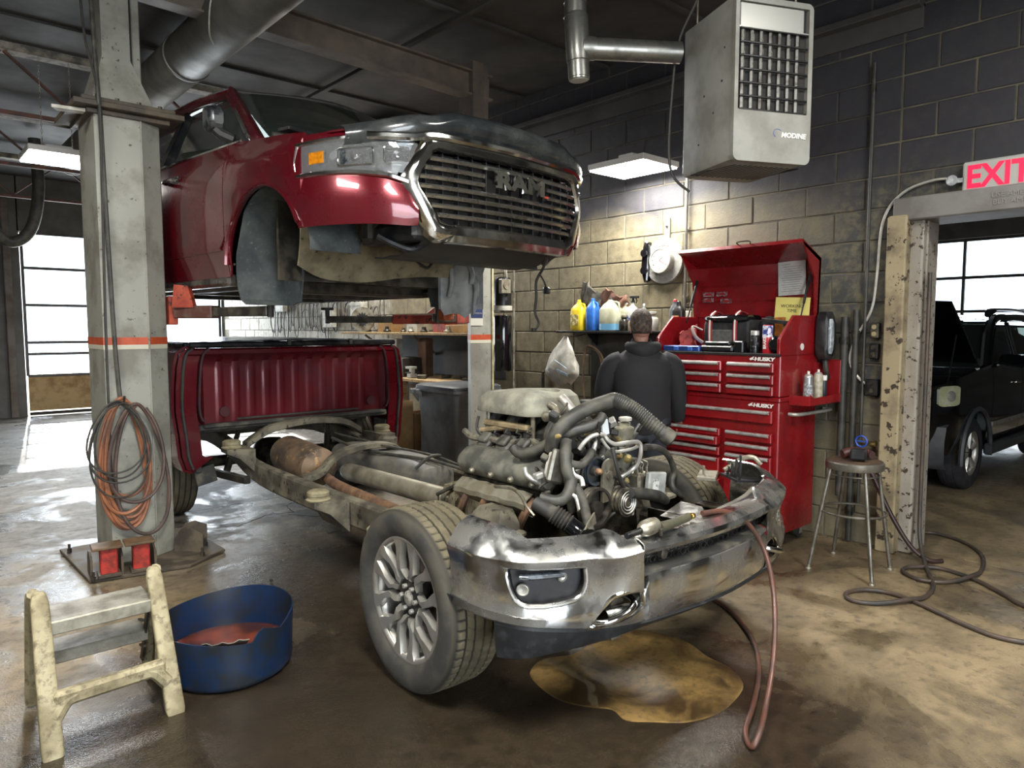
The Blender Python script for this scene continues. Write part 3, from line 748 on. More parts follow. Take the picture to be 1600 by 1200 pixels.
# body mounts
for (y, z, big) in ((1.52, .515, 1), (3.0, .66, 1), (.78, .44, 0)):
    for s in (-1, 1):
        b = sub('body_mount', chs); x = s * .68
        q = MB(); q.loft([[L(s * .57, y - .20, z - .17), L(s * .57, y + .16, z - .17), L(s * .57, y + .16, z + .02), L(s * .57, y - .20, z + .02)],
                          [L(s * .66, y - .12, z - .06), L(s * .66, y + .10, z - .06), L(s * .66, y + .10, z + .015), L(s * .66, y - .12, z + .015)],
                          [L(s * .74, y - .07, z - .02), L(s * .74, y + .07, z - .02), L(s * .74, y + .07, z + .015), L(s * .74, y - .07, z + .015)]])
        q.build('mount_bracket', frame_mat, b)
        q = MB(); q.rev([(.074, 0), (.078, .01), (.066, .018), (.066, .03), (.07, .035), (.07, .055), (.055, .066), (.015, .068)], L(x, y, z + .012), L(x, y, z + 1), n=20); q.build('mount_bushing', pm('bushing', '8c8569', '6a6148', 12, .4, .6, .7), b)
# data labels on the rail
q = MB(); q.box(L(-.5395 - .0, .98, .47), (.003, .10, .085), ch=0); q.build('label', pm('old_label', '9a9580', '6a6656', 60, .45, .55, .6), chs)
for (y, z) in ((2.5, .49), (2.1, .47), (1.95, .45), (1.2, .47), (.86, .42)):
    q = MB(); q.cyl(L(-.575, y, z), L(-.57, y, z), .016, n=10); o = q.build('hole', dark_void, chs)
# wheel-house side bump stop with spring cup
b = sub('bump_stop', chs)
q = MB(); q.rev([(.055, 0), (.066, .02), (.066, .10), (.075, .115), (.075, .13), (.03, .14)], L(-.74, .60, .30), L(-.70, .56, .44), n=20); q.build('cup', dust_beige, b)
q = MB()
for k in range(9):
    a = 2 * pi * k / 9
    q.tube([L(-.74 + .069 * cos(a), .60 + .069 * sin(a), .315), L(-.725 + .069 * cos(a + .6), .585 + .069 * sin(a + .6), .40)], .004, n=5, smooth=0)
    q.tube([L(-.74 + .069 * cos(a), .60 + .069 * sin(a), .315), L(-.725 + .069 * cos(a - .6), .585 + .069 * sin(a - .6), .40)], .004, n=5, smooth=0)
q.build('mesh_sleeve', frame_mat, b)
q = MB(); q.box(L(-.62, .5, .42), (.16, .10, .05)); q.cyl(L(-.66, .46, .45), L(-.60, .46, .45), .03, n=12); q.build('arm_bracket', frame_mat, b)
# exhaust, driveshaft, tank
q = MB(); q.tube([L(-.30, .1, .40), L(-.36, .7, .44), L(-.36, 1.2, .47), L(-.33, 1.9, .50), L(-.25, 2.4, .52)], [.045, .055, .055, .038, .038], n=14); q.build('exhaust_pipe', rust, chs)
q = MB(); q.rev([(.04, 0), (.07, .03), (.07, .42), (.04, .46)], L(-.36, .62, .44), L(-.36, 1.2, .475), n=18); q.build('catalytic_converter', rust, chs)
q = MB(); q.rev([(.05, -.06), (.06, 0), (.10, .02), (.15, .05), (.155, .08), (.155, .62), (.14, .66), (.05, .68)], L(-.20, 2.42, .53), L(-.20, 3.3, .58), n=24); q.build('muffler', pm('muffler_rust', '7b6650', '4c4238', 5, .42, .6, .6, .75, metal=.3, c3='a5825a', sc3=14, lo3=.58, hi3=.68, bump=.1), chs)
q = MB(); q.rev([(.04, -.10), (.045, -.02), (.066, 0), (.07, .02), (.07, 1.35), (.055, 1.42), (.03, 1.45)], L(.02, 1.10, .50), L(.06, 2.8, .46), n=24); q.build('driveshaft', pm('driveshaft', 'a8a290', '8b8470', 6, .42, .6, .4, .5, metal=.5), chs)
q = MB(); q.rev([(.03, 0), (.035, .05), (.03, .12)], L(.02, .95, .50), L(.02, 1.2, .50), n=12); q.build('universal_joint', rust, chs)
q = MB()
R = []
for (y, w, h, zc) in ((1.55, .05, .03, .50), (1.6, .15, .10, .50), (1.85, .185, .135, .50), (2.3, .19, .15, .50), (2.7, .18, .15, .50), (2.95, .15, .12, .50), (3.0, .05, .04, .5)):
    R.append([L(.30 + a * w, y, zc + c * h) for a, c in rrect(2, 2, .6, 4)])
q.loft(R); q.build('fuel_tank', pm('tank_plastic', '4f4e4a', '706c60', 6, .42, .6, .55, .7), chs, ang=40)
q = MB(); q.tube([L(.14, 1.65, .60), L(.25, 1.62, .68), L(.4, 1.7, .66), L(.45, 1.9, .6)], .012, n=8); q.tube([L(.42, 1.3, .58), L(.30, 1.7, .64), L(.1, 2.3, .66), L(.08, 2.8, .7)], .012, n=8); q.tube([L(.45, 1.2, .56), L(.36, 1.7, .66), L(.2, 2.2, .70), L(.16, 2.9, .72)], .009, n=8); o = q.build('fuel_line', rubber_hose, chs); 
q = MB(); q.rev([(.075, 0), (.08, .02), (.08, .10), (.06, .12), (.06, .14), (.03, .15)], L(.50, 2.60, .58), L(.5, 2.6, 2), n=20); q.build('air_spring', frame_mat, chs)
q = MB(); q.rev([(.05, -.8), (.05, -.16), (.10, -.14), (.16, -.10), (.17, 0), (.16, .10), (.10, .14), (.05, .16), (.05, .8)], L(0, 3.9, .42), L(1, 3.9, .42), n=20); q.build('rear_axle', grease, chs)
for s in (-1, 1):
    q = MB(); q.bar(L(s * .62, 3.85, .36), L(s * .60, 2.9, .42), .05, .06); q.build('trailing_arm', steel_dark, chs)
    q = MB(); q.rev([(.03, 0), (.03, .3), (.022, .3), (.022, .5)], L(s * .48, 3.7, .35), L(s * .40, 3.5, .85), n=12); q.build('rear_damper', steel_dark, chs)
# ---- gearbox
q = MB(); R = []
for (y, w, h) in ((.42, .24, .22), (.50, .25, .23), (.62, .19, .18), (.8, .17, .16), (.95, .14, .13), (1.02, .08, .08)):
    R.append([L(0 + a * w, y, .52 + c * h) for a, c in rrect(2, 2, .7, 4)])
q.loft(R)
for k in range(5): q.box(L(0, .62 + .07 * k, .52), (.37 - .02 * k, .014, .35 - .02 * k), ch=.004)
for k in range(6):
    q.bar(L(-.19, .45 + .09 * k, .60), L(-.15, .52 + .09 * k, .44), .012, .02)
gb = q.build('gearbox', pm('gearbox_alloy', 'a39b82', '6e6650', 11, .40, .58, .45, .6, metal=.6, c3='3f3829', sc3=26, lo3=.56, hi3=.64, bump=.5, bsc=70), chs, ang=30)
q = MB(); 
for dx in (0, .05, .09): q.tube([L(-.20 + dx, .40, .50), L(-.24 + dx, .42, .62), L(-.20 + dx, .44, .72), L(-.14 + dx, .40, .80)], .012, n=8)
q.build('cooler_pipe', pm('beige_pipe', 'b3ab8f', '8c8468', 10, .4, .6, .5), chs)
q = MB(); q.tube([L(-.22, .75, .42), L(-.28, .62, .40), L(-.22, .60, .50), L(-.26, .50, .46), L(-.24, .42, .36)], .016, n=8); q.tube([L(-.20, .9, .60), L(-.12, .72, .70), L(.05, .66, .73), L(.16, .6, .66)], .012, n=8); q.build('gearbox_harness', dusty_black, chs)

# ---- wheels
def wheel(x, y, s, steer=0.0, roll=0.0, detail=True):
    """s = -1 outer face towards -X"""
    w = sub('wheel', chs); R_ = .412; W_ = .142
    m = Matrix.Translation(L(x, y, R_)) @ Matrix.Rotation(steer, 4, 'Z') @ (Matrix.Rotation(pi, 4, 'Z') if s > 0 else Matrix.Identity(4)) @ Matrix.Rotation(roll, 4, 'X')
    # local: outer face = -X
    NA = 300 if detail else 72
    prof = [(.276, -.105), (.281, -.118), (.294, -.129), (.315, -.139), (.350, -.142), (.375, -.139), (.393, -.130), (.402, -.121)]
    tread = [(.406, -.113), (.4095, -.100), (.4105, -.088), (.411, -.074), (.402, -.072), (.402, -.064), (.411, -.062), (.4115, -.045), (.412, -.030), (.403, -.028), (.403, -.020), (.412, -.018), (.4125, 0)]
    full = prof + tread
    full = full + [(r, -xx) for r, xx in full[-2::-1]]
    vs = []; fs = []; K = len(full)
    for i in range(NA):
        a = 2 * pi * i / NA
        for j, (r, xx) in enumerate(full):
            if detail and r > .4085:
                side = abs(xx) > .07; ph = (i + (round(abs(xx) * 60) if not side else 0)) % (5 if side else 6)
                if ph == 0: r -= .006 if side else .005
            vs.append((xx, r * cos(a), r * sin(a)))
    for i in range(NA):
        i2 = (i + 1) % NA
        for j in range(K - 1): fs.append((i * K + j, i * K + j + 1, i2 * K + j + 1, i2 * K + j))
    q = MB(); q.add(vs, fs, m); q.build('tyre', tyre_mat, w, ang=25 if detail else 40)
    q = MB(); rim = [(.275, .10), (.258, .095), (.255, .02), (.252, -.06), (.262, -.096), (.270, -.102), (.281, -.107), (.286, -.116), (.280, -.120), (.264, -.116), (.256, -.106)]
    vs = []; fs = []
    N = 64
    for i in range(N):
        a = 2 * pi * i / N
        for r, xx in rim: vs.append((xx, r * cos(a), r * sin(a)))
    K = len(rim)
    for i in range(N):
        for j in range(K - 1): fs.append((i * K + j, i * K + j + 1, ((i + 1) % N) * K + j + 1, ((i + 1) % N) * K + j))
    q.add(vs, fs, m); q.build('rim', alloy, w, ang=50)
    # spokes: 6 pairs of kinked prongs
    for k in range(6):
        a0 = 2 * pi * k / 6 + .2; q = MB()
        for sg in (-1, 1):
            P = []
            for (r, off, xx, hw, hd) in ((.086, .020, -.080, .019, .016), (.106, .028, -.090, .017, .018), (.128, .052, -.095, .018, .017), (.180, .057, -.098, .018, .016), (.222, .052, -.101, .026, .015), (.264, .058, -.104, .044, .014)):
                P.append((r, sg * off, xx, hw, hd))
            R = []
            for (r, o_, xx, hw, hd) in P:
                ring_ = []
                for u, v in ((-1, 1), (-.75, -1), (.75, -1), (1, 1)):
                    yy, zz = r, o_ + u * hw
                    y2 = yy * cos(a0) - zz * sin(a0); z2 = yy * sin(a0) + zz * cos(a0)
                    ring_.append((xx + v * hd, y2, z2))
                R.append(ring_)
            q.loft(R, m=m)
        q.build('spoke', alloy, w, ang=30, fix=True)
    q = MB(); q.rev([(.082, .03), (.082, -.075), (.070, -.085), (.030, -.085)], m @ Vector((0, 0, 0)), m @ Vector((1, 0, 0)), n=24); 
    q2 = MB(); q2.rev([(.092, -.02), (.092, .075), (.084, .086), (.03, .088)], m @ Vector((0, 0, 0)), m @ Vector((-1, 0, 0)), n=24); q2.build('hub', alloy_dark, w)
    q = MB(); q.rev([(.034, .08), (.034, .094), (.026, .100), (.0, .100)], m @ Vector((0, 0, 0)), m @ Vector((-1, 0, 0)), n=20, caps=False); q.build('hub_cap', pm('hub_cap', '6c6a63', '9a978e', 70, .45, .55, .4), w)
    for k in range(6):
        a = 2 * pi * k / 6 + .2 + pi / 6; c = m @ Vector((-.082, .058 * cos(a), .058 * sin(a))); d = m.to_3x3() @ Vector((-1, 0, 0))
        q = MB(); q.cyl(c, c + d * .022, .012, .010, n=6); q.build('lug_nut', alu_bright, w)
    q = MB(); c0, c1 = m @ Vector((.0, 0, 0)), m @ Vector((-.03, 0, 0))
    q.rev([(.04, -.02), (.175, -.02), (.178, 0), (.178, .012), (.04, .02)], c0, c1, n=32); q.build('brake_disc', pm('brake_disc', '4a4541', '5f4b3c', 10, .4, .6, .4, .6, metal=.8), w)
    q = MB(); c0, c1 = m @ Vector((.06, 0, 0)), m @ Vector((-.03, 0, 0)); q.rev([(.235, -.002), (.235, .002), (.0, .003)], c0, c1, n=24, caps=False); q.build('backing_plate', dark_void, w)
    return w
def tyre_material():
    t = NT('tyre_rubber'); p = t.pos(); s = t.sep(t.tc.outputs['Object'])
    n = t.noise(6, 5, .6, vec=p); nf = t.noise(70, 3, .6, vec=p)
    # distance from the wheel axis separates tread and sidewall (object space: centre of the tyre)
    d = t.math('SQRT', t.math('ADD', t.math('MULTIPLY', s[1], s[1]), t.math('MULTIPLY', s[2], s[2])))
    side = t.mix(t.ramp(n, [(.42, 0), (.62, 1)]), hexc('2f2e2b'), hexc('47443b'))
    tr = t.mix(t.ramp(n, [(.40, 0), (.60, 1)]), hexc('625a45'), hexc('4a4434'))
    f = t.ramp(d, [(.385, 0), (.400, 1)])
    c = t.mix(f, side, tr)
    c = t.mix(t.ramp(d, [(.4035, 1), (.4065, 0)]), c, t.mix(f, c, hexc('24221b')))
    t.set(Base_Color=c, Roughness=.78, Normal=t.bump(nf, .15, .003)); return t.m
tyre_mat = tyre_material()
wheel(-.905, 0, -1, steer=radians(-2), roll=.35)
wheel(.905, .0, 1, steer=radians(-2), roll=.1)
wheel(-.90, 3.93, -1, detail=False); wheel(.90, 3.93, 1, detail=False)

# ---- front suspension, both sides
for s in (-1, 1):
    q = MB()
    ua = [(s * .50, -.20, .66), (s * .60, -.22, .66), (s * .74, -.14, .64), (s * .80, 0, .64), (s * .74, .14, .64), (s * .60, .22, .65), (s * .50, .20, .65)]
    q.tube([L(*p) for p in ua], [.015, .017, .020, .024, .020, .017, .015], n=8, flat=2.0, nrm=(0, 0, 1))
    q.build('upper_arm', pm('arm_dusty', '6f6a5b', '8d8672', 9, .42, .6, .6, .7, metal=.3), chs)
    q = MB(); q.tube([L(s * .42, -.24, .30), L(s * .6, -.16, .27), L(s * .82, 0, .25), L(s * .6, .2, .27), L(s * .42, .28, .30)], [.035, .04, .045, .04, .035], n=8, flat=.7); q.build('lower_arm', steel_dark, chs)
    q = MB(); q.rev([(.035, 0), (.04, .04), (.04, .34), (.06, .36), (.06, .40), (.03, .42)], L(s * .66, 0, .28), L(s * .58, .02, .72), n=16); q.build('damper', grease, chs)
    q = MB(); P = []
    for k in range(70):
        a = k * .62; f = k / 69; P.append(L(s * (.66 - .08 * f) + .072 * cos(a), .072 * sin(a), .34 + .32 * f))
    q.tube(P, .012, n=6, smooth=0); q.build('coil_spring', dusty_black, chs)
    # tower the arm bolts to
    q = MB(); q.loft([[L(s * .44, -.14, .50), L(s * .60, -.14, .50), L(s * .60, .16, .50), L(s * .44, .16, .50)], [L(s * .44, -.12, .68), L(s * .56, -.11, .68), L(s * .56, .13, .68), L(s * .44, .14, .68)], [L(s * .44, -.07, .74), L(s * .52, -.07, .74), L(s * .52, .09, .74), L(s * .44, .09, .74)]])
    q.build('spring_tower', frame_mat, chs, ang=30)
    for yy in (-.21, .21):
        q = MB(); q.cyl(L(s * .56, yy, .66), L(s * .60, yy, .66), .026, n=10); q.cyl(L(s * .59, yy, .66), L(s * .62, yy, .66), .014, n=6); q.build('pivot_bolt', alu, chs)
    q = MB(); q.tube([L(s * .40, -.36, .33), L(s * .62, -.34, .34), L(s * .80, -.16, .36)], .014, n=8); q.build('tie_rod', steel_dark, chs)
    # front frame horn and bumper bracket
    q = MB(); q.box(L(s * .60, -.62, .56), (.012, .30, .26), rot=Matrix.Rotation(s * .12, 3, 'Z')); q.box(L(s * .56, -.62, .68), (.10, .30, .012)); q.build('bumper_bracket', grease, chs)
    q = MB()
    for k in range(5): q.cyl(L(s * .607 , -.52 - .05 * k, .50 + .05 * (k % 3)), L(s * .612, -.52 - .05 * k, .50 + .05 * (k % 3)), .014, n=8)
    o = q.build('slot_row', dark_void, chs); o['kind'] = 'stuff'
# ------------------------------------------------------------------ chrome front bumper
bmp = sub('front_bumper', chs)
BP = cr([(-1.045, -.36), (-1.05, -.47), (-1.035, -.60), (-.97, -.72), (-.86, -.79), (-.74, -.835), (-.60, -.875), (-.45, -.905), (-.2, -.935), (0, -.945), (.2, -.935), (.45, -.905), (.60, -.875), (.74, -.835), (.86, -.79), (.97, -.72), (1.035, -.60), (1.05, -.47), (1.045, -.36)], 6)
def seg(x0, x1): return [p for p in BP if x0 <= p[0] <= x1]
def shell(name, pts, prof, mat, thick=.006, **k):
    """prof(x) -> list of (inset, z) from the top back edge down; pts along the bumper plan curve"""
    def nrm(i):
        a = pts[max(i - 1, 0)]; b = pts[min(i + 1, len(pts) - 1)]; t = Vector((b[0] - a[0], b[1] - a[1])).normalized(); return Vector((-t.y, t.x))   # inwards
    P = []
    for i, p in enumerate(pts):
        n = nrm(i); P.append([L(p[0] + n.x * d, p[1] + n.y * d, z) for d, z in prof(p[0])])
    q = MB(); q.grid(len(pts), len(P[0]), lambda i, j: P[i][j], thick)
    return q.build(name, mat, bmp, ang=k.get('ang', 32), fix=True)
def cut(o, cutters):
    """cut holes for good; the cutting solids do not stay in the scene"""
    for c in cutters:
        co = c.build('cut_tool', blackp, None, smooth=False, fix=True)
        md = o.modifiers.new('b', 'BOOLEAN'); md.operation = 'DIFFERENCE'; md.solver = 'EXACT'; md.object = co
        dg = bpy.context.evaluated_depsgraph_get(); dg.update()
        me = bpy.data.meshes.new_from_object(o.evaluated_get(dg)); o.modifiers.clear(); o.data = me
        bpy.data.objects.remove(co)
    o.data.shade_smooth(); o.data.set_sharp_from_angle(angle=radians(32)); return o
def topz(x):
    ax = abs(x); return slerp([.40, .50, .60, .68, .95, 1.05], [.765, .768, .812, .800, .806, .855], ax)
def frontz(x):
    ax = abs(x); return slerp([.45, .60, .75, 1.05], [.735, .728, .745, .755], ax)
def prof_corner(x):
    tz, fz = topz(x), frontz(x); lo = lerp([.48, .62, .80, 1.05], [.44, .445, .475, .515], abs(x))
    w = slerp([.45, .62], [.05, .115], abs(x))
    k = slerp([.50, .62], [0, 1], abs(x))
    return [(w, tz - .005), (w * .93, tz), (w * .45, tz - (tz - fz) * .30), (.012, fz + .012), (0, fz), (.003, fz - .02), (.016 * k, fz - .06), (.020 * k, .64), (.018 * k, .585), (.006, .54), (.0, lo + .04), (.004, lo + .012), (.02, lo), (.05, lo - .004)]
for s in (-1, 1):
    pts = seg(-1.06, -.47) if s < 0 else seg(.47, 1.06)
    o = shell('chrome_corner', pts, prof_corner, chrome_dirty)
    def side(x): return min(BP, key=lambda p: abs(p[0] - x))
    # fog lamp pocket and tow hook mouth
    fx, fy = s * .90, side(s * .90)[1]
    xx0, xx1 = s * 1.005, s * .745
    a, b_ = Vector((*side(xx0), 0)), Vector((*side(xx1), 0)); ctr = (a + b_) / 2; ctr.z = .655; t = (b_ - a).normalized() * (1 if s < 0 else -1)
    ang = atan2(t.y, t.x)
    inw = Vector((-t.y, t.x, 0)); W2 = (b_ - a).length
    out = [(-W2 / 2, .062), (-W2 / 2 + .015, .075), (W2 / 2 - .02, .062), (W2 / 2, .045), (W2 / 2, -.02), (W2 / 2 - .05, -.068), (-W2 / 2 + .09, -.075), (-W2 / 2 + .03, -.03)] if s < 0 else [(W2 / 2, .062), (W2 / 2 - .015, .075), (-W2 / 2 + .02, .062), (-W2 / 2, .045), (-W2 / 2, -.02), (-W2 / 2 + .05, -.068), (W2 / 2 - .09, -.075), (W2 / 2 - .03, -.03)]
    out = cr(out, 3, True)
    mm = frame(L(*ctr), t, (0, 0, 1))       # z axis = t x up
    c1 = MB(); zdir = mm.to_3x3() @ Vector((0, 0, 1)); sg = 1 if zdir.dot(inw) > 0 else -1
    c1.prism(out, (0, 0, .30), org=(0, 0, -.15), ax=((1, 0, 0), (0, 1, 0)), m=mm)
    hk0, hk1 = Vector((*side(s * .73), 0)), Vector((*side(s * .482), 0)); hc = (hk0 + hk1) / 2; hc.z = .525; ht = (hk1 - hk0).normalized() * (1 if s < 0 else -1)
    hm = frame(L(*hc), ht, (0, 0, 1)); hw = (hk1 - hk0).length / 2
    hout = [(-hw * .95, -.055), (-hw * .80, -.03), (-hw * .2, .038), (hw * .2, .052), (hw * .85, .052), (hw, .035), (hw, -.015), (hw * .6, -.042), (-hw * .2, -.062)]
    if s > 0: hout = [(-x_, y_) for x_, y_ in hout]
    hout = cr(hout, 3, True)
    c2 = MB(); c2.prism(hout, (0, 0, .30), org=(0, 0, -.15), ax=((1, 0, 0), (0, 1, 0)), m=hm)
    cut(o, [c1, c2])
    # bezels standing around both mouths
    def on_surface(m_, x_, y_, inn):
        p = m_ @ Vector((x_, y_, 0)); lx = p.x - cx0
        best = min(range(1, len(BP) - 1), key=lambda i: (BP[i][0] - lx) ** 2 + (BP[i][1] - (p.y - cy0)) ** 2)
        tt = Vector((BP[best + 1][0] - BP[best - 1][0], BP[best + 1][1] - BP[best - 1][1])).normalized(); n = Vector((-tt.y, tt.x))
        pl = Vector((lx, p.y - cy0)); d = (pl - Vector(BP[best])).dot(n); pl = pl - n * d + n * inn
        return Vector(L(pl.x, pl.y, p.z))
    q = MB(); q.tube([on_surface(mm, x_, y_, .012) for x_, y_ in out], .010, n=8, smooth=0, closed=True); q.build('fog_bezel', chrome_dirty, bmp)
    q = MB(); q.tube([on_surface(hm, x_, y_, .010) for x_, y_ in hout], .011, n=8, smooth=0, closed=True); q.build('hook_bezel', chrome, bmp)
    inn = inset(out, -.006)
    q = MB(); R = [[on_surface(mm, x_, y_, .022) for x_, y_ in inn], [on_surface(mm, x_ * .94, y_ * .92, .05) for x_, y_ in inn]]
    q.loft(R, caps=False); q.add(R[1], [tuple(range(len(inn)))]); q.build('fog_housing', blackp, bmp, fix=True)
    for (px_, py_, r_) in (((.07, .02, .016), (-.09, -.02, .02)) if s < 0 else ((-.07, .02, .016), (.09, -.02, .02))):
        c = on_surface(mm, px_, py_, .045); c3 = on_surface(mm, px_, py_, .022)
        q = MB(); q.rev([(r_ * 1.2, 0), (r_ * 1.2, .012), (r_, .015), (r_ * .8, .008), (0, .006)], c, c3, n=16, caps=False); q.build('sensor', alu_bright, bmp)
    q = MB(); w_ = .15; P = [on_surface(mm, (-.10 + .17 * k / 5) * (1 if s < 0 else -1), .035, .026) for k in range(6)]
    q.tube(P, .016, n=10, smooth=2, flat=.8); q.build('fog_lamp', pm('fog_lens', '3c4146', '6a7076', 30, .45, .6, .08, .15, coat=1.0), bmp)
    # hook: bent loop of bright steel, dark mouth behind it
    inw2 = Vector((-ht.y, ht.x, 0))
    q = MB(); hb = [Vector(L(*(hc + ht * a_ * hw + inw2 * b2 + Vector((0, 0, c_))))) for a_, b2, c_ in ((.7, .16, .02), (.75, .03, .012), (.5, -.02, .0), (.0, -.035, -.02), (-.5, -.02, -.035), (-.75, .03, -.04), (-.7, .16, -.04))]
    if s > 0: hb = [Vector(L(*(hc + ht * -a_ * hw + inw2 * b2 + Vector((0, 0, c_))))) for a_, b2, c_ in ((.7, .16, .02), (.75, .03, .012), (.5, -.02, .0), (.0, -.035, -.02), (-.5, -.02, -.035), (-.75, .03, -.04), (-.7, .16, -.04))]
    q.tube(hb, .014, n=10, smooth=5); q.build('tow_hook', chrome, bmp)
    q = MB(); q.box(L(*(hc + inw2 * .13)), (.24, .02, .16), rz=atan2(ht.y, ht.x)); q.build('hook_pocket', dark_void, bmp)
# centre: upper bar, mesh, step pad and lower bar
cp = seg(-.50, .50)
shell('upper_bar', cp, lambda x: [(.10, .768 + .012 * (1 - (x / .5) ** 2)), (.09, .773 + .012 * (1 - (x / .5) ** 2)), (.03, .772 + .01 * (1 - (x / .5) ** 2)), (.0, .758), (-.003, .742), (.008, .724), (.03, .718), (.05, .718)], chrome_dirty)
shell('lower_bar', seg(-.64, .64), lambda x: [(.07, .636), (.02, .640), (.004, .630), (-.004, .60), (-.002, .53), (.004, .47), (.016, .446), (.05, .436)] if abs(x) < .475 else [(.07, .50), (.05, .50), (.04, .49), (.035, .48), (.032, .47), (.03, .46), (.03, .45), (.05, .442)], chrome_dirty)
shell('step_pad', cp, lambda x: [(.11, .650), (.10, .654), (.03, .648), (.008, .640), (.008, .632)], dusty_black)
shell('black_top', seg(-.98, .98), lambda x: [(.15, .745), (.14, .755), (.105, .755), (.10, .745)], blackp)
q = MB()
for k in range(27):
    x = -.60 + .046 * k
    for r_ in range(2):
        z = .672 + .030 * r_; xx = x + (.023 if r_ else 0); yy = side(max(-.6, min(.6, xx)))[1] + .055
        q.tube([L(xx + .021 * cos(a), yy, z + .015 * sin(a)) for a in [pi / 3 * j for j in range(6)]], .0035, n=4, smooth=0, closed=True)
o = q.build('lower_grille', blackp, bmp); o['kind'] = 'stuff'
q = MB(); q.rev([(.022, 0), (.022, .02), (.012, .026), (0, .026)], L(-.33, side(-.33)[1] + .05, .69), L(-.33, -1.2, .69), n=14); q.build('radar_sensor', steel_dark, bmp)
shell('lower_valance', seg(-1.03, 1.03), lambda x: [(.02, lerp([0, .48, .62, .80, 1.05], [.44, .445, .45, .48, .52], abs(x))), (.012, lerp([0, .48, .62, .80, 1.05], [.43, .435, .44, .465, .505], abs(x))), (.02, lerp([0, .45, .65, .85, 1.05], [.425, .42, .405, .42, .42], abs(x))), (.035, lerp([0, .45, .65, .85, 1.05], [.415, .41, .395, .385, .36], abs(x))), (.06, lerp([0, .45, .65, .85, 1.05], [.41, .405, .39, .38, .345], abs(x)))], pm('valance', '17181a', '2a2b2c', 20, .5, .7, .5, .65, c3='3c3b37', sc3=60, lo3=.62, hi3=.72), thick=.004)
q = MB(); R = [[L(x, side(x)[1] + .10 + dy, z) for dy, z in ((0, .60), (.10, .60), (.10, .74), (0, .74))] for x in [-.9 + .1 * k for k in range(19)]]
q.loft(R); q.build('impact_beam', pm('impact_beam', '45423c', '6b665a', 7, .4, .6, .6), bmp)
# torn headlamp bracket standing on the far end of the bumper, small fin in the middle
q = MB(); m = frame(L(.86, -.46, .775), (.55, .83, 0), (0, 0, 1))
q.prism([(-.09, 0), (.14, 0), (.10, .05), (.02, .10), (-.04, .19), (-.09, .22), (-.11, .18)], .012, m=m); 
for k in range(4): q.bar(m @ Vector((-.08 + .05 * k, .0, .02)), m @ Vector((-.09 + .05 * k, .14 - .03 * k, .02)), .006, .02, ch=0)
q.build('headlamp_bracket', blackp, bmp)
q = MB(); q.tube([L(.90, -.40, .80), L(.97, -.46, .86), L(1.0, -.52, .88), L(1.02, -.56, .84)], .014, n=8); q.box(L(.70, -.42, .80), (.22, .10, .02), rz=.5); q.cyl(L(.66, -.42, .81), L(.66, -.42, .86), .007, n=8); q.build('bracket_flange', alu, bmp)
q = MB(); q.prism([(-.06, 0), (.06, 0), (.04, .05), (-.03, .02)], .006, org=L(-.60, -.72, .82), ax=((.9, .3, 0), (0, 0, 1))); q.build('bracket_fin', alu, bmp)
q = MB(); q.prism([(0, 0), (.16, .02), (.19, .05), (.16, .08), (0, .07)], .02, org=L(.98, -.62, .36), ax=((1, 0, 0), (0, 1, 0)), ch=.005); q.build('step_bracket', alu_bright, bmp)
# dashed radiator support crossbar behind the bumper, shock tower plates
for s in (-1, 1):
    q = MB(); q.box(L(s * .50, -.50, .62), (.20, .36, .02), rot=Matrix.Rotation(-.25 * s, 3, 'Y')); q.box(L(s * .46, -.45, .55), (.02, .5, .14)); q.build('skid_bracket', grease, chs)
# ------------------------------------------------------------------ engine
eng = sub('engine', chs)
def at(px, py, y):
    """the point of the plane Y = y that lies at this place of the photograph"""
    a = (px - 800) / F; b = (600 - py) / F; pt = math.atan(88 / F); th = radians(41.5)
    fwv = Vector((sin(th) * cos(pt), cos(th) * cos(pt), -sin(pt))); r = fwv + Vector((cos(th), -sin(th), 0)) * a + Vector((sin(th) * sin(pt), cos(th) * sin(pt), cos(pt))) * b
    return Vector((0, 0, CH)) + r * (y / r.y)
ex = 2.66
q = MB(); R = []
for (y, w, z0, z1) in ((2.36, .15, .50, .86), (2.40, .18, .44, .88), (3.05, .18, .44, .88), (3.12, .15, .50, .84)):
    R.append([(ex + a * w, y, (z0 + z1) / 2 + c * (z1 - z0) / 2) for a, c in rrect(2, 2, .5, 3)])
q.loft(R); q.build('engine_block', grease, eng, ang=35)
q = MB(); q.box((ex, 2.75, .38), (.26, .5, .14), ch=.03); q.build('oil_pan', grease, eng)
q = MB()
for (x, z, w, h) in ((ex, .66, .30, .34), (ex - .10, .84, .16, .12), (ex + .10, .84, .16, .12)): q.box((x, 2.335, z), (w, .05, h), ch=.02)
for k in range(9): q.cyl((ex + .14 * cos(k * .7), 2.31, .68 + .17 * sin(k * .7)), (ex + .14 * cos(k * .7), 2.30, .68 + .17 * sin(k * .7)), .009, n=6)
q.build('timing_cover', pm('timing_alloy', '7d7768', '453f33', 13, .40, .58, .45, .6, metal=.6, c3='1f1c17', sc3=24, lo3=.52, hi3=.60, bump=.5, bsc=60), eng)
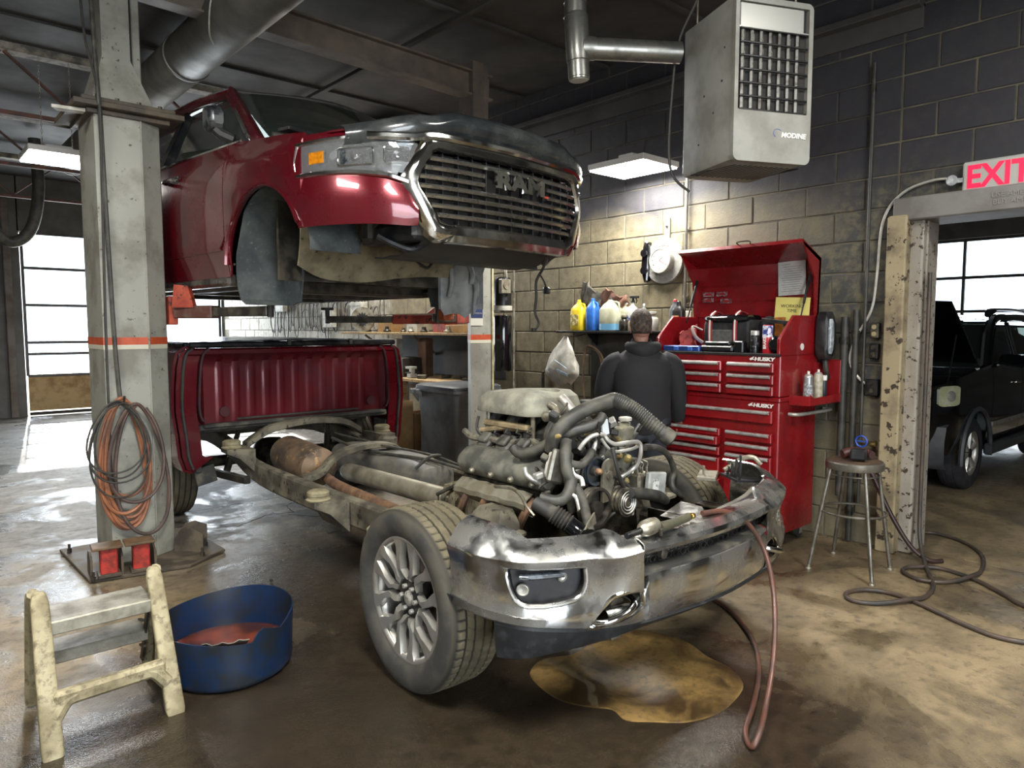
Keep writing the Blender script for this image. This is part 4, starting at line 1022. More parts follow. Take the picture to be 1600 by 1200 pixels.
for s in (-1, 1):
    rot = Matrix.Rotation(s * radians(38), 3, 'Y')
    q = MB(); q.box((ex + s * .20, 2.74, .80), (.20, .66, .18), rot=rot, ch=.02); q.build('cylinder_head', grease, eng)
    q = MB(); R = []
    for y in (2.41, 2.44, 3.04, 3.08):
        k = .8 if y in (2.41, 3.08) else 1.0
        R.append([(ex + s * .27 + rot[0][0] * a * .085 * k + rot[0][2] * c * .062 * k, y, .905 + rot[2][0] * a * .085 * k + rot[2][2] * c * .062 * k) for a, c in rrect(2, 2, .75, 5)])
    q.loft(R)
    q.build('valve_cover', pm('valve_cover', '45453f', '6a685c', 9, .42, .6, .55, .65, bump=.1), eng, ang=40)
    for k in range(4):
        y = 2.50 + .155 * k
        c = sub('ignition_coil', eng) if 0 else eng
        q = MB(); q.box((ex + s * .215, y, 1.005), (.10, .10, .035), rot=rot, ch=.01); q.box((ex + s * .235, y, 1.028), (.07, .07, .025), rot=rot, ch=.008); q.cyl((ex + s * .20, y, .93), (ex + s * .215, y, 1.0), .022, n=10); q.box((ex + s * .15, y, 1.03), (.05, .04, .03), ch=.006); q.build('ignition_coil', pm('coil_black', '2f2e2b', '54524a', 12, .45, .6, .5, .65), eng)
        q = MB(); q.rev([(.010, 0), (.016, .004), (.016, .02), (.008, .03)], (ex + s * .345, y - .04, .87), (ex + s * .42, y - .05, .86), n=8); q.build('cover_bolt', alu, eng)
    # heat shield, manifold runners
    q = MB(); q.grid(9, 6, lambda i, j: (ex + s * (.33 + .06 * sin(j / 5 * pi)), 2.48 + .56 * i / 8, .70 + .11 * j / 5 + .006 * (i % 2)), .004); q.build('heat_shield', pm('heat_shield', 'a39e8c', '857e69', 9, .42, .6, .4, .55, metal=.6, bump=.2), eng, fix=True)
    for k in range(4):
        q = MB(); y = 2.5 + .155 * k; q.tube([(ex + s * .28, y, .80), (ex + s * .36, y - .01, .74), (ex + s * .37, y + .03, .66), (ex + s * .34, y + .08, .60)], .022, n=8); q.build('exhaust_runner', rust, eng)
# intake: plenum, runners, fuel rail
q = MB(); q.box((ex, 2.80, 1.03), (.26, .52, .16), ch=.04); q.build('intake_plenum', dusty_black, eng)
for k in range(4):
    for s in (-1, 1):
        q = MB(); y = 2.55 + .155 * k; q.tube([(ex + s * .02, y, 1.13), (ex + s * .10, y, 1.14), (ex + s * .15, y, 1.07), (ex + s * .13, y, .97)], .028, n=8, flat=1.2); q.build('intake_runner', dusty_black, eng)
q = MB(); q.tube([at(752, 672, 3.02), at(790, 668, 2.86), at(832, 672, 2.66)], .016, n=8, smooth=0); q.box(at(792, 664, 2.85), (.05, .36, .035), ch=.01); q.build('fuel_rail', pm('tan_rail', '8d7d5f', '685b43', 12, .42, .6, .6), eng)
for k in range(5):
    q = MB(); x, y = 760 + 17 * k, 3.0 - .09 * k; q.tube([at(x, 690, y), at(x + 3, 680, y), at(x - 4, 676, y), at(x + 2, 668, y)], .006, n=6); q.build('injector_lead', rubber, eng)
# wiring looms laid over the coils
q = MB(); q.tube([at(725, 672, 3.12), at(738, 682, 3.06), at(765, 686, 2.94), at(795, 692, 2.80), at(830, 690, 2.64), at(850, 700, 2.52)], [.016, .02, .018, .02, .018, .014], n=8); q.build('wiring_loom', pm('loom_dusty', '6b6656', '3f3c33', 22, .42, .58, .7, bump=.4, bsc=90), eng)
q = MB(); q.tube([at(748, 650, 3.1), at(745, 668, 3.1), at(752, 680, 3.05)], .009, n=6); q.tube([at(800, 700, 2.78), at(812, 690, 2.7), at(835, 706, 2.6), at(850, 722, 2.5)], .014, n=8); q.build('wiring_loom', dusty_black, eng)
# dusty top cover with a cut-out
q = MB(); R = []
for (k, z) in ((1.0, 1.165), (1.015, 1.175), (1.0, 1.20), (.93, 1.245), (.80, 1.272), (.55, 1.278)):
    R.append([(2.64 + a * .205 * k, 2.845 + b_ * .245 * k, z + (.012 if b_ < 0 and k < .95 else 0)) for a, b_ in rrect(2, 2, .35, 3)])
q.loft(R); cov = q.build('engine_cover', dust_beige, eng, ang=45, fix=True)
cc = MB(); cc.rev([(.055, 0), (.055, .3)], (2.66, 2.70, 1.19), (2.66, 2.70, 1.6), n=20, m=Matrix.Identity(4)); cut(cov, [cc])
q = MB(); q.rev([(.056, 0), (.056, .03)], (2.66, 2.70, 1.19), (2.66, 2.70, 1.3), n=20); q.build('filler_well', dark_void, eng)
for (x, y) in ((2.48, 2.64), (2.48, 3.0), (2.80, 2.66), (2.8, 3.0)):
    q = MB(); q.cyl((x, y, 1.0), (x, y, 1.18), .012, n=8); q.build('cover_stud', alu, eng)
# pulleys, tensioner, belt
def pulley(px, py, y, r, w, mat, groove=True, name='pulley'):
    c = at(px, py, y)
    pr = [(r * .3, 0), (r, 0)] + ([(r * .95, w * .2), (r, w * .35), (r * .95, w * .5), (r, w * .65), (r * .95, w * .8)] if groove else []) + [(r, w), (r * .86, w), (r * .80, w * .35), (r * .35, w * .35), (r * .32, w * 1.05), (r * .12, w * 1.05), (0, w * 1.05)]
    q = MB(); q.rev(pr, c, c + Vector((0, -1, 0)), n=32, caps=False); q.build(name, mat, eng, ang=30)
    q = MB(); q.cyl(c + Vector((0, .1, 0)), c, r * .3, n=12); q.build('pulley_shaft', steel_dark, eng); return c
steel_blue = pm('pulley_blue', '3f4a56', '55524b', 12, .45, .62, .4, .55, metal=.6)
c_a = pulley(922, 734, 2.30, .072, .045, steel_blue)
q = MB(); q.rev([(.016, 0), (.016, .02), (.008, .03)], c_a + Vector((0, -.045, 0)), c_a + Vector((0, -.2, 0)), n=8); q.build('rusty_nut', rust, eng)
c_b = pulley(964, 781, 2.24, .072, .07, pm('clutch_steel', '77715f', '3b3833', 20, .4, .6, .4, .5, metal=.6), name='compressor_pulley')
q = MB()
for r_ in (.02, .035, .05): q.rev([(r_, 0), (r_ + .006, .004), (r_ + .008, 0)], c_b + Vector((0, -.072, 0)), c_b + Vector((0, -1, 0)), n=28, caps=False)
o = q.build('clutch_face', alu_bright, eng)
c_c = pulley(923, 791, 2.27, .098, .05, steel_dark, name='crank_pulley')
c_d = pulley(948, 734, 2.26, .040, .03, grease, groove=False, name='idler_pulley')
q = MB(); m = frame(at(949, 740, 2.24), (.2, 0, 1), (1, 0, -.2)); q.prism(cr([(-.14, -.012), (-.13, -.024), (-.02, -.045), (.05, -.045), (.075, 0), (.05, .045), (-.02, .045), (-.13, .024)], 3), -.015, m=m, ax=((1, 0, 0), (0, 1, 0))); q.cyl(at(949, 742, 2.235), at(949, 742, 2.235) + Vector((0, -.02, 0)), .022, n=16); q.build('belt_tensioner', alu, eng)
q = MB(); P = [c_a + Vector((-.075, -.02, 0)), c_a + Vector((0, -.02, .075)), c_a + Vector((.07, -.02, .03)), c_d + Vector((-.04, -.03, 0)), c_b + Vector((.07, -.03, .05)), c_b + Vector((.05, -.03, -.06)), c_b + Vector((-.05, -.03, -.05)), c_c + Vector((.07, -.03, -.08)), c_c + Vector((-.05, -.03, -.09)), c_c + Vector((-.10, -.03, .02))]
q.tube(P, .008, n=6, smooth=5, closed=True); q.build('drive_belt', rubber, eng)
q = MB(); q.cyl(c_b + Vector((0, .02, 0)), c_b + Vector((0, .24, 0)), .062, n=20); q.box(c_b + Vector((0, .16, .06)), (.06, .1, .05)); q.build('compressor', grease, eng)
q = MB(); c = at(905, 745, 2.34); q.box(c, (.05, .02, .17), rot=Matrix.Rotation(.5, 3, 'Y')); q.box(at(875, 730, 2.34), (.14, .03, .16), rot=Matrix.Rotation(.3, 3, 'Y'), ch=.01); q.box(at(893, 770, 2.30), (.07, .03, .20), rot=Matrix.Rotation(-.2, 3, 'Y'), ch=.01); q.build('front_bracket', pm('bright_bracket', '8f8c82', '6a6558', 12, .42, .6, .4, .5, metal=.8), eng)
# cast lumps, brass fittings and senders filling the space between the parts
random.seed(21)
lump_m = [alu, grease, dusty_black, pm('ochre_dirt', '91814f', '6d5c38', 15, .4, .6, .7), steel_dark, alu_bright]
for k in range(64):
    px = random.uniform(838, 1000); py = random.uniform(640, 800); y = random.uniform(2.33, 2.48)
    if px > 960: py = random.uniform(680, 800)
    c = at(px, py, y); q = MB(); s_ = random.uniform(.012, .030)
    if k % 3 == 0: q.rev([(s_ * .6, 0), (s_, s_ * .4), (s_, s_ * 1.6), (s_ * .5, s_ * 2.4)], c, c + Vector((random.uniform(-1, 1), -1, random.uniform(-1, 1))), n=10)
    elif k % 3 == 1: q.box(c, (s_ * 2, s_ * 1.6, s_ * 1.3), rot=Matrix.Rotation(random.uniform(-1, 1), 3, 'Y') @ Matrix.Rotation(random.uniform(-1, 1), 3, 'Z'), ch=s_ * .2)
    else: q.tube([c, c + Vector((random.uniform(-.05, .05), -.02, .03)), c + Vector((random.uniform(-.08, .08), 0, random.uniform(-.05, .09)))], s_ * .35, n=6)
    q.build(('sender', 'connector', 'wire_lead')[k % 3], lump_m[(k * 5) % 6], eng)
for k in range(16):
    px = random.uniform(720, 850); py = lerp([720, 850], [738, 768], px) + random.uniform(-6, 22); y = lerp([720, 850], [3.1, 2.5], px) - .02
    c = at(px, py, y) + Vector((-.02, 0, 0)); q = MB(); q.tube([c, c + Vector((-.03, .01, -.02)), c + Vector((-.02, random.uniform(-.08, .08), random.uniform(-.09, .03)))], random.uniform(.005, .012), n=6); q.build('wire_lead', lump_m[k % 6], eng)
# hoses
def hose(pts, r, mat, name='hose', n=12, parent=None, sm=7, ribs=0):
    P = [at(*p) for p in pts]; q = MB(); q.tube(P, r, n=n, smooth=sm)
    if ribs:
        Q = [Vector(p) for p in cr([tuple(p) for p in P], 26)]; a0, a1 = int(len(Q) * ribs), len(Q) - 8
        rr = r if not isinstance(r, list) else r[-1]
        for i in range(a0, a1, 3): 
            d = (Q[i + 1] - Q[i]); q.rev([(rr * .98, -.003), (rr * 1.07, 0), (rr * .98, .003)], Q[i], Q[i] + d.normalized(), n=n, caps=False)
    return q.build(name, mat, parent or eng)
hose([(862, 704, 2.40), (866, 682, 2.38), (884, 660, 2.35), (915, 640, 2.32), (948, 628, 2.30), (962, 625, 2.27), (985, 636, 2.20), (1010, 655, 2.14), (1040, 680, 2.07)], [.036, .036, .036, .036, .037, .036, .035, .035, .036], rubber_hose, 'radiator_hose', n=16, ribs=.62)
hose([(1036, 677, 2.08), (1042, 681, 2.065), (1049, 686, 2.05)], [.040, .042, .040], dusty_black, 'hose_end', n=16)
c = at(1047.5, 685, 2.052); q = MB(); d = (at(1049, 686, 2.05) - at(1036, 677, 2.08)).normalized(); q.rev([(.034, 0), (.034, .012), (0, .012)], at(1049, 686, 2.05) - d * .004, at(1049, 686, 2.05) + d, n=16, caps=False); q.build('hose_mouth', dark_void, eng)
hose([(803, 700, 2.62), (812, 708, 2.58), (835, 705, 2.50), (862, 690, 2.42), (885, 677, 2.36), (915, 668, 2.30), (934, 660, 2.27), (942, 648, 2.27)], [.026, .027, .027, .027, .027, .027, .025, .022], rubber_hose, 'heater_hose', n=14)
hose([(884, 690, 2.34), (884, 710, 2.30), (886, 735, 2.27), (893, 752, 2.25), (885, 775, 2.24), (868, 783, 2.26), (845, 778, 2.32)], .028, rubber_hose, 'coolant_hose', n=14)
hose([(884, 700, 2.33), (890, 722, 2.28), (905, 727, 2.26), (918, 718, 2.26), (925, 705, 2.28)], .020, rubber_hose, 'coolant_hose', n=12)
hose([(836, 786, 2.22), (855, 797, 2.16), (872, 808, 2.10), (888, 820, 2.06)], [.030, .032, .034, .034], dusty_black, 'intake_duct', n=14)
q = MB(); P = [at(866, 803, 2.11), at(888, 818, 2.06)]
for k in range(6):
    f = k / 5; p = P[0].lerp(P[1], f); d = (P[1] - P[0]).normalized(); q.rev([(.036, -.006), (.043, 0), (.036, .006)], p, p + d, n=16, caps=False)
q.build('intake_bellows', rubber, eng)
hose([(886, 818, 2.065), (900, 829, 2.03), (910, 836, 2.0)], [.040, .042, .042], black_gloss, 'intake_snout', n=16)
d = (at(910, 836, 2.0) - at(900, 829, 2.03)).normalized(); q = MB(); p = at(910, 836, 2.0); q.rev([(.038, -.003), (.038, .004), (0, .004)], p, p + d, n=16, caps=False); q.build('snout_mouth', dark_void, eng)
hose([(900, 760, 2.24), (910, 780, 2.18), (916, 805, 2.12), (922, 832, 2.05)], .022, rubber_hose, 'coolant_hose', n=12)
hose([(874, 662, 2.5), (869, 640, 2.55), (858, 632, 2.6)], [.02, .018, .016], alu, 'coolant_pipe')
hose([(898, 646, 2.45), (888, 632, 2.5), (878, 622, 2.55)], [.022, .022, .026], alu_bright, 'coolant_pipe', n=12)
hose([(905, 702, 2.28), (914, 690, 2.26), (926, 681, 2.25), (942, 679, 2.24), (950, 688, 2.23), (962, 694, 2.22), (985, 691, 2.22), (999, 692, 2.22), (1001, 708, 2.22), (996, 725, 2.24), (985, 736, 2.26), (962, 750, 2.28)], .0105, alu_bright, 'refrigerant_line', n=8)
hose([(926, 708, 2.28), (930, 696, 2.27), (936, 688, 2.26)], .013, alu_bright, 'refrigerant_line', n=8)
hose([(940, 686, 2.22), (950, 700, 2.21), (962, 706, 2.21), (985, 702, 2.21), (996, 698, 2.22)], .008, alu_bright, 'refrigerant_line', n=8)
hose([(893, 732, 2.26), (897, 742, 2.24), (908, 748, 2.22), (911, 760, 2.2)], .011, alu_bright, 'refrigerant_line', n=8)
hose([(893, 772, 2.22), (902, 780, 2.2), (908, 798, 2.16)], [.008, .012, .016], alu_bright, 'refrigerant_line', n=8)
hose([(957, 700, 2.19), (962, 722, 2.18), (968, 745, 2.18), (975, 762, 2.2)], .011, rubber, 'drain_hose', n=8)
hose([(820, 730, 2.46), (823, 742, 2.45), (838, 752, 2.42), (846, 754, 2.4)], [.012, .012, .015, .017], alu_bright, 'coolant_pipe', n=10)
hose([(862, 705, 2.38), (856, 722, 2.38), (853, 742, 2.38), (858, 752, 2.38)], .008, white_dirty, 'dipstick_tube', n=8)
hose([(773, 760, 2.62), (800, 763, 2.5), (815, 776, 2.40), (822, 790, 2.32), (835, 806, 2.26)], [.008, .01, .009, .007, .006], alu, 'brake_line', n=6)
# right hand hoses, control module, reservoir
hose([(1007, 699, 2.30), (1028, 700, 2.36), (1044, 712, 2.42), (1053, 735, 2.44), (1050, 752, 2.44), (1054, 766, 2.42), (1072, 778, 2.4)], .018, rubber_hose, 'coolant_hose', n=10)
hose([(985, 770, 2.16), (1010, 772, 2.18), (1030, 776, 2.2), (1040, 782, 2.22)], [.026, .03, .03, .024], rubber, 'intake_boot', n=12)
hose([(1060, 778, 2.5), (1085, 786, 2.36), (1110, 795, 2.22)], .012, rubber_hose, 'coolant_hose', n=8)
abs_ = sub('brake_module', chs)
q = MB(); c = at(1024, 757, 2.30); q.box(c, (.15, .035, .135), rot=Matrix.Rotation(.12, 3, 'Y'), ch=.008); q.build('cover', pm('module_cover', 'a9aaa4', '8f8f88', 12, .45, .6, .45), abs_)
q = MB(); q.box(c + Vector((-.02, -.0195, .005)), (.05, .003, .06), ch=0, rot=Matrix.Rotation(.12, 3, 'Y')); q.build('label', pm('clean_label', 'd8d8d2', '8a8a86', 70, .5, .6, .5), abs_)
q = MB(); q.box(c + Vector((-.04, .10, 0)), (.12, .14, .12), ch=.012); q.cyl(c + Vector((-.04, .17, 0)), c + Vector((-.04, .25, 0)), .04, n=14)
for k in range(5): q.cyl(c + Vector((-.08 + .02 * k, .06 + .03 * (k % 2), .06)), c + Vector((-.08 + .02 * k, .06 + .03 * (k % 2), .085)), .007, n=8)
q.build('valve_block', alu, abs_)
for k in range(5):
    q = MB(); p = c + Vector((-.08 + .02 * k, .06 + .03 * (k % 2), .085)); q.tube([p, p + Vector((0, 0, .03)), p + Vector((-.06, .06, .05)), p + Vector((-.14, .12, .02 * k - .05))], .004, n=6); q.build('brake_line', alu, abs_)
q = MB(); c = at(975, 668, 2.5); q.rev([(.05, -.10), (.055, -.09), (.055, 0), (.035, .012), (.035, .03), (.02, .034)], c, c + Vector((0, 0, 1)), n=18); q.build('reservoir', pm('reservoir', '5f5c50', '89856f', 14, .45, .6, .5), eng)
q = MB(); c = at(977, 657, 2.48); q.rev([(.034, 0), (.036, .004), (.036, .016), (.03, .02)], c, c + Vector((0, 0, 1)), n=18); q.build('reservoir_cap', white_dirty, eng)
q = MB(); q.tube([at(915, 640, 2.9), at(893, 628, 2.85), at(880, 640, 2.7), at(862, 652, 2.6)], .012, n=8); q.tube([at(1000, 665, 2.5), at(985, 690, 2.44), at(965, 712, 2.4)], .016, n=8); q.build('wiring_loom', dusty_black, eng)
q = MB(); q.box(at(900, 640, 2.9), (.22, .22, .02), rot=Matrix.Rotation(.1, 3, 'X')); q.box(at(925, 632, 2.95), (.10, .16, .05)); q.build('cowl_plate', dusty_black, eng)
for a_ in ((936, 680, 2.24, (.012, .01, .13), 0), (1003, 665, 2.3, (.09, .02, .012), -.7), (942, 660, 2.3, (.05, .04, .05), 0)):
    q = MB(); q.box(at(*a_[:3]), a_[3], rot=Matrix.Rotation(a_[4], 3, 'Y')); q.build('mount_tab', black_satin, eng)
q = MB(); q.box(at(945, 668, 2.26), (.045, .012, .075), rot=Matrix.Rotation(-.2, 3, 'Y')); q.build('pale_tag', pm('pale_tag', 'b9bfc0', None, rough=.5), eng)

# ------------------------------------------------------------------ load bed
bed = sub('load_bed', chs)
X0, X1, Y0, Y1 = 1.64, 3.70, 5.75, 7.72
bmid = (X0 + X1) / 2
def bprof(s):      # outer skin section, as x offset and height
    return [(.90, .50), (.955, .52), (.985, .62), (1.0, .80), (1.02, .98), (1.015, 1.15), (1.0, 1.32), (.975, 1.42), (.93, 1.455), (.85, 1.46)]
for s in (-1, 1):
    yw = 6.55
    q = MB(); ny = 25; pr = bprof(s)
    def fpt(i, j):
        y = Y0 + (Y1 - Y0) * i / (ny - 1); x, z = pr[j]
        d = abs(y - yw); arch = sqrt(max(0, .50 ** 2 - d * d)) + .40 if d < .50 else 0
        zb = max(.50, arch); z = zb + (z - .50) / .96 * (1.46 - zb)
        return (bmid + s * x * 1.01, y, z)
    q.grid(ny, len(pr), fpt, .02); q.build('side_panel', red_truck, bed, ang=35, fix=True)
    # front flange of the side, folded in, with dark seal
    q = MB(); R = []
    for x, z in pr: R.append([(bmid + s * x * 1.0, Y0 - .01, z), (bmid + s * (x - .15), Y0 - .012, max(.60, z)), (bmid + s * (x - .15), Y0 + .02, max(.60, z)), (bmid + s * x, Y0 + .02, z)])
    q.loft(R); q.build('front_flange', red_truck, bed, ang=30, fix=True)
    q = MB(); q.tube([(bmid + s * (x - .045), Y0 - .018, z + .0) for x, z in pr[1:-1]], .013, n=6, smooth=3); q.build('seal', rubber, bed)
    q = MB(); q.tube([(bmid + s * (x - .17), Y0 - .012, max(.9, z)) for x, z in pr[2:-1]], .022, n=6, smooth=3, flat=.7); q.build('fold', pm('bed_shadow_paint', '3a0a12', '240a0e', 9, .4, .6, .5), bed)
    q = MB(); q.box((bmid + s * .86, Y0 + .12, .62), (.05, .22, .28)); q.box((bmid + s * .80, Y0 + .05, .45), (.16, .03, .14), rot=Matrix.Rotation(s * .2, 3, 'Y')); q.build('splash_shield', dusty_black, bed)
# headboard: recessed panel with pressed ribs
q = MB(); nx, nz = 141, 12; xa, xb, za, zb = bmid - .83, bmid + .83, .86, 1.40
ribs = [(xa + .16 + k * .128) for k in range(11)]
def hb(i, j):
    x = xa + (xb - xa) * i / (nx - 1); z = za + (zb - za) * j / (nz - 1); d = 0
    if .90 < z < 1.33:
        for r_ in ribs:
            u = abs(x - r_)
            if u < .030: d = max(d, .006 * min(1, (.030 - u) / .008))
        if (x - xa) < .05 or (xb - x) < .05: d = 0
    e = min(x - xa, xb - x, (zb - z) * 1.2)
    y = Y0 + .045 - d - (.05 * max(0, 1 - e / .035) if e < .035 else 0)
    return (x, y, z)
q.grid(nx, nz, hb, 0); hb_o = q.build('headboard', pm('bed_paint', '5c0c18', '470e18', 3, .45, .7, .42, .55, metal=.35, coat=.35), bed, ang=50)
q = MB(); q.box((bmid, Y0 + .075, 1.12), (1.72, .03, .56)); q.build('headboard_back', red_truck, bed)
q = MB(); q.box((bmid, Y0 + .01, 1.43), (1.86, .07, .06), ch=.015); q.build('top_rail', red_truck, bed)
q = MB(); q.box((bmid, Y0 + .02, .845), (1.64, .09, .035), ch=.01); q.build('bottom_flange', dusty_black, bed)
q = MB(); q.box((bmid, Y0 + .01, .885), (1.1, .02, .02), ch=.006); q.build('wiring_strip', rubber, bed)
for x in (xa + .19, xb - .14):
    q = MB(); q.cyl((x, Y0 + .05, .95), (x, Y0 + .02, .95), .042, n=18); q.build('grommet', pm('red_grommet', '3f0c12', None, rough=.6), bed)
q = MB(); q.box((bmid, (Y0 + Y1) / 2, .83), (1.7, Y1 - Y0, .05), ch=.01); 
for k in range(5): q.box((bmid, Y0 + .25 + .36 * k, .785), (1.5, .08, .05))
q.build('bed_floor', dusty_black, bed)
q = MB(); q.box((bmid, Y1, 1.1), (1.9, .05, .7), ch=.02); q.build('tailgate', red_truck, bed)
# soft tonneau cover
q = MB(); q.grid(21, 15, lambda i, j: (bmid - .90 + 1.80 * i / 20, Y0 - .03 + (Y1 - Y0 + .04) * j / 14, 1.505 + .018 * sin(pi * i / 20) * (1 + .25 * cos(j * pi)) + .004 * sin(i * 2.1 + j)), .01); q.build('tonneau_cover', pm('cover_vinyl', '3c4046', '585b5e', 3, .42, .62, .28, .42, coat=.2), bed, ang=60)
q = MB(); q.box((bmid, Y0 - .03, 1.487), (1.84, .05, .045), ch=.012); q.box((bmid - .92, (Y0 + Y1) / 2, 1.485), (.06, Y1 - Y0, .045), ch=.012); q.box((bmid + .92, (Y0 + Y1) / 2, 1.485), (.06, Y1 - Y0, .045), ch=.012); q.build('cover_frame', black_satin, bed)
for x in (bmid - .12, bmid + .45):
    q = MB(); q.box((x, Y0 - .055, 1.50), (.03, .02, .05)); q.build('clamp', rubber, bed)
# ================================================================== lifted crew cab
cab = thing('truck_cab', 'dark red pickup cab raised high on the lift, chrome grille and clear headlamps', 'truck cab', (2.80, 3.20, 0), radians(5.5))
CM = M[cab]
PLAN = cr([(-1.0, .64), (-.985, .50), (-.94, .33), (-.86, .17), (-.76, .07), (-.62, .005), (-.40, -.035), (0, -.06), (.40, -.035), (.62, .005), (.76, .07), (.86, .17), (.94, .33), (.985, .50), (1.0, .64)], 5)
def py_(x):
    b_ = [p for p in PLAN]; xs = [p[0] for p in b_]
    if x <= xs[0]: return b_[0][1]
    for a, c in zip(b_, b_[1:]):
        if a[0] <= x <= c[0] and c[0] > a[0]: return a[1] + (c[1] - a[1]) * (x - a[0]) / (c[0] - a[0])
    return b_[-1][1]
def cseg(x0, x1, n):
    P = [p for p in PLAN if x0 < p[0] < x1]; return [(x0, py_(x0))] + P + [(x1, py_(x1))]
def arch_z(y):
    d = y - 1.04
    return 2.0 + sqrt(max(0, .44 ** 2 - d * d)) if abs(d) < .44 else None
def zbot(y):
    a = arch_z(y)
    if y < .62: return lerp([.4, .60], [2.165, 2.17], y) if a is None else a
    if a is not None: return max(a, lerp([.6, 1.48], [2.17, 1.94], y) if y < 1.04 else a)
    return 1.945
def ztop(y): return lerp([.4, .8, 1.25, 1.5, 3.9], [2.645, 2.70, 2.745, 2.765, 2.775], y)
def xside(y, z):
    x = lerp([1.94, 2.06, 2.12, 2.45, 2.62, 2.66, 2.78], [.965, .985, 1.0, 1.005, .995, .975, .945], z)
    return x - (.02 * max(0, (.7 - y) / .2) if y < .7 else 0)
for s in (-1, 1):
    def piece(name, y0, y1, ny, nz=12):
        q = MB(cab)
        ys = [y0 + (y1 - y0) * i / (ny - 1) for i in range(ny)]
        q.grid(ny, nz, lambda i, j: (s * xside(ys[i], zbot(ys[i]) + (ztop(ys[i]) - zbot(ys[i])) * j / (nz - 1)), ys[i], zbot(ys[i]) + (ztop(ys[i]) - zbot(ys[i])) * j / (nz - 1)), .012)
        return q.build(name, red_truck, cab, ang=30, fix=True)
    piece('fender', .60, 1.50, 46); d1 = piece('front_door', 1.508, 2.66, 10); d2 = piece('rear_door', 2.668, 3.55, 8); piece('rear_corner', 3.555, 3.85, 4)
    # arch lip
    q = MB(cab); q.tube([(s * 1.0, 1.04 + .455 * cos(a), 2.0 + .455 * sin(a)) for a in [radians(-6 + 192 * k / 24) if k else radians(2) for k in range(25)] if 2.0 + .455 * sin(a) > (2.16 if cos(a) < 0 else 1.95)], .026, n=8, smooth=0, flat=.55, nrm=(1, 0, 0)); q.build('wheel_arch_lip', red_truck, cab)
    # front wing section round the corner, above and below the lamp
    pts = cseg(-1.0, -.665, 0) if s < 0 else cseg(.665, 1.0, 0)
    def low(x): return lerp([.66, .72, .80, 1.0], [2.155, 2.15, 2.155, 2.165], abs(x))
    def hi(x): return lerp([.66, .70, .80, 1.0], [2.27, 2.35, 2.385, 2.43], abs(x))
    q = MB(cab); q.grid(len(pts), 8, lambda i, j: (pts[i][0] * (1 + .012 * sin(pi * j / 7)), pts[i][1] - .015 * sin(pi * j / 7), low(pts[i][0]) + (hi(pts[i][0]) - low(pts[i][0])) * j / 7), .012); q.build('wing_corner', red_truck, cab, ang=30, fix=True)
    q = MB(cab); q.grid(len(pts), 4, lambda i, j: (pts[i][0] * .995, pts[i][1] + .02 + .02 * j, lerp([.66, 1.0], [2.60, 2.605], abs(pts[i][0])) + .05 * (j / 3) ** .6), .01); q.build('wing_top', red_truck, cab, ang=30, fix=True)
    q = MB(cab); q.grid(5, 6, lambda i, j: (s * (1.0 - .003 * i), .645 - .10 * i / 4, 2.42 + .20 * j / 5), .01); q.build('wing_edge', red_truck, cab, fix=True)
    # headlamp
    hl = sub('headlamp', cab)
    q = MB(cab); q.grid(len(pts), 8, lambda i, j: (pts[i][0] * .985, pts[i][1] + .035, lerp([.66, .74, 1.0], [2.40, 2.405, 2.44], abs(pts[i][0])) + .19 * j / 7), .008); q.build('reflector', pm('lamp_chrome', 'd0d2d0', '7b8082', 12, .45, .6, .08, .2, metal=1.0), hl, fix=True)
    for k, (xa, xb, za, zb) in enumerate(((.70, .80, 2.475, 2.545), (.84, .93, 2.465, 2.545))):
        pa, pb = Vector((s * xa, py_(s * xa) + .022, 0)), Vector((s * xb, py_(s * xb) + .022, 0)); c = (pa + pb) / 2; c.z = (za + zb) / 2
        dd = (pb - pa); q = MB(cab); q.box(c, (dd.length, .03, zb - za), rz=atan2(dd.y, dd.x), ch=.008); q.build('projector', pm('projector_dark', '202427', '3f4649', 40, .45, .6, .08, .15, coat=1.0), hl)
        n_ = Vector((dd.y, -dd.x, 0)).normalized(); n_ = n_ if n_.y < 0 else -n_
        q = MB(cab); q.rev([(.024, 0), (.026, .006), (.02, .010), (.012, .016), (0, .018)], c + n_ * .014, c + n_, n=16, caps=False); q.build('projector_lens', lens, hl)
        q = MB(cab); q.tube([c + n_ * .018 + dd.normalized() * a_ + Vector((0, 0, b_)) for a_, b_ in rrect(dd.length * 1.08, (zb - za) * 1.1, .012, 2)], .004, n=5, smooth=0, closed=True); q.build('projector_trim', chrome, hl)
    pa = Vector((s * .965, py_(s * .965) + .01, 2.52)); pb = Vector((s * .988, py_(s * .988) + .02, 2.52)); dd = pb - pa; q = MB(cab); q.box((pa + pb) / 2, (.11, .012, .062), rz=atan2(dd.y, dd.x)); q.build('side_marker', pm('amber', 'c47a14', 'a25f0c', 40, .4, .6, .15, coat=.8), hl)
    q = MB(cab); q.grid(len(pts), 6, lambda i, j: (pts[i][0] * 1.0, pts[i][1] + .002 - .008 * sin(pi * j / 5), lerp([.66, .74, 1.0], [2.405, 2.42, 2.445], abs(pts[i][0])) + .17 * j / 5)); q.build('cover_lens', lens, hl)
    q = MB(cab); q.tube([(p[0] * 1.0, p[1] - .004, lerp([.66, .70, .80, 1.0], [2.30, 2.37, 2.405, 2.44], abs(p[0]))) for p in pts], .014, n=6, smooth=0); q.tube([(p[0], p[1] + .004, lerp([.66, 1.0], [2.598, 2.606], abs(p[0]))) for p in pts], .012, n=6, smooth=0); q.tube([(s * 1.0, .63, 2.605), (s * 1.003, .655, 2.52), (s * 1.0, .63, 2.44)], .009, n=6); q.build('lamp_surround', chrome, hl)
    # greenhouse: pillars, glass
    g = lambda y, z: s * lerp([2.76, 3.20, 3.30], [.945, .735, .66], z)
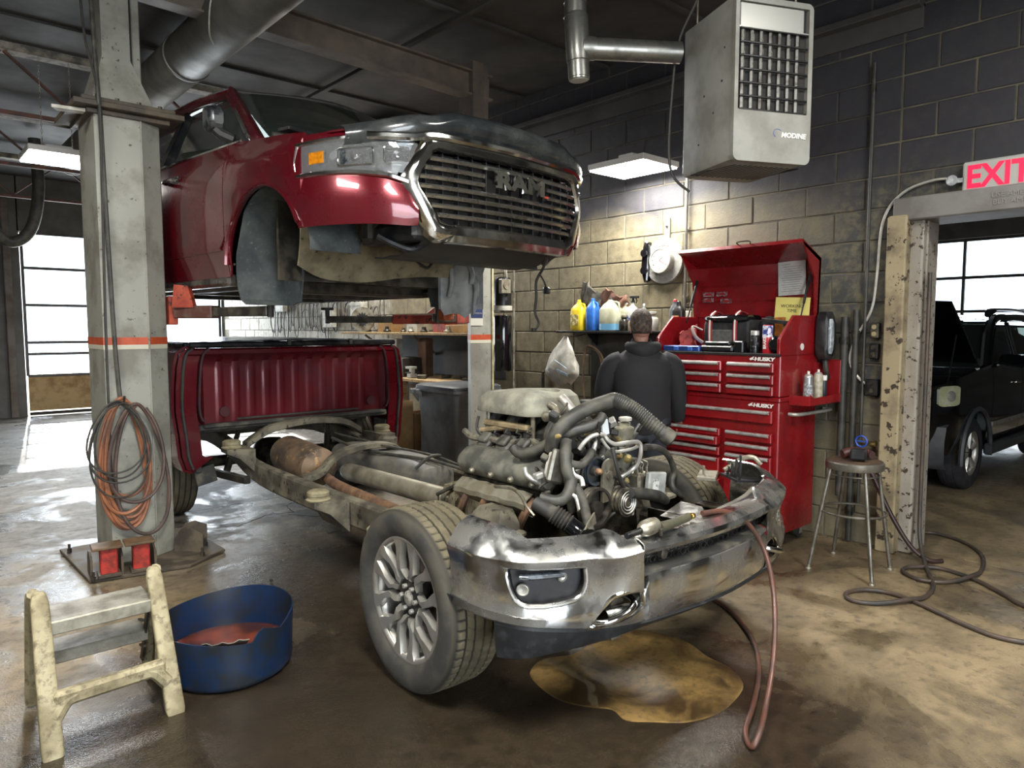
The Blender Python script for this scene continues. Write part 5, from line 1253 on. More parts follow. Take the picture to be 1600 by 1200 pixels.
    q = MB(cab); q.bar((g(1.28, 2.76) * .96, 1.22, 2.74), (g(0, 3.2), 1.93, 3.235), .075, .055, upv=(s, 0, .3)); q.build('front_pillar', red_truck, cab)
    for y0, y1, w in ((2.62, 2.68, .10), (3.62, 3.70, .22)):
        q = MB(cab); q.bar((g(0, 2.76), y0, 2.76), (g(0, 3.22), y1, 3.22), w, .04, upv=(s, 0, .4)); q.build('pillar', black_satin if w < .2 else red_truck, cab)
    q = MB(cab); q.tube([(g(0, 3.2) * 1.0, 1.90, 3.225), (g(0, 3.2), 2.6, 3.265), (g(0, 3.2), 3.75, 3.24)], .035, n=8); q.build('roof_rail', red_truck, cab)
    q = MB(cab); q.grid(3, 5, lambda i, j: (g(0, 2.76 + .45 * j / 4) * .985, [1.30 + .62 * j / 4, 2.0 + .2 * j / 4, 2.63][i], 2.76 + .45 * j / 4)); q.build('door_glass', tinted, cab)
    q = MB(cab); q.grid(2, 5, lambda i, j: (g(0, 2.76 + .45 * j / 4) * .985, [2.68, 3.60][i], 2.76 + .45 * j / 4)); q.build('rear_door_glass', tinted, cab)
    q = MB(cab); q.tube([(s * .952, 1.36, 2.768), (s * .958, 2.6, 2.782), (s * .958, 3.6, 2.785)], .011, n=6, smooth=0); q.build('belt_moulding', chrome, cab)
    q = MB(cab); q.tube([(s * .93, 1.32, 2.79), (s * .84, 1.62, 3.0), (s * .735, 1.96, 3.215), (s * .73, 2.6, 3.245)], .014, n=6, smooth=3); q.build('window_seal', rubber, cab)
    # mirror, handle, rocker
    mr = sub('door_mirror', cab)
    q = MB(cab); q.loft([[(s * (1.02 + a * .055 * k), 1.56 + dy, 2.93 + c * .078 * k) for a, c in rrect(2, 2, .5, 3)] for dy, k in ((-.05, .55), (-.03, .85), (.03, 1.0), (.06, .98))]); q.build('mirror_shell', pm('mirror_silver', '6d6f70', '2f3133', 9, .45, .55, .25, .35, metal=.6), mr)
    q = MB(cab); q.tube([(s * .93, 1.50, 2.80), (s * .99, 1.54, 2.83), (s * 1.02, 1.56, 2.86)], .035, n=8); q.build('mirror_foot', blackp, mr)
    q = MB(cab); q.tube([(s * 1.01, 2.38, 2.635), (s * 1.04, 2.35, 2.635), (s * 1.045, 2.27, 2.637), (s * 1.04, 2.20, 2.635), (s * 1.01, 2.17, 2.635)], .013, n=8); q.build('door_handle', chrome, cab)
    q = MB(cab); q.box((s * 1.0, 2.28, 2.632), (.012, .17, .075), ch=.004); q.build('handle_cup', blackp, cab)
    q = MB(cab); q.tube([(s * 1.006, 1.50, 2.20), (s * 1.01, 1.56, 2.125), (s * 1.005, 1.75, 2.11), (s * 1.005, 3.5, 2.105)], .010, n=6, smooth=4, flat=.6); q.build('door_crease', red_truck, cab)
    q = MB(cab); q.box((s * .93, 2.7, 1.925), (.09, 2.3, .075), ch=.02); q.build('rocker', pm('rocker_chrome', '8b8780', '4c4844', 8, .4, .6, .2, .35, metal=.8), cab)
    q = MB(cab); q.box((s * .80, 2.7, 1.90), (.12, 2.2, .06), ch=.02); q.build('sill_rail', steel_dark, cab)
    # wheel liner hanging in the arch
    liner = pm('wheel_liner', '34393b', '4d5250', 5, .42, .62, .75, .85, c3='6a6b62', sc3=40, lo3=.62, hi3=.70)
    prof = []
    for k in range(25):
        a = radians(8 + 150 * k / 24) if k <= 20 else None
        if a is not None: prof.append((1.04 - .452 * cos(pi - a) if 0 else 1.04 - .452 * cos(a), 2.0 + .452 * sin(a)))
    prof += [(1.46, 2.08), (1.47, 1.98), (1.46, 1.88), (1.42, 1.80), (1.36, 1.77)]
    prof[0] = (.60, 2.05)
    xs_ = [.955, .90, .80, .70, .62]
    q = MB(cab); q.grid(len(prof), len(xs_), lambda i, j: (s * xs_[j], prof[i][0] + .012 * (i % 3 == 0) * (j > 0), prof[i][1]), .006); q.build('wheel_liner', liner, cab, ang=30, fix=True)
    q = MB(cab); R = [(p[0], p[1]) for p in prof]; q.prism(R + [(1.26, 1.79), (1.22, 1.99), (1.06, 2.10), (.62, 2.14)], s * .01, org=(s * .62, 0, 0), ax=((0, 1, 0), (0, 0, 1))); q.build('liner_side', liner, cab, fix=True)
    q = MB(cab)
    for k in range(5): q.cyl((s * .962, 1.475, 2.02 + .0 * k), (s * .97, 1.475, 2.02), .008, n=8)
    q.build('liner_clip', alu, cab)
# hood and the dark deflector along its front edge
def hoodz(x, t):
    y = t * 1.16; ax = abs(x) / .95; ed = lerp([0, .5, .8, 1.25], [2.652, 2.668, 2.715, 2.765], y)
    return ed + .105 * (1 - ax ** 2.4) * slerp([0, .25], [.25, 1], t) + .012 * slerp([.15, .3], [0, 1], abs(x)) * slerp([.45, .62], [1, 0], abs(x))
HX = [-.95 + 1.90 * i / 44 for i in range(45)]
q = MB(cab); q.grid(45, 18, lambda i, j: (HX[i], (py_(HX[i]) + .03) * (1 - j / 17) + (1.22 - .10 * (1 - (HX[i] / .95) ** 2)) * (j / 17), hoodz(HX[i], j / 17)), .01); q.build('hood', red_truck, cab, ang=40, fix=True)
def defz(x): return slerp([.15, .42, .60, .92], [2.775, 2.77, 2.725, 2.665], abs(x))
DX = [-.93 + 1.86 * i / 60 for i in range(61)]
q = MB(cab); q.grid(61, 6, lambda i, j: (DX[i], py_(DX[i]) + [.005, -.03, -.045, -.03, .005, .04][j] + .015, defz(DX[i]) + [-.125, -.09, -.045, -.01, .008, .012][j]), .005); q.build('hood_deflector', pm('deflector', '1d2022', '3a3d3c', 4, .42, .62, .15, .3, coat=.8), cab, ang=50, fix=True)
q = MB(cab); q.tube([(x, py_(x) - .012, lerp([0, .60, .70, .93], [2.625, 2.625, 2.60, 2.605], abs(x))) for x in DX[2:-2:2]], .020, n=8, smooth=0, flat=1.2); q.build('upper_chrome', chrome, cab)
# grille
gr = sub('grille', cab)
hexi = [(-.665, 2.385), (-.655, 2.42), (-.585, 2.535), (-.555, 2.553), (.555, 2.553), (.585, 2.535), (.655, 2.42), (.665, 2.385), (.655, 2.35), (.545, 2.195), (.50, 2.175), (-.50, 2.175), (-.545, 2.195), (-.655, 2.35)]
def dens(P, n=5):
    out = []
    for a, c in zip(P, P[1:] + P[:1]):
        m_ = max(1, int((Vector(c) - Vector(a)).length / .06))
        for k in range(m_): out.append((a[0] + (c[0] - a[0]) * k / m_, a[1] + (c[1] - a[1]) * k / m_))
    return out
hd = dens(hexi); n_ = len(hd)
def outp(p, k):       # scale the outline outwards
    cx_, cz_ = 0, 2.375; sx = 1 + k[0]; sz = 1 + (k[1] if p[1] > cz_ else k[2]); return (p[0] * sx, cz_ + (p[1] - cz_) * sz)
rings = [(hd, .03), (hd, -.004), ([outp(p, (.02, .06, .08)) for p in hd], -.022), ([outp(p, (.07, .20, .30)) for p in hd], -.028), ([outp(p, (.115, .33, .48)) for p in hd], -.004), ([outp(p, (.12, .34, .50)) for p in hd], .04)]
q = MB(cab); q.loft([[(x, py_(x) + dy, z) for x, z in R] for R, dy in rings], caps=False); q.build('grille_surround', pm('grille_chrome', 'c4c4c0', '9a9892', 5, .42, .62, .10, .26, metal=1.0, c3='77736a', sc3=30, lo3=.62, hi3=.70), gr, ang=40, fix=True)
def hexx(z):
    return lerp([2.175, 2.195, 2.35, 2.385, 2.42, 2.535, 2.553], [.50, .545, .655, .665, .655, .585, .555], z) - .004
bar_m = pm('grille_bar', 'b9bab8', '8f8d87', 12, .45, .6, .18, .3, metal=.95)
for k in range(7):
    z = 2.218 + .0485 * k; w = hexx(z); spans = [(-w, w)] if k not in (4, 5) else [(-w, -.24), (.30, w)]
    for a, c in spans:
        nn = max(3, int((c - a) / .08)); P = [a + (c - a) * i / nn for i in range(nn + 1)]
        q = MB(cab); q.loft([[(x, py_(x) + .012 + dy, z + dz) for dy, dz in ((-.016, .004), (-.012, .013), (.02, .015), (.035, 0), (.02, -.013), (-.010, -.010))] for x in P]); q.build('grille_bar', bar_m, gr, ang=35)
for k in range(13):
    x = -.60 + .10 * k; z0 = 2.18 + max(0, (abs(x) - .5)) * 1.4; z1 = 2.55 - max(0, abs(x) - .56) * 1.6
    q = MB(cab); q.box((x, py_(x) + .045, (z0 + z1) / 2), (.007, .03, max(.05, z1 - z0)), ch=.001); q.build('grille_divider', blackp, gr)
q = MB(cab); R = [(x, py_(x) + .075, z) for x, z in hd]; q.add(R, [tuple(range(n_))]); q.build('grille_back', dark_void, gr)
q = MB(cab); q.text('RAM', .118, frame((.01, py_(0) - .030, 2.440), (1, .02, 0), (0, 0, 1)), .012, bold=.006, sx=1.75); q.build('lettering', chrome, gr)
q = MB(cab); q.box((.245, py_(.25) - .035, 2.405), (.05, .004, .012)); q.build('red_tag', pm('tag_red', 'a33a2c', None, rough=.4), gr)
# under the nose: tray, cross beams, dangling harness
q = MB(cab); q.grid(16, 8, lambda i, j: (-.56 + 1.14 * i / 15, .02 + .075 * j, 2.125 - .10 * sin(min(1, j / 5) * pi / 2) + .008 * (j % 2)), .008); q.build('under_tray', pm('tray_black', '1f2022', '3c3b39', 6, .45, .62, .45, .6), cab, fix=True)
q = MB(cab); q.box((0, .45, 2.16), (1.4, .10, .12), ch=.02); q.box((0, .9, 2.55), (1.3, .9, .2), ch=.04); q.build('core_support', steel_dark, cab)
for s in (-1, 1):
    q = MB(cab); q.box((s * .60, .30, 2.14), (.14, .5, .10), ch=.02); q.tube([(s * .5, .12, 2.10), (s * .56, .2, 2.05), (s * .66, .25, 2.08), (s * .72, .3, 2.12)], .02, n=8); q.build('apron', blackp, cab)
# bulkhead with tan padding, floor, rear wall
q = MB(cab); q.grid(15, 8, lambda i, j: (-.80 + 1.60 * i / 14, 1.24 + .30 * (j / 7) ** 2 * 0 + .02 * sin(i), 2.72 - .80 * j / 7), .02); q.build('bulkhead', steel_dark, cab)
def pad(i, j):
    x = -.72 + 1.30 * i / 22; t = j / 11
    zb = 1.965 + .035 * sin(x * 5) + .06 * max(0, (abs(x + .08) - .4) * 3) ** 2; z = 2.40 + (zb - 2.40) * t
    return (x, 1.16 - .07 * sin(pi * t) + .014 * sin(9 * x + 5 * t) + .010 * sin(17 * x - 7 * t), z)
q = MB(cab); q.grid(23, 12, pad, .02); q.build('insulation_pad', pm('insulation', '8a8067', '6d644e', 7, .42, .62, .8, .9, c3='3a342a', sc3=14, lo3=.63, hi3=.67, bump=.5, bsc=25), cab, ang=60, fix=True)
q = MB(cab); q.tube([(.12, 1.07, 2.15), (.18, 1.06, 2.09), (.28, 1.07, 2.05), (.34, 1.08, 2.09), (.42, 1.10, 2.14)], .010, n=6); q.tube([(-.45, 1.07, 2.16), (-.38, 1.06, 2.12), (-.36, 1.07, 2.2)], .02, n=6); q.build('firewall_cable', rubber, cab)
q = MB(cab); q.grid(12, 18, lambda i, j: (-.86 + 1.72 * i / 11, 1.52 + 2.3 * j / 17, 1.955 + (.07 if 4 <= i <= 7 else 0) + (.012 if j % 3 == 0 else 0)), .02); q.build('floor_pan', pm('floor_pan', '5b5548', '37342e', 6, .42, .62, .6, .75), cab, ang=30, fix=True)
for y in (1.75, 2.45, 3.25):
    q = MB(cab); q.box((0, y, 1.915), (1.6, .14, .10), ch=.02); q.build('floor_beam', steel_dark, cab)
q = MB(cab); q.box((0, 3.86, 2.45), (1.86, .04, 1.0), ch=.02); q.box((0, 3.86, 3.22), (1.42, .04, .08)); q.build('rear_wall', red_truck, cab)
q = MB(cab); q.grid(9, 5, lambda i, j: (-.72 + 1.44 * i / 8 * 1.0, 3.86, 2.95 + .25 * j / 4)); q.build('rear_glass', tinted, cab)
q = MB(cab); q.grid(17, 14, lambda i, j: (-.73 + 1.46 * i / 16, 1.90 + 1.95 * j / 13, 3.235 + .055 * (1 - ((i - 8) / 8) ** 2) * min(1, (j + 1) / 4)), .012); q.build('roof', red_truck, cab, fix=True)
q = MB(cab); q.grid(13, 8, lambda i, j: ((-.87 + 1.74 * i / 12) * (1 - .165 * j / 7), 1.17 - .13 * (1 - ((i - 6) / 6) ** 2) + .73 * j / 7, 2.775 + .045 * (1 - ((i - 6) / 6) ** 2) + .45 * j / 7)); q.build('windshield', tinted, cab)
q = MB(cab); q.tube([(-.72, 1.93, 3.235), (0, 1.80, 3.285), (.72, 1.93, 3.235)], .02, n=8); q.tube([(-.86, 1.15, 2.78), (0, 1.02, 2.83), (.86, 1.15, 2.78)], .022, n=8); q.build('windshield_seal', rubber, cab)
q = MB(cab); q.tube([(-.55, 1.03, 2.835), (-.1, 1.0, 2.85), (.25, 1.1, 2.87)], .010, n=6); q.box((-.72, 1.10, 2.815), (.22, .10, .02), rz=.2); q.build('wiper_cowl', blackp, cab)
# seats and dash seen through the glass
for s in (-1, 1):
    q = MB(cab); q.box((s * .42, 2.35, 2.45), (.52, .5, .18), ch=.05); q.box((s * .42, 2.62, 2.78), (.50, .16, .62), ch=.05); q.box((s * .42, 2.62, 3.12), (.26, .12, .15), ch=.04); q.build('seat', dark_void, cab)
q = MB(cab); q.box((0, 1.50, 2.66), (1.5, .42, .22), ch=.06); q.build('dashboard', blackp, cab)
q = MB(cab); P = [(.40 + .18 * cos(a) - .8, 1.85 + .06 * sin(a), 2.80 + .17 * sin(a)) for a in [2 * pi * k / 20 for k in range(20)]]; q.tube(P, .013, n=6, smooth=0, closed=True); q.bar((-.40, 1.85, 2.80), (-.40, 1.65, 2.70), .05, .05); q.bar((-.57, 1.85, 2.80), (-.23, 1.85, 2.80), .03, .02); q.build('steering_wheel', blackp, cab)
# grey liner hanging loose behind the far arch
def hang(i, j):
    u = i / 10; t = j / 8
    return (.50 + .26 * u, 1.20 - .24 * u + .04 * sin(u * 9) * (t > .2), 2.12 - .36 * t - .05 * sin(pi * u) * (t > .9) + .02 * sin(i * 2.2) * t)
q = MB(cab); q.grid(11, 9, hang, .008); 
for u, t0, t1 in ((.25, .15, .7), (.62, .05, .5), (.8, .3, .85)):
    a, b_ = Vector(hang(u * 10, t0 * 8)), Vector(hang(u * 10, t1 * 8)); q.tube([a + Vector((0, -.02, 0)), (a + b_) / 2 + Vector((0, -.04, 0)), b_ + Vector((0, -.02, 0))], .022, n=8)
q.build('loose_liner', pm('liner_grey', '6b6c6b', '8e8e89', 7, .42, .6, .5, .65), cab, ang=50)
q = MB(cab); q.bar((.70, 1.35, 2.12), (.83, 1.15, 1.80), .01, .07, upv=(0, 1, .3)); q.build('liner_strip', pm('pinkish', '6e4a4a', '4a3034', 9, .4, .6, .6), cab)
# harness with connector dangling from the far front corner
q = MB(cab); A = lambda px, py, y: CM.inverted() @ at(px, py, y)
Yh = 3.70
q.tube([A(855, 403, Yh), A(848, 420, Yh), A(838, 440, Yh), (A(838, 465, Yh)), A(836, 488, Yh), A(842, 505, Yh), A(836, 515, Yh)], .010, n=8); q.tube([A(843, 428, Yh), A(850, 440, Yh), A(853, 450, Yh)], .007, n=6); q.box(A(834, 515, Yh), (.035, .03, .025)); q.build('harness', rubber, cab)
q = MB(cab); q.box(A(854, 454, Yh), (.055, .045, .05), ch=.01, rz=.4); q.build('connector', blackp, cab)
for p in ((850, 390, 3.68), (875, 396, 3.66)):
    q = MB(cab); q.box(A(*p), (.075, .10, .035), ch=.01, rz=.3); q.build('latch_bracket', grease, cab)
# ================================================================== red tool chest on its rolling cabinet
bar_s = pm('drawer_pull', 'b3b0ab', '96938e', 15, .45, .6, .35, .45, metal=.35)
drawer_red = pm('drawer_red', '861318', '711016', 4, .45, .65, .22, .34, coat=.4)
white_ink = pm('white_ink', 'd9d6cf', None, rough=.5)
FX, YA, YB = 4.73, 2.50, 3.57
cabn = thing('rolling_cabinet', 'red steel rolling tool cabinet with long grey drawer pulls, lower half of the stack', 'tool cabinet', (5.02, 3.03, 0))
q = MB(); q.box((5.025, (YA + YB) / 2, .60), (.56, YB - YA, .98), ch=.008); q.build('body', chest_red, cabn)
q = MB(); q.box((5.03, (YA + YB) / 2, 1.105), (.58, YB - YA + .01, .035), ch=.006); q.build('top_rim', chest_red, cabn)
for x in (4.82, 5.24):
    for y in (2.58, 3.49):
        w = sub('caster', cabn); q = MB(); q.rev([(.02, -.018), (.045, -.015), (.047, 0), (.045, .015), (.02, .018)], (x, y, .047), (x, y + 1, .047), n=18); q.build('caster_wheel', rubber, w)
        q = MB(); q.box((x, y, .10), (.07, .06, .01)); q.box((x, y - .025, .07), (.04, .004, .06), ch=0); q.box((x, y + .025, .07), (.04, .004, .06), ch=0); q.build('fork', alu_bright, w)
def drawer(par, y0, y1, z0, z1, open_=0.0):
    d = sub('drawer', par)
    q = MB(); q.box((FX - .012 - open_ / 2, (y0 + y1) / 2, (z0 + z1) / 2), (.03 + open_, y1 - y0 - .008, z1 - z0 - .008), ch=.005); q.build('front', drawer_red, d)
    q = MB(); zc = z1 - .018
    q.loft([[(FX - .027 - open_ + a, y, zc + b_) for a, b_ in ((0, .012), (-.018, .010), (-.024, 0), (-.020, -.010), (-.008, -.014), (-.006, -.006), (-.012, .002), (0, .004))] for y in (y0 + .02, y1 - .02)]); q.build('pull', bar_s, d)
YM = 2.93
drawer(cabn, YA + .03, YB - .02, .93, 1.03)
for z in (.865, .775, .692): drawer(cabn, YA + .03, YM - .02, z - .078 if z > .7 else z - .13, z)
drawer(cabn, YA + .03, YM - .02, .17, .545)
for z, h, o in ((.865, .075, 0), (.805, .08, .035), (.722, .08, 0), (.64, .15, 0)): drawer(cabn, YM + .02, YB - .02, z - h + .008, z, o)
drawer(cabn, YM + .02, YB - .02, .17, .475)
def husky(par, z, h):
    m = frame((FX - .0015 if par is cabn else FX - .0015, 2.615, z), (0, -1, 0), (0, 0, 1))
    q = MB(); q.text('HUSKY', h, m, .0015, bold=.0016, sx=1.35, shear=.12); q.build('lettering', white_ink, par)
    q = MB(); q.prism([(0, 0), (.022, .012), (.040, .020), (.030, .004), (.046, -.004), (.02, -.006), (.012, -.010)], .002, org=m @ Vector((-.118, 0, 0)), ax=((0, -1, 0), (0, 0, 1))); q.build('emblem', white_ink, par)
husky(cabn, 1.058, .036)
ch2 = thing('tool_chest', 'red open-lidded top tool chest standing on the rolling cabinet', 'tool chest', (5.02, 3.03, 1.13))
q = MB(); q.box((5.025, (YA + YB) / 2, 1.272), (.56, YB - YA, .295), ch=.006); q.build('body', chest_red, ch2)
husky(ch2, 1.393, .036)
for z in (1.372, 1.287, 1.206):
    drawer(ch2, YA + .03, YM - .02, z - .078, z); drawer(ch2, YM + .02, YB - .02, z - .078, z)
for y in (YA + .012, YB - .012):
    q = MB(); q.prism([(FX, 1.42), (5.305, 1.42), (5.305, 1.71), (4.93, 1.71), (FX, 1.54)], .024, org=(0, y + .012, 0), ax=((1, 0, 0), (0, 0, 1)), ch=.004); q.build('side_wall', chest_red, ch2)
q = MB(); q.box((5.295, (YA + YB) / 2, 1.57), (.02, YB - YA - .05, .30)); q.build('back_wall', chest_red, ch2)
q = MB(); q.box((FX + .01, (YA + YB) / 2, 1.425), (.02, YB - YA, .02)); q.box((5.0, (YA + YB) / 2, 1.424), (.5, YB - YA - .05, .008), ch=0); q.build('tray_floor', dark_void, ch2)
lid = sub('lid', ch2)
q = MB(); lp = [(5.30, 1.70), (5.32, 2.14), (5.02, 2.262), (5.005, 2.235), (5.285, 2.12), (5.275, 1.71)]
q.prism(lp, (0, YB - YA, 0), org=(0, YA, 0), ax=((1, 0, 0), (0, 0, 1))); q.build('lid_panel', chest_red, lid, ang=20, fix=True)
for y in (YA, YB - .012):
    q = MB(); q.prism([(5.30, 1.70), (5.315, 2.14), (5.02, 2.25), (5.22, 2.0), (5.25, 1.70)], (0, .012, 0), org=(0, y, 0), ax=((1, 0, 0), (0, 0, 1))); q.build('lid_side', chest_red, lid)
for z in (1.84, 1.97):
    q = MB(); q.box((5.275, (YA + YB) / 2, z), (.012, YB - YA - .06, .006)); q.build('crease', drawer_red, lid)
for y in (YA + .05, YB - .03):
    q = MB(); q.cyl((5.10, y, 1.66), (5.24, y, 1.98), .006, n=8); q.cyl((5.16, y, 1.80), (5.25, y, 2.02), .010, n=8); q.build('gas_strut', black_satin, lid)
q = MB(); q.tube([(5.02, 3.02, 2.262), (5.0, 3.02, 2.28), (5.0, 2.92, 2.28), (5.02, 2.92, 2.262)], .005, n=6); q.build('lid_handle', steel_dark, lid)
# papers and stickers inside the lid
paper = pm('paper', 'b9b7b2', 'a5a29b', 8, .45, .65, .7)
q = MB(); q.box((5.262, 2.70, 2.00), (.003, .22, .26), rot=Matrix.Rotation(-.04, 3, 'X'), ch=0)
o = thing('printed_sheet', 'white printed sheet stuck inside the open red lid', 'paper', (5.262, 2.70, 1.87)); q.build('sheet', paper, o)
for k in range(13):
    q = MB(); q.box((5.2597, 2.70 + (.0 if k else .05), 2.105 - .017 * k), (.001, (.17 if k else .07) - .02 * (k % 3), .003), rot=Matrix.Rotation(-.04, 3, 'X'), ch=0); q.build('text_line', pm('grey_ink', '6c6b69', None, rough=.8), o)
for i, (y, z) in enumerate(((3.44, 1.90), (3.31, 1.90), (3.44, 1.85), (3.27, 1.84))):
    o = thing('sticker', 'small silver and red sticker inside the chest lid, ' + ('upper left one', 'upper right one', 'lower left one', 'lower right one')[i], 'sticker', (5.268, y, z), 0, 'stickers inside the chest lid')
    q = MB(); q.box((5.267, y, z), (.002, .105, .036), ch=0); q.build('sheet', pm('sticker_grey', '8d7f80', '5a3a3d', 40, .45, .55, .4), o)
    q = MB(); q.prism([(-.04, -.008), (.04, -.010), (.03, .004), (.01, .010), (-.02, .008)], .001, org=(5.2655, y, z), ax=((0, -1, 0), (0, 0, 1))); q.build('print', pm('sticker_red', '8d1f22', None, rough=.4), o)
q = MB(); m = frame((5.20, 2.66, 1.745), (.1, -.9, -.32), (0, .32, .9)); q.box((0, 0, 0), (.26, .21, .003), m=m @ Matrix.Rotation(.3, 4, 'Z'), ch=0); o = q.build('yellow_card', pm('card_yellow', 'c9bd6a', None, rough=.7)); tag(o, 'yellow card with handwriting leaning in the top of the red chest', 'card')
q = MB(); m2 = m @ Matrix.Rotation(.3, 4, 'Z'); q.text('WORKING\nTIME', .035, m2 @ Matrix.Translation((0, .02, .004)), .0005); c_ = q.build('lettering', pm('pen_ink', '2b2a26', None, rough=.8), o)
# side tray with spray cans, hook bar, box and black case on the chest's right side
tr = thing('side_tray', 'red steel tray hooked on the right side of the tool chest', 'tray', (5.15, 2.42, 1.06))
q = MB(); q.box((5.13, 2.42, 1.068), (.50, .155, .006)); q.build('tray_base', chest_red, tr)
q = MB(); q.prism([(4.88, 1.07), (5.38, 1.07), (5.38, 1.13), (4.93, 1.12), (4.88, 1.15)], .006, org=(0, 2.345, 0), ax=((1, 0, 0), (0, 0, 1))); q.box((4.88, 2.42, 1.10), (.006, .155, .07)); q.build('tray_lip', drawer_red, tr)
q = MB(); q.prism([(4.90, 1.08), (5.38, 1.08), (5.38, 1.36), (5.20, 1.36), (5.12, 1.16), (4.90, 1.12)], .006, org=(0, 2.497, 0), ax=((1, 0, 0), (0, 0, 1))); q.build('tray_back', chest_red, tr)
q = MB(); q.box((5.39, 2.42, 1.22), (.06, .15, .32)); q.build('tray_box', chest_red, tr)
q = MB(); q.tube([(4.85, 2.48, 1.00), (4.86, 2.43, 1.0), (5.0, 2.42, .998), (5.38, 2.42, 1.0), (5.40, 2.49, 1.0)], .014, n=10, smooth=3); o = q.build('push_handle', alu_bright, cabn)
def can(name, label, x, y, z, r, h, body, cap, cat='spray can', group=None, nozzle=True, band=None):
    t = thing(name, label, cat, (x, y, z), 0, group)
    q = MB(); q.rev([(r * .9, 0), (r, .004), (r, h * .80), (r * .92, h * .84)], (x, y, z), (x, y, z + 1), n=18); q.build('can_body', body, t)
    q = MB(); q.rev([(r * .92, h * .84), (r * .7, h * .90), (r * .45, h * .92)] if nozzle else [(r * .96, h * .82), (r * .96, h), (r * .8, h * 1.02)], (x, y, z), (x, y, z + 1), n=18); q.build('shoulder' if nozzle else 'cap', cap, t)
    if nozzle:
        q = MB(); q.cyl((x, y, z + h * .9), (x, y, z + h), r * .28, n=10); q.box((x - r * .3, y, z + h * 1.0), (.012, .004, .004)); q.build('nozzle', white_ink, t)
    if band:
        q = MB(); q.rev([(r * 1.01, h * .2), (r * 1.01, h * .62)], (x, y, z), (x, y, z + 1), n=18, caps=False); q.build('label', band, t)
    return t
can('spray_can', 'silver grey spray can in the side tray, nearest the drawers', 4.965, 2.40, 1.073, .034, .235, pm('can_grey', '8d8f8e', None, rough=.3, metal=.6), alu_bright, band=pm('can_label_grey', '63686b', 'a4a6a6', 60, .45, .55, .5))
can('spray_can', 'dusty white spray can in the side tray, middle one', 5.16, 2.42, 1.073, .034, .24, pm('can_white', 'aaa591', '8b8570', 30, .45, .6, .5), alu_bright)
can('squeeze_bottle', 'small dark bottle with white cap in the side tray', 5.25, 2.42, 1.073, .024, .19, pm('bottle_dark', '252a30', None, rough=.4), white_ink, 'bottle', nozzle=False)
o = thing('work_lamp', 'black rounded handheld work lamp with clear lens hung on the chest side', 'work lamp', (5.30, 2.44, 1.36))
q = MB(); q.loft([[(5.22 + .15 * 0 + a * .075 * k + .075, 2.44 + dy, 1.56 + c * .18 * k) for a, c in rrect(2, 2, .6, 4)] for dy, k in ((.045, .9), (.03, 1), (-.03, 1), (-.045, .85))]); q.build('lamp_case', blackp, o)
q = MB(); q.loft([[(5.275 + a * .03 * k, 2.385 + dy, 1.555 + c * .13 * k) for a, c in rrect(2, 2, .5, 4)] for dy, k in ((.012, 1), (0, 1), (-.008, .8))]); q.build('lamp_window', pm('lamp_window', '7c8286', 'aab0b3', 30, .45, .6, .12, .2), o)
q = MB(); q.tube([(5.30, 2.44, 1.38), (5.30, 2.43, 1.30), (5.36, 2.44, 1.24), (5.40, 2.45, 1.3)], .02, n=8); q.build('lamp_grip', rubber, o)
q = MB(); q.box((5.39, 2.335, 1.24), (.05, .006, .20)); o = q.build('blue_pack', pm('pack_blue', '23437a', '1a2a4a', 30, .45, .55, .4)); tag(o, 'narrow dark blue card pack at the far end of the side tray', 'package')
q = MB(); q.cyl((5.05, 2.498, 1.48), (5.05, 2.494, 1.48), .025, n=20); o = q.build('round_sticker', white_ink, ch2)
# things in the chest top
bag = thing('tool_bag', 'black and grey tool bag with red and white straps on the open chest', 'bag', (5.06, 3.05, 1.43))
q = MB(); R = []
for y, k in ((2.87, .9), (2.885, 1), (3.25, 1), (3.265, .9)): R.append([(5.06 + a * .12 * k, y, 1.56 + c * .125 * k) for a, c in rrect(2, 2, .35, 3)])
q.loft(R); q.build('bag_body', pm('bag_cloth', '1b1b1d', '2c2b2a', 20, .45, .6, .75, bump=.2), bag)
q = MB(); q.box((4.935, 3.10, 1.535), (.02, .20, .14), ch=.008); q.build('front_pocket', pm('bag_grey', '5d5a55', '4c4a46', 30, .45, .6, .8), bag)
q = MB(); R = []
for y, k in ((2.88, .8), (2.92, 1), (3.2, 1), (3.25, .8)): R.append([(5.04 + a * .13 * k, y, 1.69 + c * .035 * k) for a, c in rrect(2, 2, .7, 3)])
q.loft(R); q.build('bag_lid', black_gloss, bag)
for y in (2.97, 3.19):
    q = MB(); q.tube([(4.925, y, 1.44), (4.918, y, 1.6), (4.93, y, 1.70), (5.02, y + .02, 1.745), (5.1, y, 1.72)], .020, n=6, flat=.22, nrm=(0, 1, 0)); q.build('strap', pm('strap_red', '8e2a2b', None, rough=.7), bag)
    q = MB(); q.tube([(4.918, y, 1.44), (4.911, y, 1.6), (4.923, y, 1.706), (5.02, y + .02, 1.752)], .007, n=6, flat=.5, nrm=(0, 1, 0)); q.build('strap_stripe', white_ink, bag)
q = MB(); q.tube([(4.95, 3.28, 1.60), (4.9, 3.34, 1.63), (4.88, 3.30, 1.55), (4.9, 3.24, 1.5)], .016, n=8, flat=.5); q.build('shoulder_strap', pm('strap_white', '9d8f88', None, rough=.8), bag)
q = MB(); q.box((4.85, 3.36, 1.455), (.16, .34, .045), ch=.006); o = q.build('blue_case', pm('case_blue', '274a8f', '1d3566', 12, .45, .6, .35)); tag(o, 'flat blue plastic bit case behind the worker on the chest', 'case')
for y in (3.27, 3.40):
    q = MB(); q.box((4.766, y, 1.455), (.012, .04, .03)); q.build('latch', pm('latch_blue', '3a62ad', None, rough=.35), o)
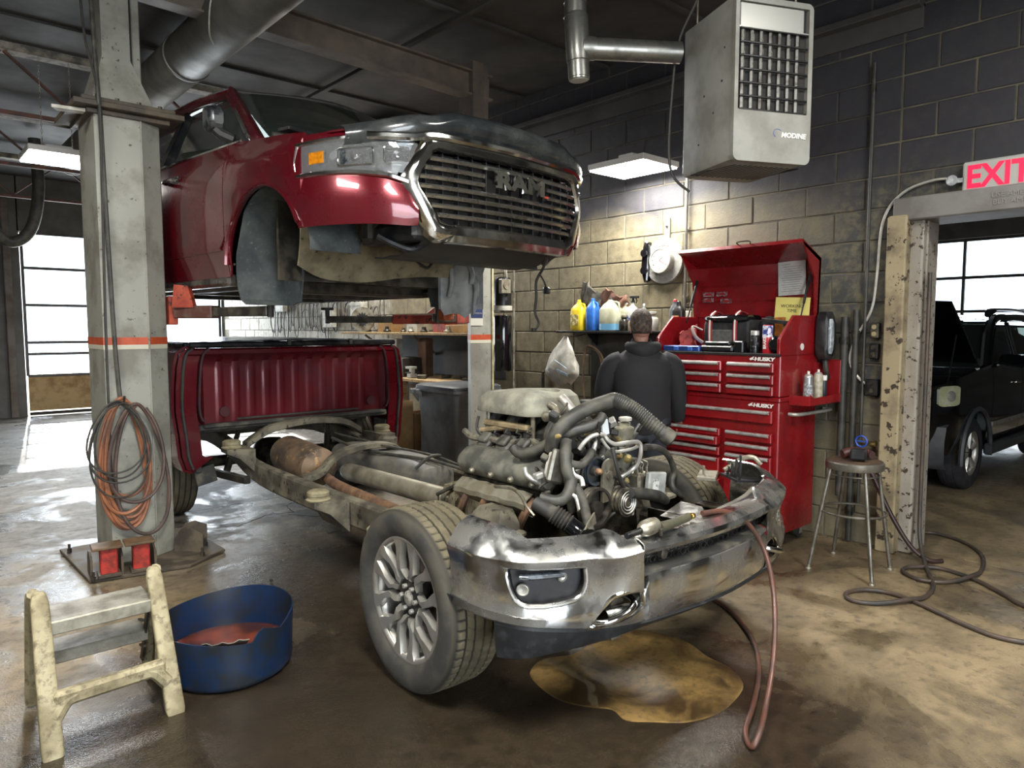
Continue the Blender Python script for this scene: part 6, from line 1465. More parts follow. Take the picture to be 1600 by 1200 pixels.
q = MB(); q.box((4.85, 3.05, 1.46), (.13, .28, .05), ch=.012); q.box((4.84, 3.05, 1.50), (.09, .22, .03), ch=.01); o = q.build('socket_case', blackp); tag(o, 'flat black plastic socket case in front of the tool bag', 'case')
q = MB(); q.box((4.83, 2.865, 1.475), (.07, .075, .09), ch=.008); o = q.build('battery_pack', black_satin); tag(o, 'black square battery pack at the drawer edge of the chest', 'battery')
can('drink_can', 'tall black can with pale lettering on the chest top', 4.84, 2.755, 1.43, .033, .165, pm('can_black', '1c1c1e', '77777a', 60, .55, .62, .3, metal=.5), alu_bright, 'can', nozzle=False)
o = thing('cleaner_can', 'red and blue striped aerosol can standing in the chest', 'aerosol can', (4.84, 2.655, 1.43))
q = MB(); q.rev([(.034, 0), (.036, .004), (.036, .205), (.033, .21)], (4.84, 2.655, 1.43), (4.84, 2.655, 3), n=20); q.build('can_body', pm('can_red', 'b3202b', None, rough=.3), o)
q = MB(); q.rev([(.0365, .12), (.0365, .205)], (4.84, 2.655, 1.43), (4.84, 2.655, 3), n=20, caps=False); q.build('label', pm('label_stripes', '31407f', 'c9c5cf', 30, .47, .53, .3), o)
q = MB(); q.text('BRAKE', .03, frame((4.80, 2.655, 1.51), (0, 0, 1), (0, 1, 0)), .002, bold=.001); q.build('lettering', white_ink, o)
q = MB(); q.box((5.02, 2.60, 1.58), (.05, .045, .15), ch=.006); o = q.build('bulb_box', pm('box_yellow', 'c9b52c', 'b59a20', 20, .45, .6, .5)); tag(o, 'small yellow carton upright at the right end of the chest', 'box')
q = MB(); q.box((5.10, 2.70, 1.60), (.04, .07, .20)); o = q.build('parts_box', pm('box_orange', 'b06a24', '8c4f1c', 20, .45, .6, .5)); tag(o, 'orange parts carton behind the red aerosol can', 'box')
q = MB(); q.box((5.12, 2.59, 1.56), (.03, .06, .16)); o = q.build('parts_box', pm('box_bluegreen', '2c5f86', '8fa5a8', 30, .5, .6, .5)); tag(o, 'blue and pale carton beside the yellow one in the chest', 'box')
q = MB(); q.rev([(.05, 0), (.052, .01), (.052, .03), (.04, .04)], (4.83, 2.575, 1.50), (4.80, 2.575, 1.50), n=20); q.box((4.86, 2.575, 1.50), (.06, .10, .12), ch=.02); o = q.build('tape_measure', black_gloss); tag(o, 'round faced black tape measure beside the red aerosol can', 'tape measure')
q = MB(); q.box((4.98, 2.66, 1.665), (.06, .22, .028), rot=Matrix.Rotation(.12, 3, 'X')); o = q.build('timing_light', blackp); tag(o, 'long black tool lying across the cartons in the chest', 'tool')
q = MB(); q.grid(10, 8, lambda i, j: (4.93 + .10 * sin(i * .5) * .3 + .01 * sin(j * 2 + i), 3.32 + .14 * i / 9, 1.44 + .20 * (j / 7) * (1 - .3 * (i / 9)) + .01 * sin(i * 1.7 + j)), .012); o = q.build('red_glove', pm('glove_red', 'a63c2f', '6e1f1f', 14, .45, .6, .7)); tag(o, 'crumpled orange red glove bag at the left end of the chest', 'glove')
q = MB(); q.ball((5.12, 2.80, 1.60), .10, 14, 9, (.7, .8, 1.1)); o = q.build('dark_jacket', pm('jacket_cloth', '17171a', '25242a', 10, .45, .6, .9, bump=.6, bsc=12)); tag(o, 'bundled black jacket stuffed behind the cans in the chest', 'jacket')
# ------------------------------------------------------------------ shelf with jugs and bottles
sh = thing('wall_shelf', 'dark steel wall shelf holding jugs and bottles', 'shelf', (5.32, 4.42, .62))
q = MB(); q.box((5.32, 4.42, 1.578), (.25, 1.54, .022)); q.build('board', black_satin, sh)
q = MB(); q.box((5.40, 4.30, 1.10), (.04, 1.15, .92)); q.build('back_panel', pm('dark_panel', '242320', '34322c', 5, .4, .6, .6), sh)
for y in (3.75, 4.8): 
    q = MB(); q.prism([(5.21, 1.565), (5.41, 1.565), (5.41, 1.42)], .02, org=(0, y, 0), ax=((1, 0, 0), (0, 0, 1))); q.build('bracket', black_satin, sh)
q = MB(); q.tube([(5.40, 4.95, 1.56), (5.25, 4.98, 1.53), (5.15, 5.02, 1.55)], .006, n=6); q.build('hook', steel_dark, sh)
SZ = 1.59
def jug(name, label, y, w, d, h, body, cap, handle=True, x=5.30, liquid=None, neck=.018, cat='jug', lab=None, conic=.0):
    t = thing(name, label, cat, (x, y, SZ))
    q = MB(); R = []
    for z, k in ((0, .92), (.01, 1), (h * .66, 1), (h * (.74 if not conic else .70), .92), (h * .84, .62 if not conic else .6), (h * .90, .34), (h * .97, neck / w * 2)):
        R.append([(x + a * d / 2 * max(k, neck * 2 / d * .9 if k < .5 else k), y + c * w / 2 * k, SZ + z) for a, c in rrect(2, 2, .55, 3)])
    q.loft(R); q.build('jug_body', body, t, ang=50)
    q = MB(); q.rev([(neck, 0), (neck, .018), (neck * .8, .022)], (x, y, SZ + h * .96), (x, y, SZ + h * 3), n=14); q.build('cap', cap, t)
    if handle:
        q = MB(); q.tube([(x, y - w * .16, SZ + h * .90), (x, y - w * .42, SZ + h * .86), (x, y - w * .47, SZ + h * .70), (x, y - w * .45, SZ + h * .55)], .011, n=8); q.build('handle', body, t)
    if liquid:
        q = MB(); q.loft([[(x + a * d / 2 * 1.01, y + c * w / 2 * 1.01, SZ + z) for a, c in rrect(2, 2, .55, 3)] for z in (.008, h * .22)]); q.build('fluid', liquid, t)
    if lab:
        q = MB(); q.box((x - d / 2 - .001, y + w * .05, SZ + h * .36), (.003, w * .62, h * .36), ch=0); q.build('label', lab, t)
    return t
yel = pm('jug_yellow', 'd3b92a', 'c2a41d', 8, .45, .6, .4)
jug('antifreeze_jug', 'bright yellow fluid jug at the left end of the shelf', 4.965, .17, .12, .30, yel, yel, lab=pm('label_olive', '8c7c3c', 'c9c18f', 30, .48, .55, .5))
blu = pm('jug_blue', '2c66b5', '245494', 8, .45, .6, .35)
jug('washer_jug', 'solid blue jug between the yellow jug and the pale jug', 4.775, .13, .12, .31, blu, blu)
pale = pm('jug_pale', 'a7a690', '8b8a73', 6, .42, .62, .5)
jug('pale_jug', 'dusty translucent jug with a little blue fluid at its bottom', 4.545, .22, .15, .31, pale, pm('cap_blk', '2a2a2a', None), liquid=pm('fluid_blue', '5d8fae', None, rough=.3), conic=1)
jug('clear_jar', 'cloudy clear container behind the pale jug', 4.40, .10, .1, .26, pale, white_dirty, handle=False, x=5.36, cat='jar')
jug('spray_bottle', 'white spray bottle with black trigger on the shelf', 4.275, .105, .08, .27, pm('bottle_white', 'b2b1a5', None, rough=.5), blackp, handle=False, cat='bottle', lab=pm('label_blue', '4b5b8c', 'bdbdb4', 30, .45, .55, .5))
o = bpy.data.objects[[k.name for k in COL.objects if k.name.startswith('spray_bottle')][-1]]
q = MB(); q.cyl((5.30, 4.275, 1.86), (5.30, 4.275, 1.90), .012, n=8); q.box((5.29, 4.25, 1.905), (.03, .09, .022)); q.tube([(5.30, 4.24, 1.895), (5.30, 4.23, 1.87), (5.30, 4.24, 1.85)], .005, n=6); q.build('trigger', blackp, o)
jug('tin_can', 'small dark tin in front of the white spray bottle', 4.33, .085, .08, .13, grease, alu, handle=False, x=5.24, cat='tin', neck=.03)
jug('tin_can', 'small tan tin right of the dark tin on the shelf', 4.23, .07, .07, .12, pm('tin_tan', '8d7b62', '6d5c48', 20, .4, .6, .5), alu, handle=False, x=5.24, cat='tin', neck=.026)
jug('grey_bottle', 'slim grey bottle with nozzle next to the spray bottle', 4.145, .06, .06, .24, pm('bottle_gry', '6d706c', None, rough=.5), white_ink, handle=False, cat='bottle', neck=.010)
jug('tub', 'squat dusty white tub behind the worker\'s head', 4.05, .10, .1, .16, white_dirty, white_dirty, handle=False, cat='tub', neck=.04)
jug('oil_bottle', 'grey oil bottle with a red cap right of the worker\'s head', 3.80, .095, .06, .27, pm('bottle_oil', '4d4f52', None, rough=.45), pm('cap_red', 'b5343a', None, rough=.4), handle=False, cat='bottle')
jug('brown_bottle', 'dark square shouldered bottle with orange label on the shelf', 3.72, .12, .08, .25, pm('bottle_brn', '1f1d1c', None, rough=.35), blackp, handle=False, cat='bottle', x=5.24, lab=pm('label_or', 'b97a52', 'bdb6a8', 25, .45, .55, .5))
q = MB(); q.box((5.31, 3.665, 1.68), (.02, .07, .17), ch=.003); o = q.build('hang_tag', pm('tag_cream', 'bdb8a6', None, rough=.7)); tag(o, 'cream paper tag with wire loop at the right end of the shelf', 'tag')
q = MB(); q.tube([(5.31, 3.665 + .035 * cos(a), 1.79 + .045 * sin(a)) for a in [2 * pi * k / 14 for k in range(14)]], .003, n=5, smooth=0, closed=True); q.build('wire_loop', steel_dark, o)
def rag(name, label, y0, w, h, mat, z0, seed):
    def fn(i, j):
        u, t = i / 14, j / 9
        return (5.36 - .05 * sin(pi * u) * (1 - t * .3) + .015 * sin(i * 1.3 + seed + j * .8), y0 - w * u, z0 + h * (1 - t) * (.55 + .45 * sin(pi * min(1, u * 1.3 + .1))) + .010 * sin(i * 2.3 + seed))
    q = MB(); q.grid(15, 10, fn, .012); o = q.build(name, mat, ang=80); tag(o, label, 'rag'); return o
rag('grey_rag', 'crumpled dark grey rag behind the yellow and blue jugs', 4.98, .30, .24, pm('rag_grey', '47443e', '5e5a52', 8, .45, .6, .9, bump=.4, bsc=30), 1.84, 1)
rag('brown_rag', 'crumpled reddish brown rag behind the pale jug', 4.72, .34, .17, pm('rag_brown', '6c4d3e', '54392e', 8, .45, .6, .9, bump=.4, bsc=30), 1.83, 4)
# plastic bag and hanging hose under the shelf
def pbag(i, j):
    a = 2 * pi * i / 24; t = j / 11
    r = .02 + .13 * sin(pi * min(1, t * 1.0) * .62) ** 1.2 * (1 + .22 * sin(3 * a + 2 * t) + .10 * sin(8 * a + 9 * t)) + .010 * sin(5 * a + 12 * t)
    if t > .8: r *= (1 - (t - .8) * 3.2)
    return (5.18 + r * .55 * cos(a), 5.0 + .03 + .10 * t * max(0, sin(a)) - .10 * t * 0 + r * 1.05 * sin(a) + (.05 * sin(pi * t) if sin(a) > 0 else -.02 * t), 1.52 - .47 * t + .018 * sin(3 * a + t * 9))
q = MB(); q.grid(25, 12, pbag); o = q.build('plastic_bag', pm('bag_plastic', 'b4b1a6', '8f8d84', 7, .42, .62, .35, .5, bump=.5, bsc=18), ang=70); tag(o, 'crumpled white plastic bag hanging from the left end of the shelf', 'bag')
q = MB(); q.tube([(5.03, 5.05, 1.30), (5.06, 4.97, 1.25), (5.05, 4.9, 1.22)], .012, n=5, flat=.2); q.box((5.095, 5.0, 1.17), (.003, .16, .022), ch=0, rot=Matrix.Rotation(.3, 3, 'X')); q.build('print', pm('bag_print', '6d8aa0', '9aa7ac', 40, .45, .55, .5), o)
q = MB(); P = []
for k in range(3):
    P += [(5.34 - .02 * k, 4.86, 1.42 + .01 * k), (5.33 - .02 * k, 4.72 - .03 * k, 1.36), (5.32, 4.66 - .02 * k, 1.12), (5.33, 4.70, .80 + .05 * k), (5.34, 4.80, .68 + .06 * k), (5.35, 4.92, .86), (5.35, 4.95, 1.2)]
q.tube(P, .010, n=8, smooth=5); o = q.build('air_line', pm('line_tan', '8a755c', '6d5a48', 8, .4, .6, .5)); tag(o, 'thin tan hose looped on a hook beside the white plastic bag', 'hose')
# ------------------------------------------------------------------ brake disc clock
ck = thing('brake_disc_clock', 'wall clock made from a vented brake disc and black caliper', 'clock', (5.36, 4.0, 2.02))
c0 = Vector((5.425, 4.0, 2.23)); dn = Vector((-1, 0, 0))
q = MB(); q.rev([(.11, 0), (.205, 0), (.207, .004), (.207, .012), (.203, .014), (.203, .026), (.207, .028), (.205, .038), (.14, .038), (.135, .034), (.115, .034), (.11, .036)], c0, c0 + dn, n=48, caps=False); q.build('rotor', pm('rotor_grey', '8f8e89', '7b7973', 30, .45, .6, .45, .55, metal=.3), ck, ang=30)
q = MB(); q.rev([(.118, .03), (.118, .095), (.112, .10), (.10, .10), (.098, .092), (0, .092)], c0, c0 + dn, n=40, caps=False); q.build('hat', pm('clock_ring', '98978f', '87857d', 30, .45, .6, .35), ck, ang=30)
q = MB(); q.rev([(.096, .093), (.096, .095), (0, .0951)], c0, c0 + dn, n=32, caps=False); q.build('clock_face', pm('clock_face', 'c4c3b8', None, rough=.5), ck)
for k in range(12):
    a = 2 * pi * k / 12; q = MB(); m = frame(c0 + dn * .0965 + Vector((0, -.078 * sin(a), .078 * cos(a))), (0, -1, 0), (0, 0, 1)); q.text(str(k or 12), .026, m, .0005); q.build('numeral', blackp, ck)
for a, l, w, mm_ in ((.9, .05, .006, blackp), (2.1, .07, .004, pm('hand_red', 'b33a30', None)), (-.5, .03, .004, pm('hand_red', 'b33a30', None))):
    q = MB(); p = c0 + dn * .099; q.bar(p, p + Vector((0, -l * sin(a), l * cos(a))), .001, w, upv=(0, cos(a), sin(a)), ch=0); q.build('clock_hand', mm_, ck)
q = MB(); P = [(.16, .25), (.20, .28), (.22, .20), (.235, .05), (.24, -.05), (.225, -.18), (.205, -.26), (.165, -.24), (.155, -.05), (.15, .1)]
q.prism([(x * .98, z * .72) for x, z in P], .07, org=c0 + dn * .07 + Vector((0, 0, 0)), ax=((0, 1, 0), (0, 0, 1)), ch=.01); 
for z in (-.08, .08): q.cyl(c0 + Vector((-.09, .19, z)), c0 + Vector((-.02, .19, z)), .035, n=16)
q.build('caliper', black_gloss, ck, fix=True)
q = MB(); q.box((5.43, 3.99, 2.50), (.02, .06, .24)); q.build('hanger_bar', pm('grey_bar', '6c6a62', None, rough=.5), ck)
q = MB(); q.cyl((5.42, 3.99, 2.54), (5.405, 3.99, 2.54), .01, n=8); q.build('screw', blackp, ck)
ORD = ['first', 'second', 'third', 'fourth', 'fifth', 'sixth', 'seventh', 'eighth', 'ninth', 'tenth', 'eleventh', 'twelfth', 'thirteenth', 'fourteenth', 'fifteenth', 'sixteenth', 'seventeenth', 'eighteenth', 'nineteenth', 'twentieth', 'twenty-first', 'twenty-second', 'twenty-third', 'twenty-fourth', 'twenty-fifth', 'twenty-sixth', 'twenty-seventh', 'twenty-eighth']
# ================================================================== unit heater and its flue
ht = thing('unit_heater', 'big grey gas unit heater with a louvred front hung from the ceiling', 'heater', (3.472, 2.135, 2.52), radians(-25.3))
hm_ = pm('heater_grey', '82817a', '6d6b62', 4, .42, .64, .42, .55, c3='2f2b28', sc3=18, lo3=.68, hi3=.72)
HW, HD, HH = .487, .554, .86
q = MB(ht); R = []
for z, k in ((0, .035), (.012, .012), (.035, 0), (HH, 0)): R.append([(HW / 2 + a * (HW / 2 - k), .03 + (HD - .03) / 2 + b_ * ((HD - .03) / 2 - k), z) for a, b_ in rrect(2, 2, .12, 2)])
q.loft(R); q.build('casing', hm_, ht, ang=30)
q = MB(ht); q.loft([[(x, y, z) for x, z in rrect(HW, HH, .035, 4, HW / 2, HH / 2)] for y in (.032, .0)], caps=False)
q.loft([[(x, 0, z) for x, z in rrect(HW, HH, .035, 4, HW / 2, HH / 2)], [(x, 0, z) for x, z in rrect(HW - .05, HH - .30, .004, 4, HW / 2 - .002, HH / 2 + .12)], [(x, .03, z) for x, z in rrect(HW - .05, HH - .30, .004, 4, HW / 2 - .002, HH / 2 + .12)]], caps=False); q.build('front_frame', hm_, ht, ang=30, fix=True)
q = MB(ht); q.box((HW / 2, .028, .56), (HW - .06, .004, .55), ch=0); q.build('throat', dark_void, ht)
q = MB(ht); q.box((HW / 2 - .01, .02, .765), (.40, .02, .125), ch=.004); q.box((HW / 2, .014, .70), (.44, .02, .008)); q.build('top_baffle', pm('baffle', '9a9a94', None, rough=.35, metal=.5), ht)
for k in range(7):
    x = .055 + .057 * k
    for r_ in range(6):
        q = MB(ht); z0 = .275 + .070 * r_; q.loft([[(x + dx, .012 + dy, z) for dx, dy in ((-.012, .0), (.0, -.006), (.012, .0), (.010, .012), (-.010, .012))] for z in (z0 + .006, z0 + .064)]); q.build('louver_fin', pm('fin_steel', 'a5a49c', '4b4541', 9, .4, .62, .25, .5, metal=.9), ht)
for r_ in range(7):
    q = MB(ht); q.box((HW / 2, .004, .272 + .070 * r_), (HW - .06, .012, .010), ch=.003); q.build('louver_bar', black_satin, ht)
q = MB(ht)
q.text('MODINE', .037, frame((.375, -.003, .15), (1, 0, 0), (0, 0, 1)), .0015, bold=.0012, sx=1.1, shear=.15); q.build('lettering', white_ink, ht)
q = MB(ht); q.tube([(.275 + .026 * cos(a), -.002, .160 + .022 * sin(a)) for a in [.6 + 3.6 * k / 12 for k in range(13)]], [.001 + .002 * k / 12 for k in range(13)], n=5, smooth=0); q.build('logo_swoosh', pm('logo_blue', '4a6a9c', '7a4a55', 30, .45, .55, .4), ht)
for k in range(13):
    q = MB(ht); q.box((.04 + .034 * k, .26, .002), (.014, .34, .006), rz=.25); q.build('bottom_slot', dark_void, ht)
for (x, y, z) in ((-.001, .2, .3), (-.001, .12, .45), (-.001, .3, .42), (-.001, .1, .62), (-.001, .35, .16)):
    q = MB(ht); q.cyl((x, y, z), (x - .003, y, z), .006, n=8); q.build('rivet', blackp, ht)
for x, y in ((.06, .08), (HW - .06, .08), (.06, HD - .06), (HW - .06, HD - .06)):
    q = MB(ht); q.cyl((x, y, HH), (x, y, CZ - 2.52), .006, n=6); q.build('hanger_rod', alu, ht)
galv = pm('galvanised', '8d8d87', '6d6c66', 9, .42, .62, .28, .42, metal=.85)
fl = thing('flue_pipe', 'galvanised flue tee with a capped lower end beside the unit heater', 'flue', (3.13, 2.97, 3.07))
q = MB(); q.rev([(.064, 0), (.064, .675)], (3.125, 2.975, 3.40), (3.125, 2.975, 6), n=24); q.build('vertical_pipe', galv, fl)
q = MB(); q.rev([(.060, 0), (.060, .01), (.063, .012), (.063, .10), (.068, .105), (.070, .14), (.070, .36), (.066, .37)], (3.145, 2.96, 3.07), (3.125, 2.975, 3.5), n=24); q.build('tee', galv, fl)
q = MB(); q.rev([(.052, -.002), (.052, .0)], (3.145, 2.96, 3.068), (3.143, 2.961, 3.1), n=24); q.build('tee_cap', pm('cap_grey', 'a7a69c', None, rough=.5), fl)
q = MB(); q.rev([(.066, 0), (.066, .08), (.062, .082), (.062, .60)], (3.15, 2.95, 3.25), (3.66, 2.60, 3.25), n=24); q.build('branch_pipe', galv, fl)
for z, a in ((3.42, 0), (3.50, 0)):
    q = MB(); q.rev([(.066, -.004), (.069, 0), (.066, .004)], (3.125, 2.975, z), (3.125, 2.975, 5), n=24, caps=False); q.build('seam_ring', galv, fl)
q = MB(); P = [(3.58, 2.42, 4.12), (3.55, 2.44, 3.9), (3.64, 2.46, 3.6), (3.66, 2.62, 3.35), (3.65, 2.66, 3.1), (3.63, 2.66, 2.6), (3.75, 2.60, 2.45)]; q.tube(P, .008, n=6); o = q.build('gas_flex', rubber, ht)
# ================================================================== conduits, outlets, exit sign
cd = thing('conduit', 'straight vertical grey conduit running down the block wall beside the clock', 'conduit', (5.43, 3.77, 1.6))
q = MB(); q.tube([(5.405, 3.77, 1.60), (5.405, 3.77, 3.78)], .013, n=8, smooth=0); q.build('pipe', pm('conduit_grey', '6a6862', '4c4a45', 5, .4, .6, .45, metal=.5), cd)
for z in (1.9, 2.5, 3.2): q = MB(); q.box((5.415, 3.77, z), (.02, .05, .02)); q.build('strap', alu, cd)
cd2 = thing('conduit', 'pale flexible conduit curving from the exit sign down to the outlets', 'conduit', (5.41, 2.1, 1.2))
q = MB(); q.tube([(5.42, 1.62, 2.60), (5.41, 1.78, 2.62), (5.405, 1.98, 2.56), (5.40, 2.10, 2.38), (5.405, 2.13, 2.0), (5.405, 2.16, 1.75), (5.405, 2.26, 1.55), (5.405, 2.30, 1.38), (5.40, 2.24, 1.26), (5.40, 2.16, 1.20)], .010, n=8); q.build('pipe', alu_bright, cd2)
for i, (y, z, w, h, m_) in enumerate(((2.125, 1.60, .06, .11, pm('outlet_tan', '8c805f', None, rough=.5)), (2.125, 1.45, .06, .11, black_satin), (2.13, 1.185, .09, .12, black_satin))):
    o = thing('electrical_outlet', ('tan double outlet at the top beside the cream pier', 'dark outlet box under the tan outlet', 'black junction box lowest beside the pier')[i], 'outlet', (5.40, y, z - h / 2))
    q = MB(); q.box((5.405, y, z), (.055, w, h), ch=.006); q.build('box', m_ if i else steel_dark, o)
    for dz in (-.025, .025):
        q = MB(); q.cyl((5.378, y, z + dz), (5.374, y, z + dz), .017, n=14); q.build('socket', m_ if i == 0 else grease, o)
for i, (y, r, z0, z1) in enumerate(((2.26, .022, .02, 1.75), (2.34, .028, .35, 1.70), (2.20, .012, .3, 3.5))):
    o = thing('pipe_run', ('thick black vertical pipe on the wall behind the stool', 'thickest black pipe between the chest and the stool', 'thin dark pipe rising high on the wall above the stool')[i], 'pipe', (5.40, y, z0))
    q = MB(); q.cyl((5.405 - r / 2, y, z0), (5.405 - r / 2, y, z1), r, n=12); q.build('pipe', pm('black_iron', '23221f', '3a3832', 9, .42, .6, .5, .6), o)
    for z in (z0 + .2, z1 - .2): q = MB(); q.cyl((5.405 - r / 2, y, z), (5.405 - r / 2, y, z + .05), r * 1.35, n=12); q.build('coupling', grease, o)
vt = thing('gate_valve', 'small brass valve with a blue handwheel behind the stool', 'valve', (5.33, 2.13, .72))
q = MB(); q.cyl((5.42, 2.10, .78), (5.30, 2.10, .78), .014, n=10); q.cyl((5.32, 2.06, .78), (5.32, 2.16, .78), .018, n=10); q.build('valve_body', pm('brass', '7f6c3f', '5a4b2d', 12, .4, .6, .4, metal=.8), vt)
q = MB(); c_ = Vector((5.27, 2.14, .80)); q.tube([c_ + Vector((0, .04 * cos(a), .04 * sin(a))) for a in [2 * pi * k / 12 for k in range(12)]], .007, n=6, smooth=0, closed=True); q.bar(c_ + Vector((0, -.04, 0)), c_ + Vector((0, .04, 0)), .006, .008); q.build('handwheel', pm('wheel_blue', '24479c', None, rough=.4), vt)
ex_ = thing('exit_sign', 'grey exit sign with glowing red letters above the doorway', 'exit sign', (5.40, 1.41, 2.49))
q = MB(); q.box((5.40, 1.405, 2.592), (.06, .40, .215), ch=.01); q.build('sign_body', pm('sign_grey', '9b9b95', None, rough=.5), ex_)
q = MB(); q.text('EXIT', .20, frame((5.3685, 1.405, 2.592), (0, -1, 0), (0, 0, 1)), .002, bold=.006, sx=.86); q.build('lettering', emit('exit_red', 'd01038', .75), ex_)
q = MB(); c_ = Vector((5.38, 1.66, 2.59)); q.rev([(.01, 0), (.03, .012), (.035, .03), (.03, .035), (0, .036)], c_, c_ + Vector((-1, 0, 0)), n=18, caps=False); q.bar(c_ + Vector((.01, 0, 0)), c_ + Vector((.01, -.06, 0)), .02, .03); q.build('lamp_head', pm('lamp_head', '8c8f90', 'b5b8b8', 30, .45, .6, .25), ex_)
q = MB(); q.text('USE AMERICAN MAYBE\nBUY AMERICAN CARS', .045, frame((5.354, 1.2, 2.44), (0, -1, 0), (0, 0, 1)), .0008); o = q.build('faded_sign', pm('faded_ink', '84817b', None, rough=.8)); tag(o, 'faded grey lettering on the lintel below the exit sign', 'sign')
bs = thing('wall_stub', 'short rusty bracket on the blocks beside the far lift post', 'bracket', (5.40, 5.62, .9))
q = MB(); q.box((5.41, 5.60, 1.02), (.02, .03, .24)); q.box((5.40, 5.68, .91), (.02, .16, .012)); q.build('angle', grease, bs)
# ================================================================== steel stool with a gadget on the seat
stl = thing('metal_stool', 'round metal shop stool with four splayed legs and a foot ring', 'stool', (4.80, 1.985, 0))
S0 = Vector((4.80, 1.985, .74)); fe = [(4.602, 2.182), (4.587, 1.765), (5.042, 2.212), (4.987, 1.808)]
stm = pm('stool_steel', '86837a', '625d52', 9, .42, .62, .35, .5, metal=.7)
q = MB(); q.rev([(.165, -.05), (.175, -.052), (.18, -.045), (.18, -.008), (.172, 0), (.10, -.002), (0, -.003)], S0, S0 + Vector((0, 0, 1)), n=40, caps=False); q.build('seat', stm, stl, ang=40)
q = MB(); q.rev([(.168, .001), (.16, .004), (0, .004)], S0, S0 + Vector((0, 0, 1)), n=32, caps=False); q.build('seat_board', pm('seat_brown', '3f3027', '57432f', 9, .42, .6, .7), stl)
legs = []
for x, y in fe:
    d = Vector((x, y, 0)) - Vector((S0.x, S0.y, 0)); dn_ = d.normalized(); a = S0 + dn_ * .155 + Vector((0, 0, -.04)); b_ = Vector((x, y, .014)); legs.append((a, b_))
    q = MB(); q.cyl(b_, a, .0125, n=10); q.build('leg', stm, stl); q = MB(); q.rev([(.022, 0), (.022, .006), (.014, .014), (.014, .03)], (x, y, 0), (x, y, 1), n=12); q.build('foot', alu, stl)
zc = .40; P = []
cc_ = Vector((sum(a.x + (b_.x - a.x) * ((a.z - zc) / (a.z - b_.z)) for a, b_ in legs) / 4, sum(a.y + (b_.y - a.y) * ((a.z - zc) / (a.z - b_.z)) for a, b_ in legs) / 4, zc))
q = MB(); q.tube([cc_ + Vector((.205 * cos(a), .205 * sin(a), 0)) for a in [2 * pi * k / 36 for k in range(36)]], .008, n=8, smooth=0, closed=True); q.build('foot_ring', stm, stl)
q = MB(); q.tube([cc_ + Vector((.15 * cos(a), .15 * sin(a), .25)) for a in [2 * pi * k / 30 for k in range(30)]], .005, n=6, smooth=0, closed=True); q.build('brace_ring', stm, stl)
gd = thing('cordless_tool', 'red and black cordless tool lying on the metal stool', 'power tool', (4.80, 1.98, .745))
q = MB(); q.box((4.77, 1.95, .79), (.10, .10, .07), ch=.012, rz=.3); q.build('battery', blackp, gd)
q = MB(); q.tube([(4.78, 2.06, .775), (4.83, 2.02, .79), (4.88, 1.95, .785), (4.86, 1.90, .78)], [.03, .034, .03, .024], n=10); q.build('tool_body', pm('tool_red', '5a2f2b', '3c2a28', 12, .45, .6, .5), gd)
# ================================================================== hoses on the floor
def floor_hose(name, label, pts, r, mat):
    q = MB(); q.tube(pts, r, n=10, smooth=7); o = q.build(name, mat); tag(o, label, 'hose'); return o
fh = pm('floor_hose', '4a3d34', '33302c', 6, .42, .62, .45, .6)
floor_hose('air_hose', 'dark brown hose hanging down the pier and looping towards the bottom right', [(5.43, 1.79, 2.0), (5.44, 1.79, 1.2), (5.44, 1.79, .5), (5.40, 1.77, .16), (5.20, 1.66, .02), (4.85, 1.50, .014), (4.60, 1.46, .014), (4.42, 1.50, .03), (4.27, 1.61, .014), (4.21, 1.73, .014), (4.31, 1.80, .014), (4.45, 1.74, .014), (4.50, 1.60, .014), (4.44, 1.42, .014), (4.33, 1.20, .014), (4.27, 1.02, .014), (4.32, .86, .014), (4.5, .6, .014)], .0135, fh)
floor_hose('air_hose', 'dark brown hose making the upper loop on the floor right of the stool', [(5.95, 2.02, .014), (6.10, 1.90, .014), (6.0, 1.66, .014), (5.75, 1.48, .014), (5.40, 1.385, .014), (5.15, 1.38, .03), (4.97, 1.46, .014), (4.89, 1.59, .014), (4.97, 1.72, .014), (5.10, 1.72, .014), (5.22, 1.58, .014), (5.16, 1.37, .014), (5.0, 1.17, .014), (4.87, 1.02, .014), (4.8, .7, .014)], .0135, fh)
floor_hose('air_hose', 'short dark maroon hose leaning against the pier beside the stool', [(5.28, 2.14, .74), (5.22, 2.02, .55), (5.24, 1.90, .30), (5.28, 1.78, .10), (5.33, 1.68, .02), (5.40, 1.62, .014)], .016, pm('maroon_hose', '2d1d1c', '3b2a26', 6, .42, .62, .4))
floor_hose('air_hose', 'reddish air hose arcing from the impact wrench to the wet floor', [tuple(at(1097, 802, 1.75)), tuple(at(1130, 799, 1.73)), tuple(at(1162, 812, 1.70)), tuple(at(1190, 850, 1.66)), tuple(at(1206, 905, 1.60)), tuple(at(1211, 970, 1.53)), tuple(at(1207, 1040, 1.46)), tuple(at(1196, 1105, 1.40)), (2.47, 1.34, .06), (2.42, 1.345, .014), (2.50, 1.42, .013), (2.70, 1.50, .013), (2.96, 1.62, .013), (3.20, 1.77, .013), (3.38, 1.93, .013), (3.55, 2.15, .013), (3.66, 2.42, .013)], .0115, pm('red_hose', '5c3b2f', '45332c', 8, .42, .62, .35, .5))
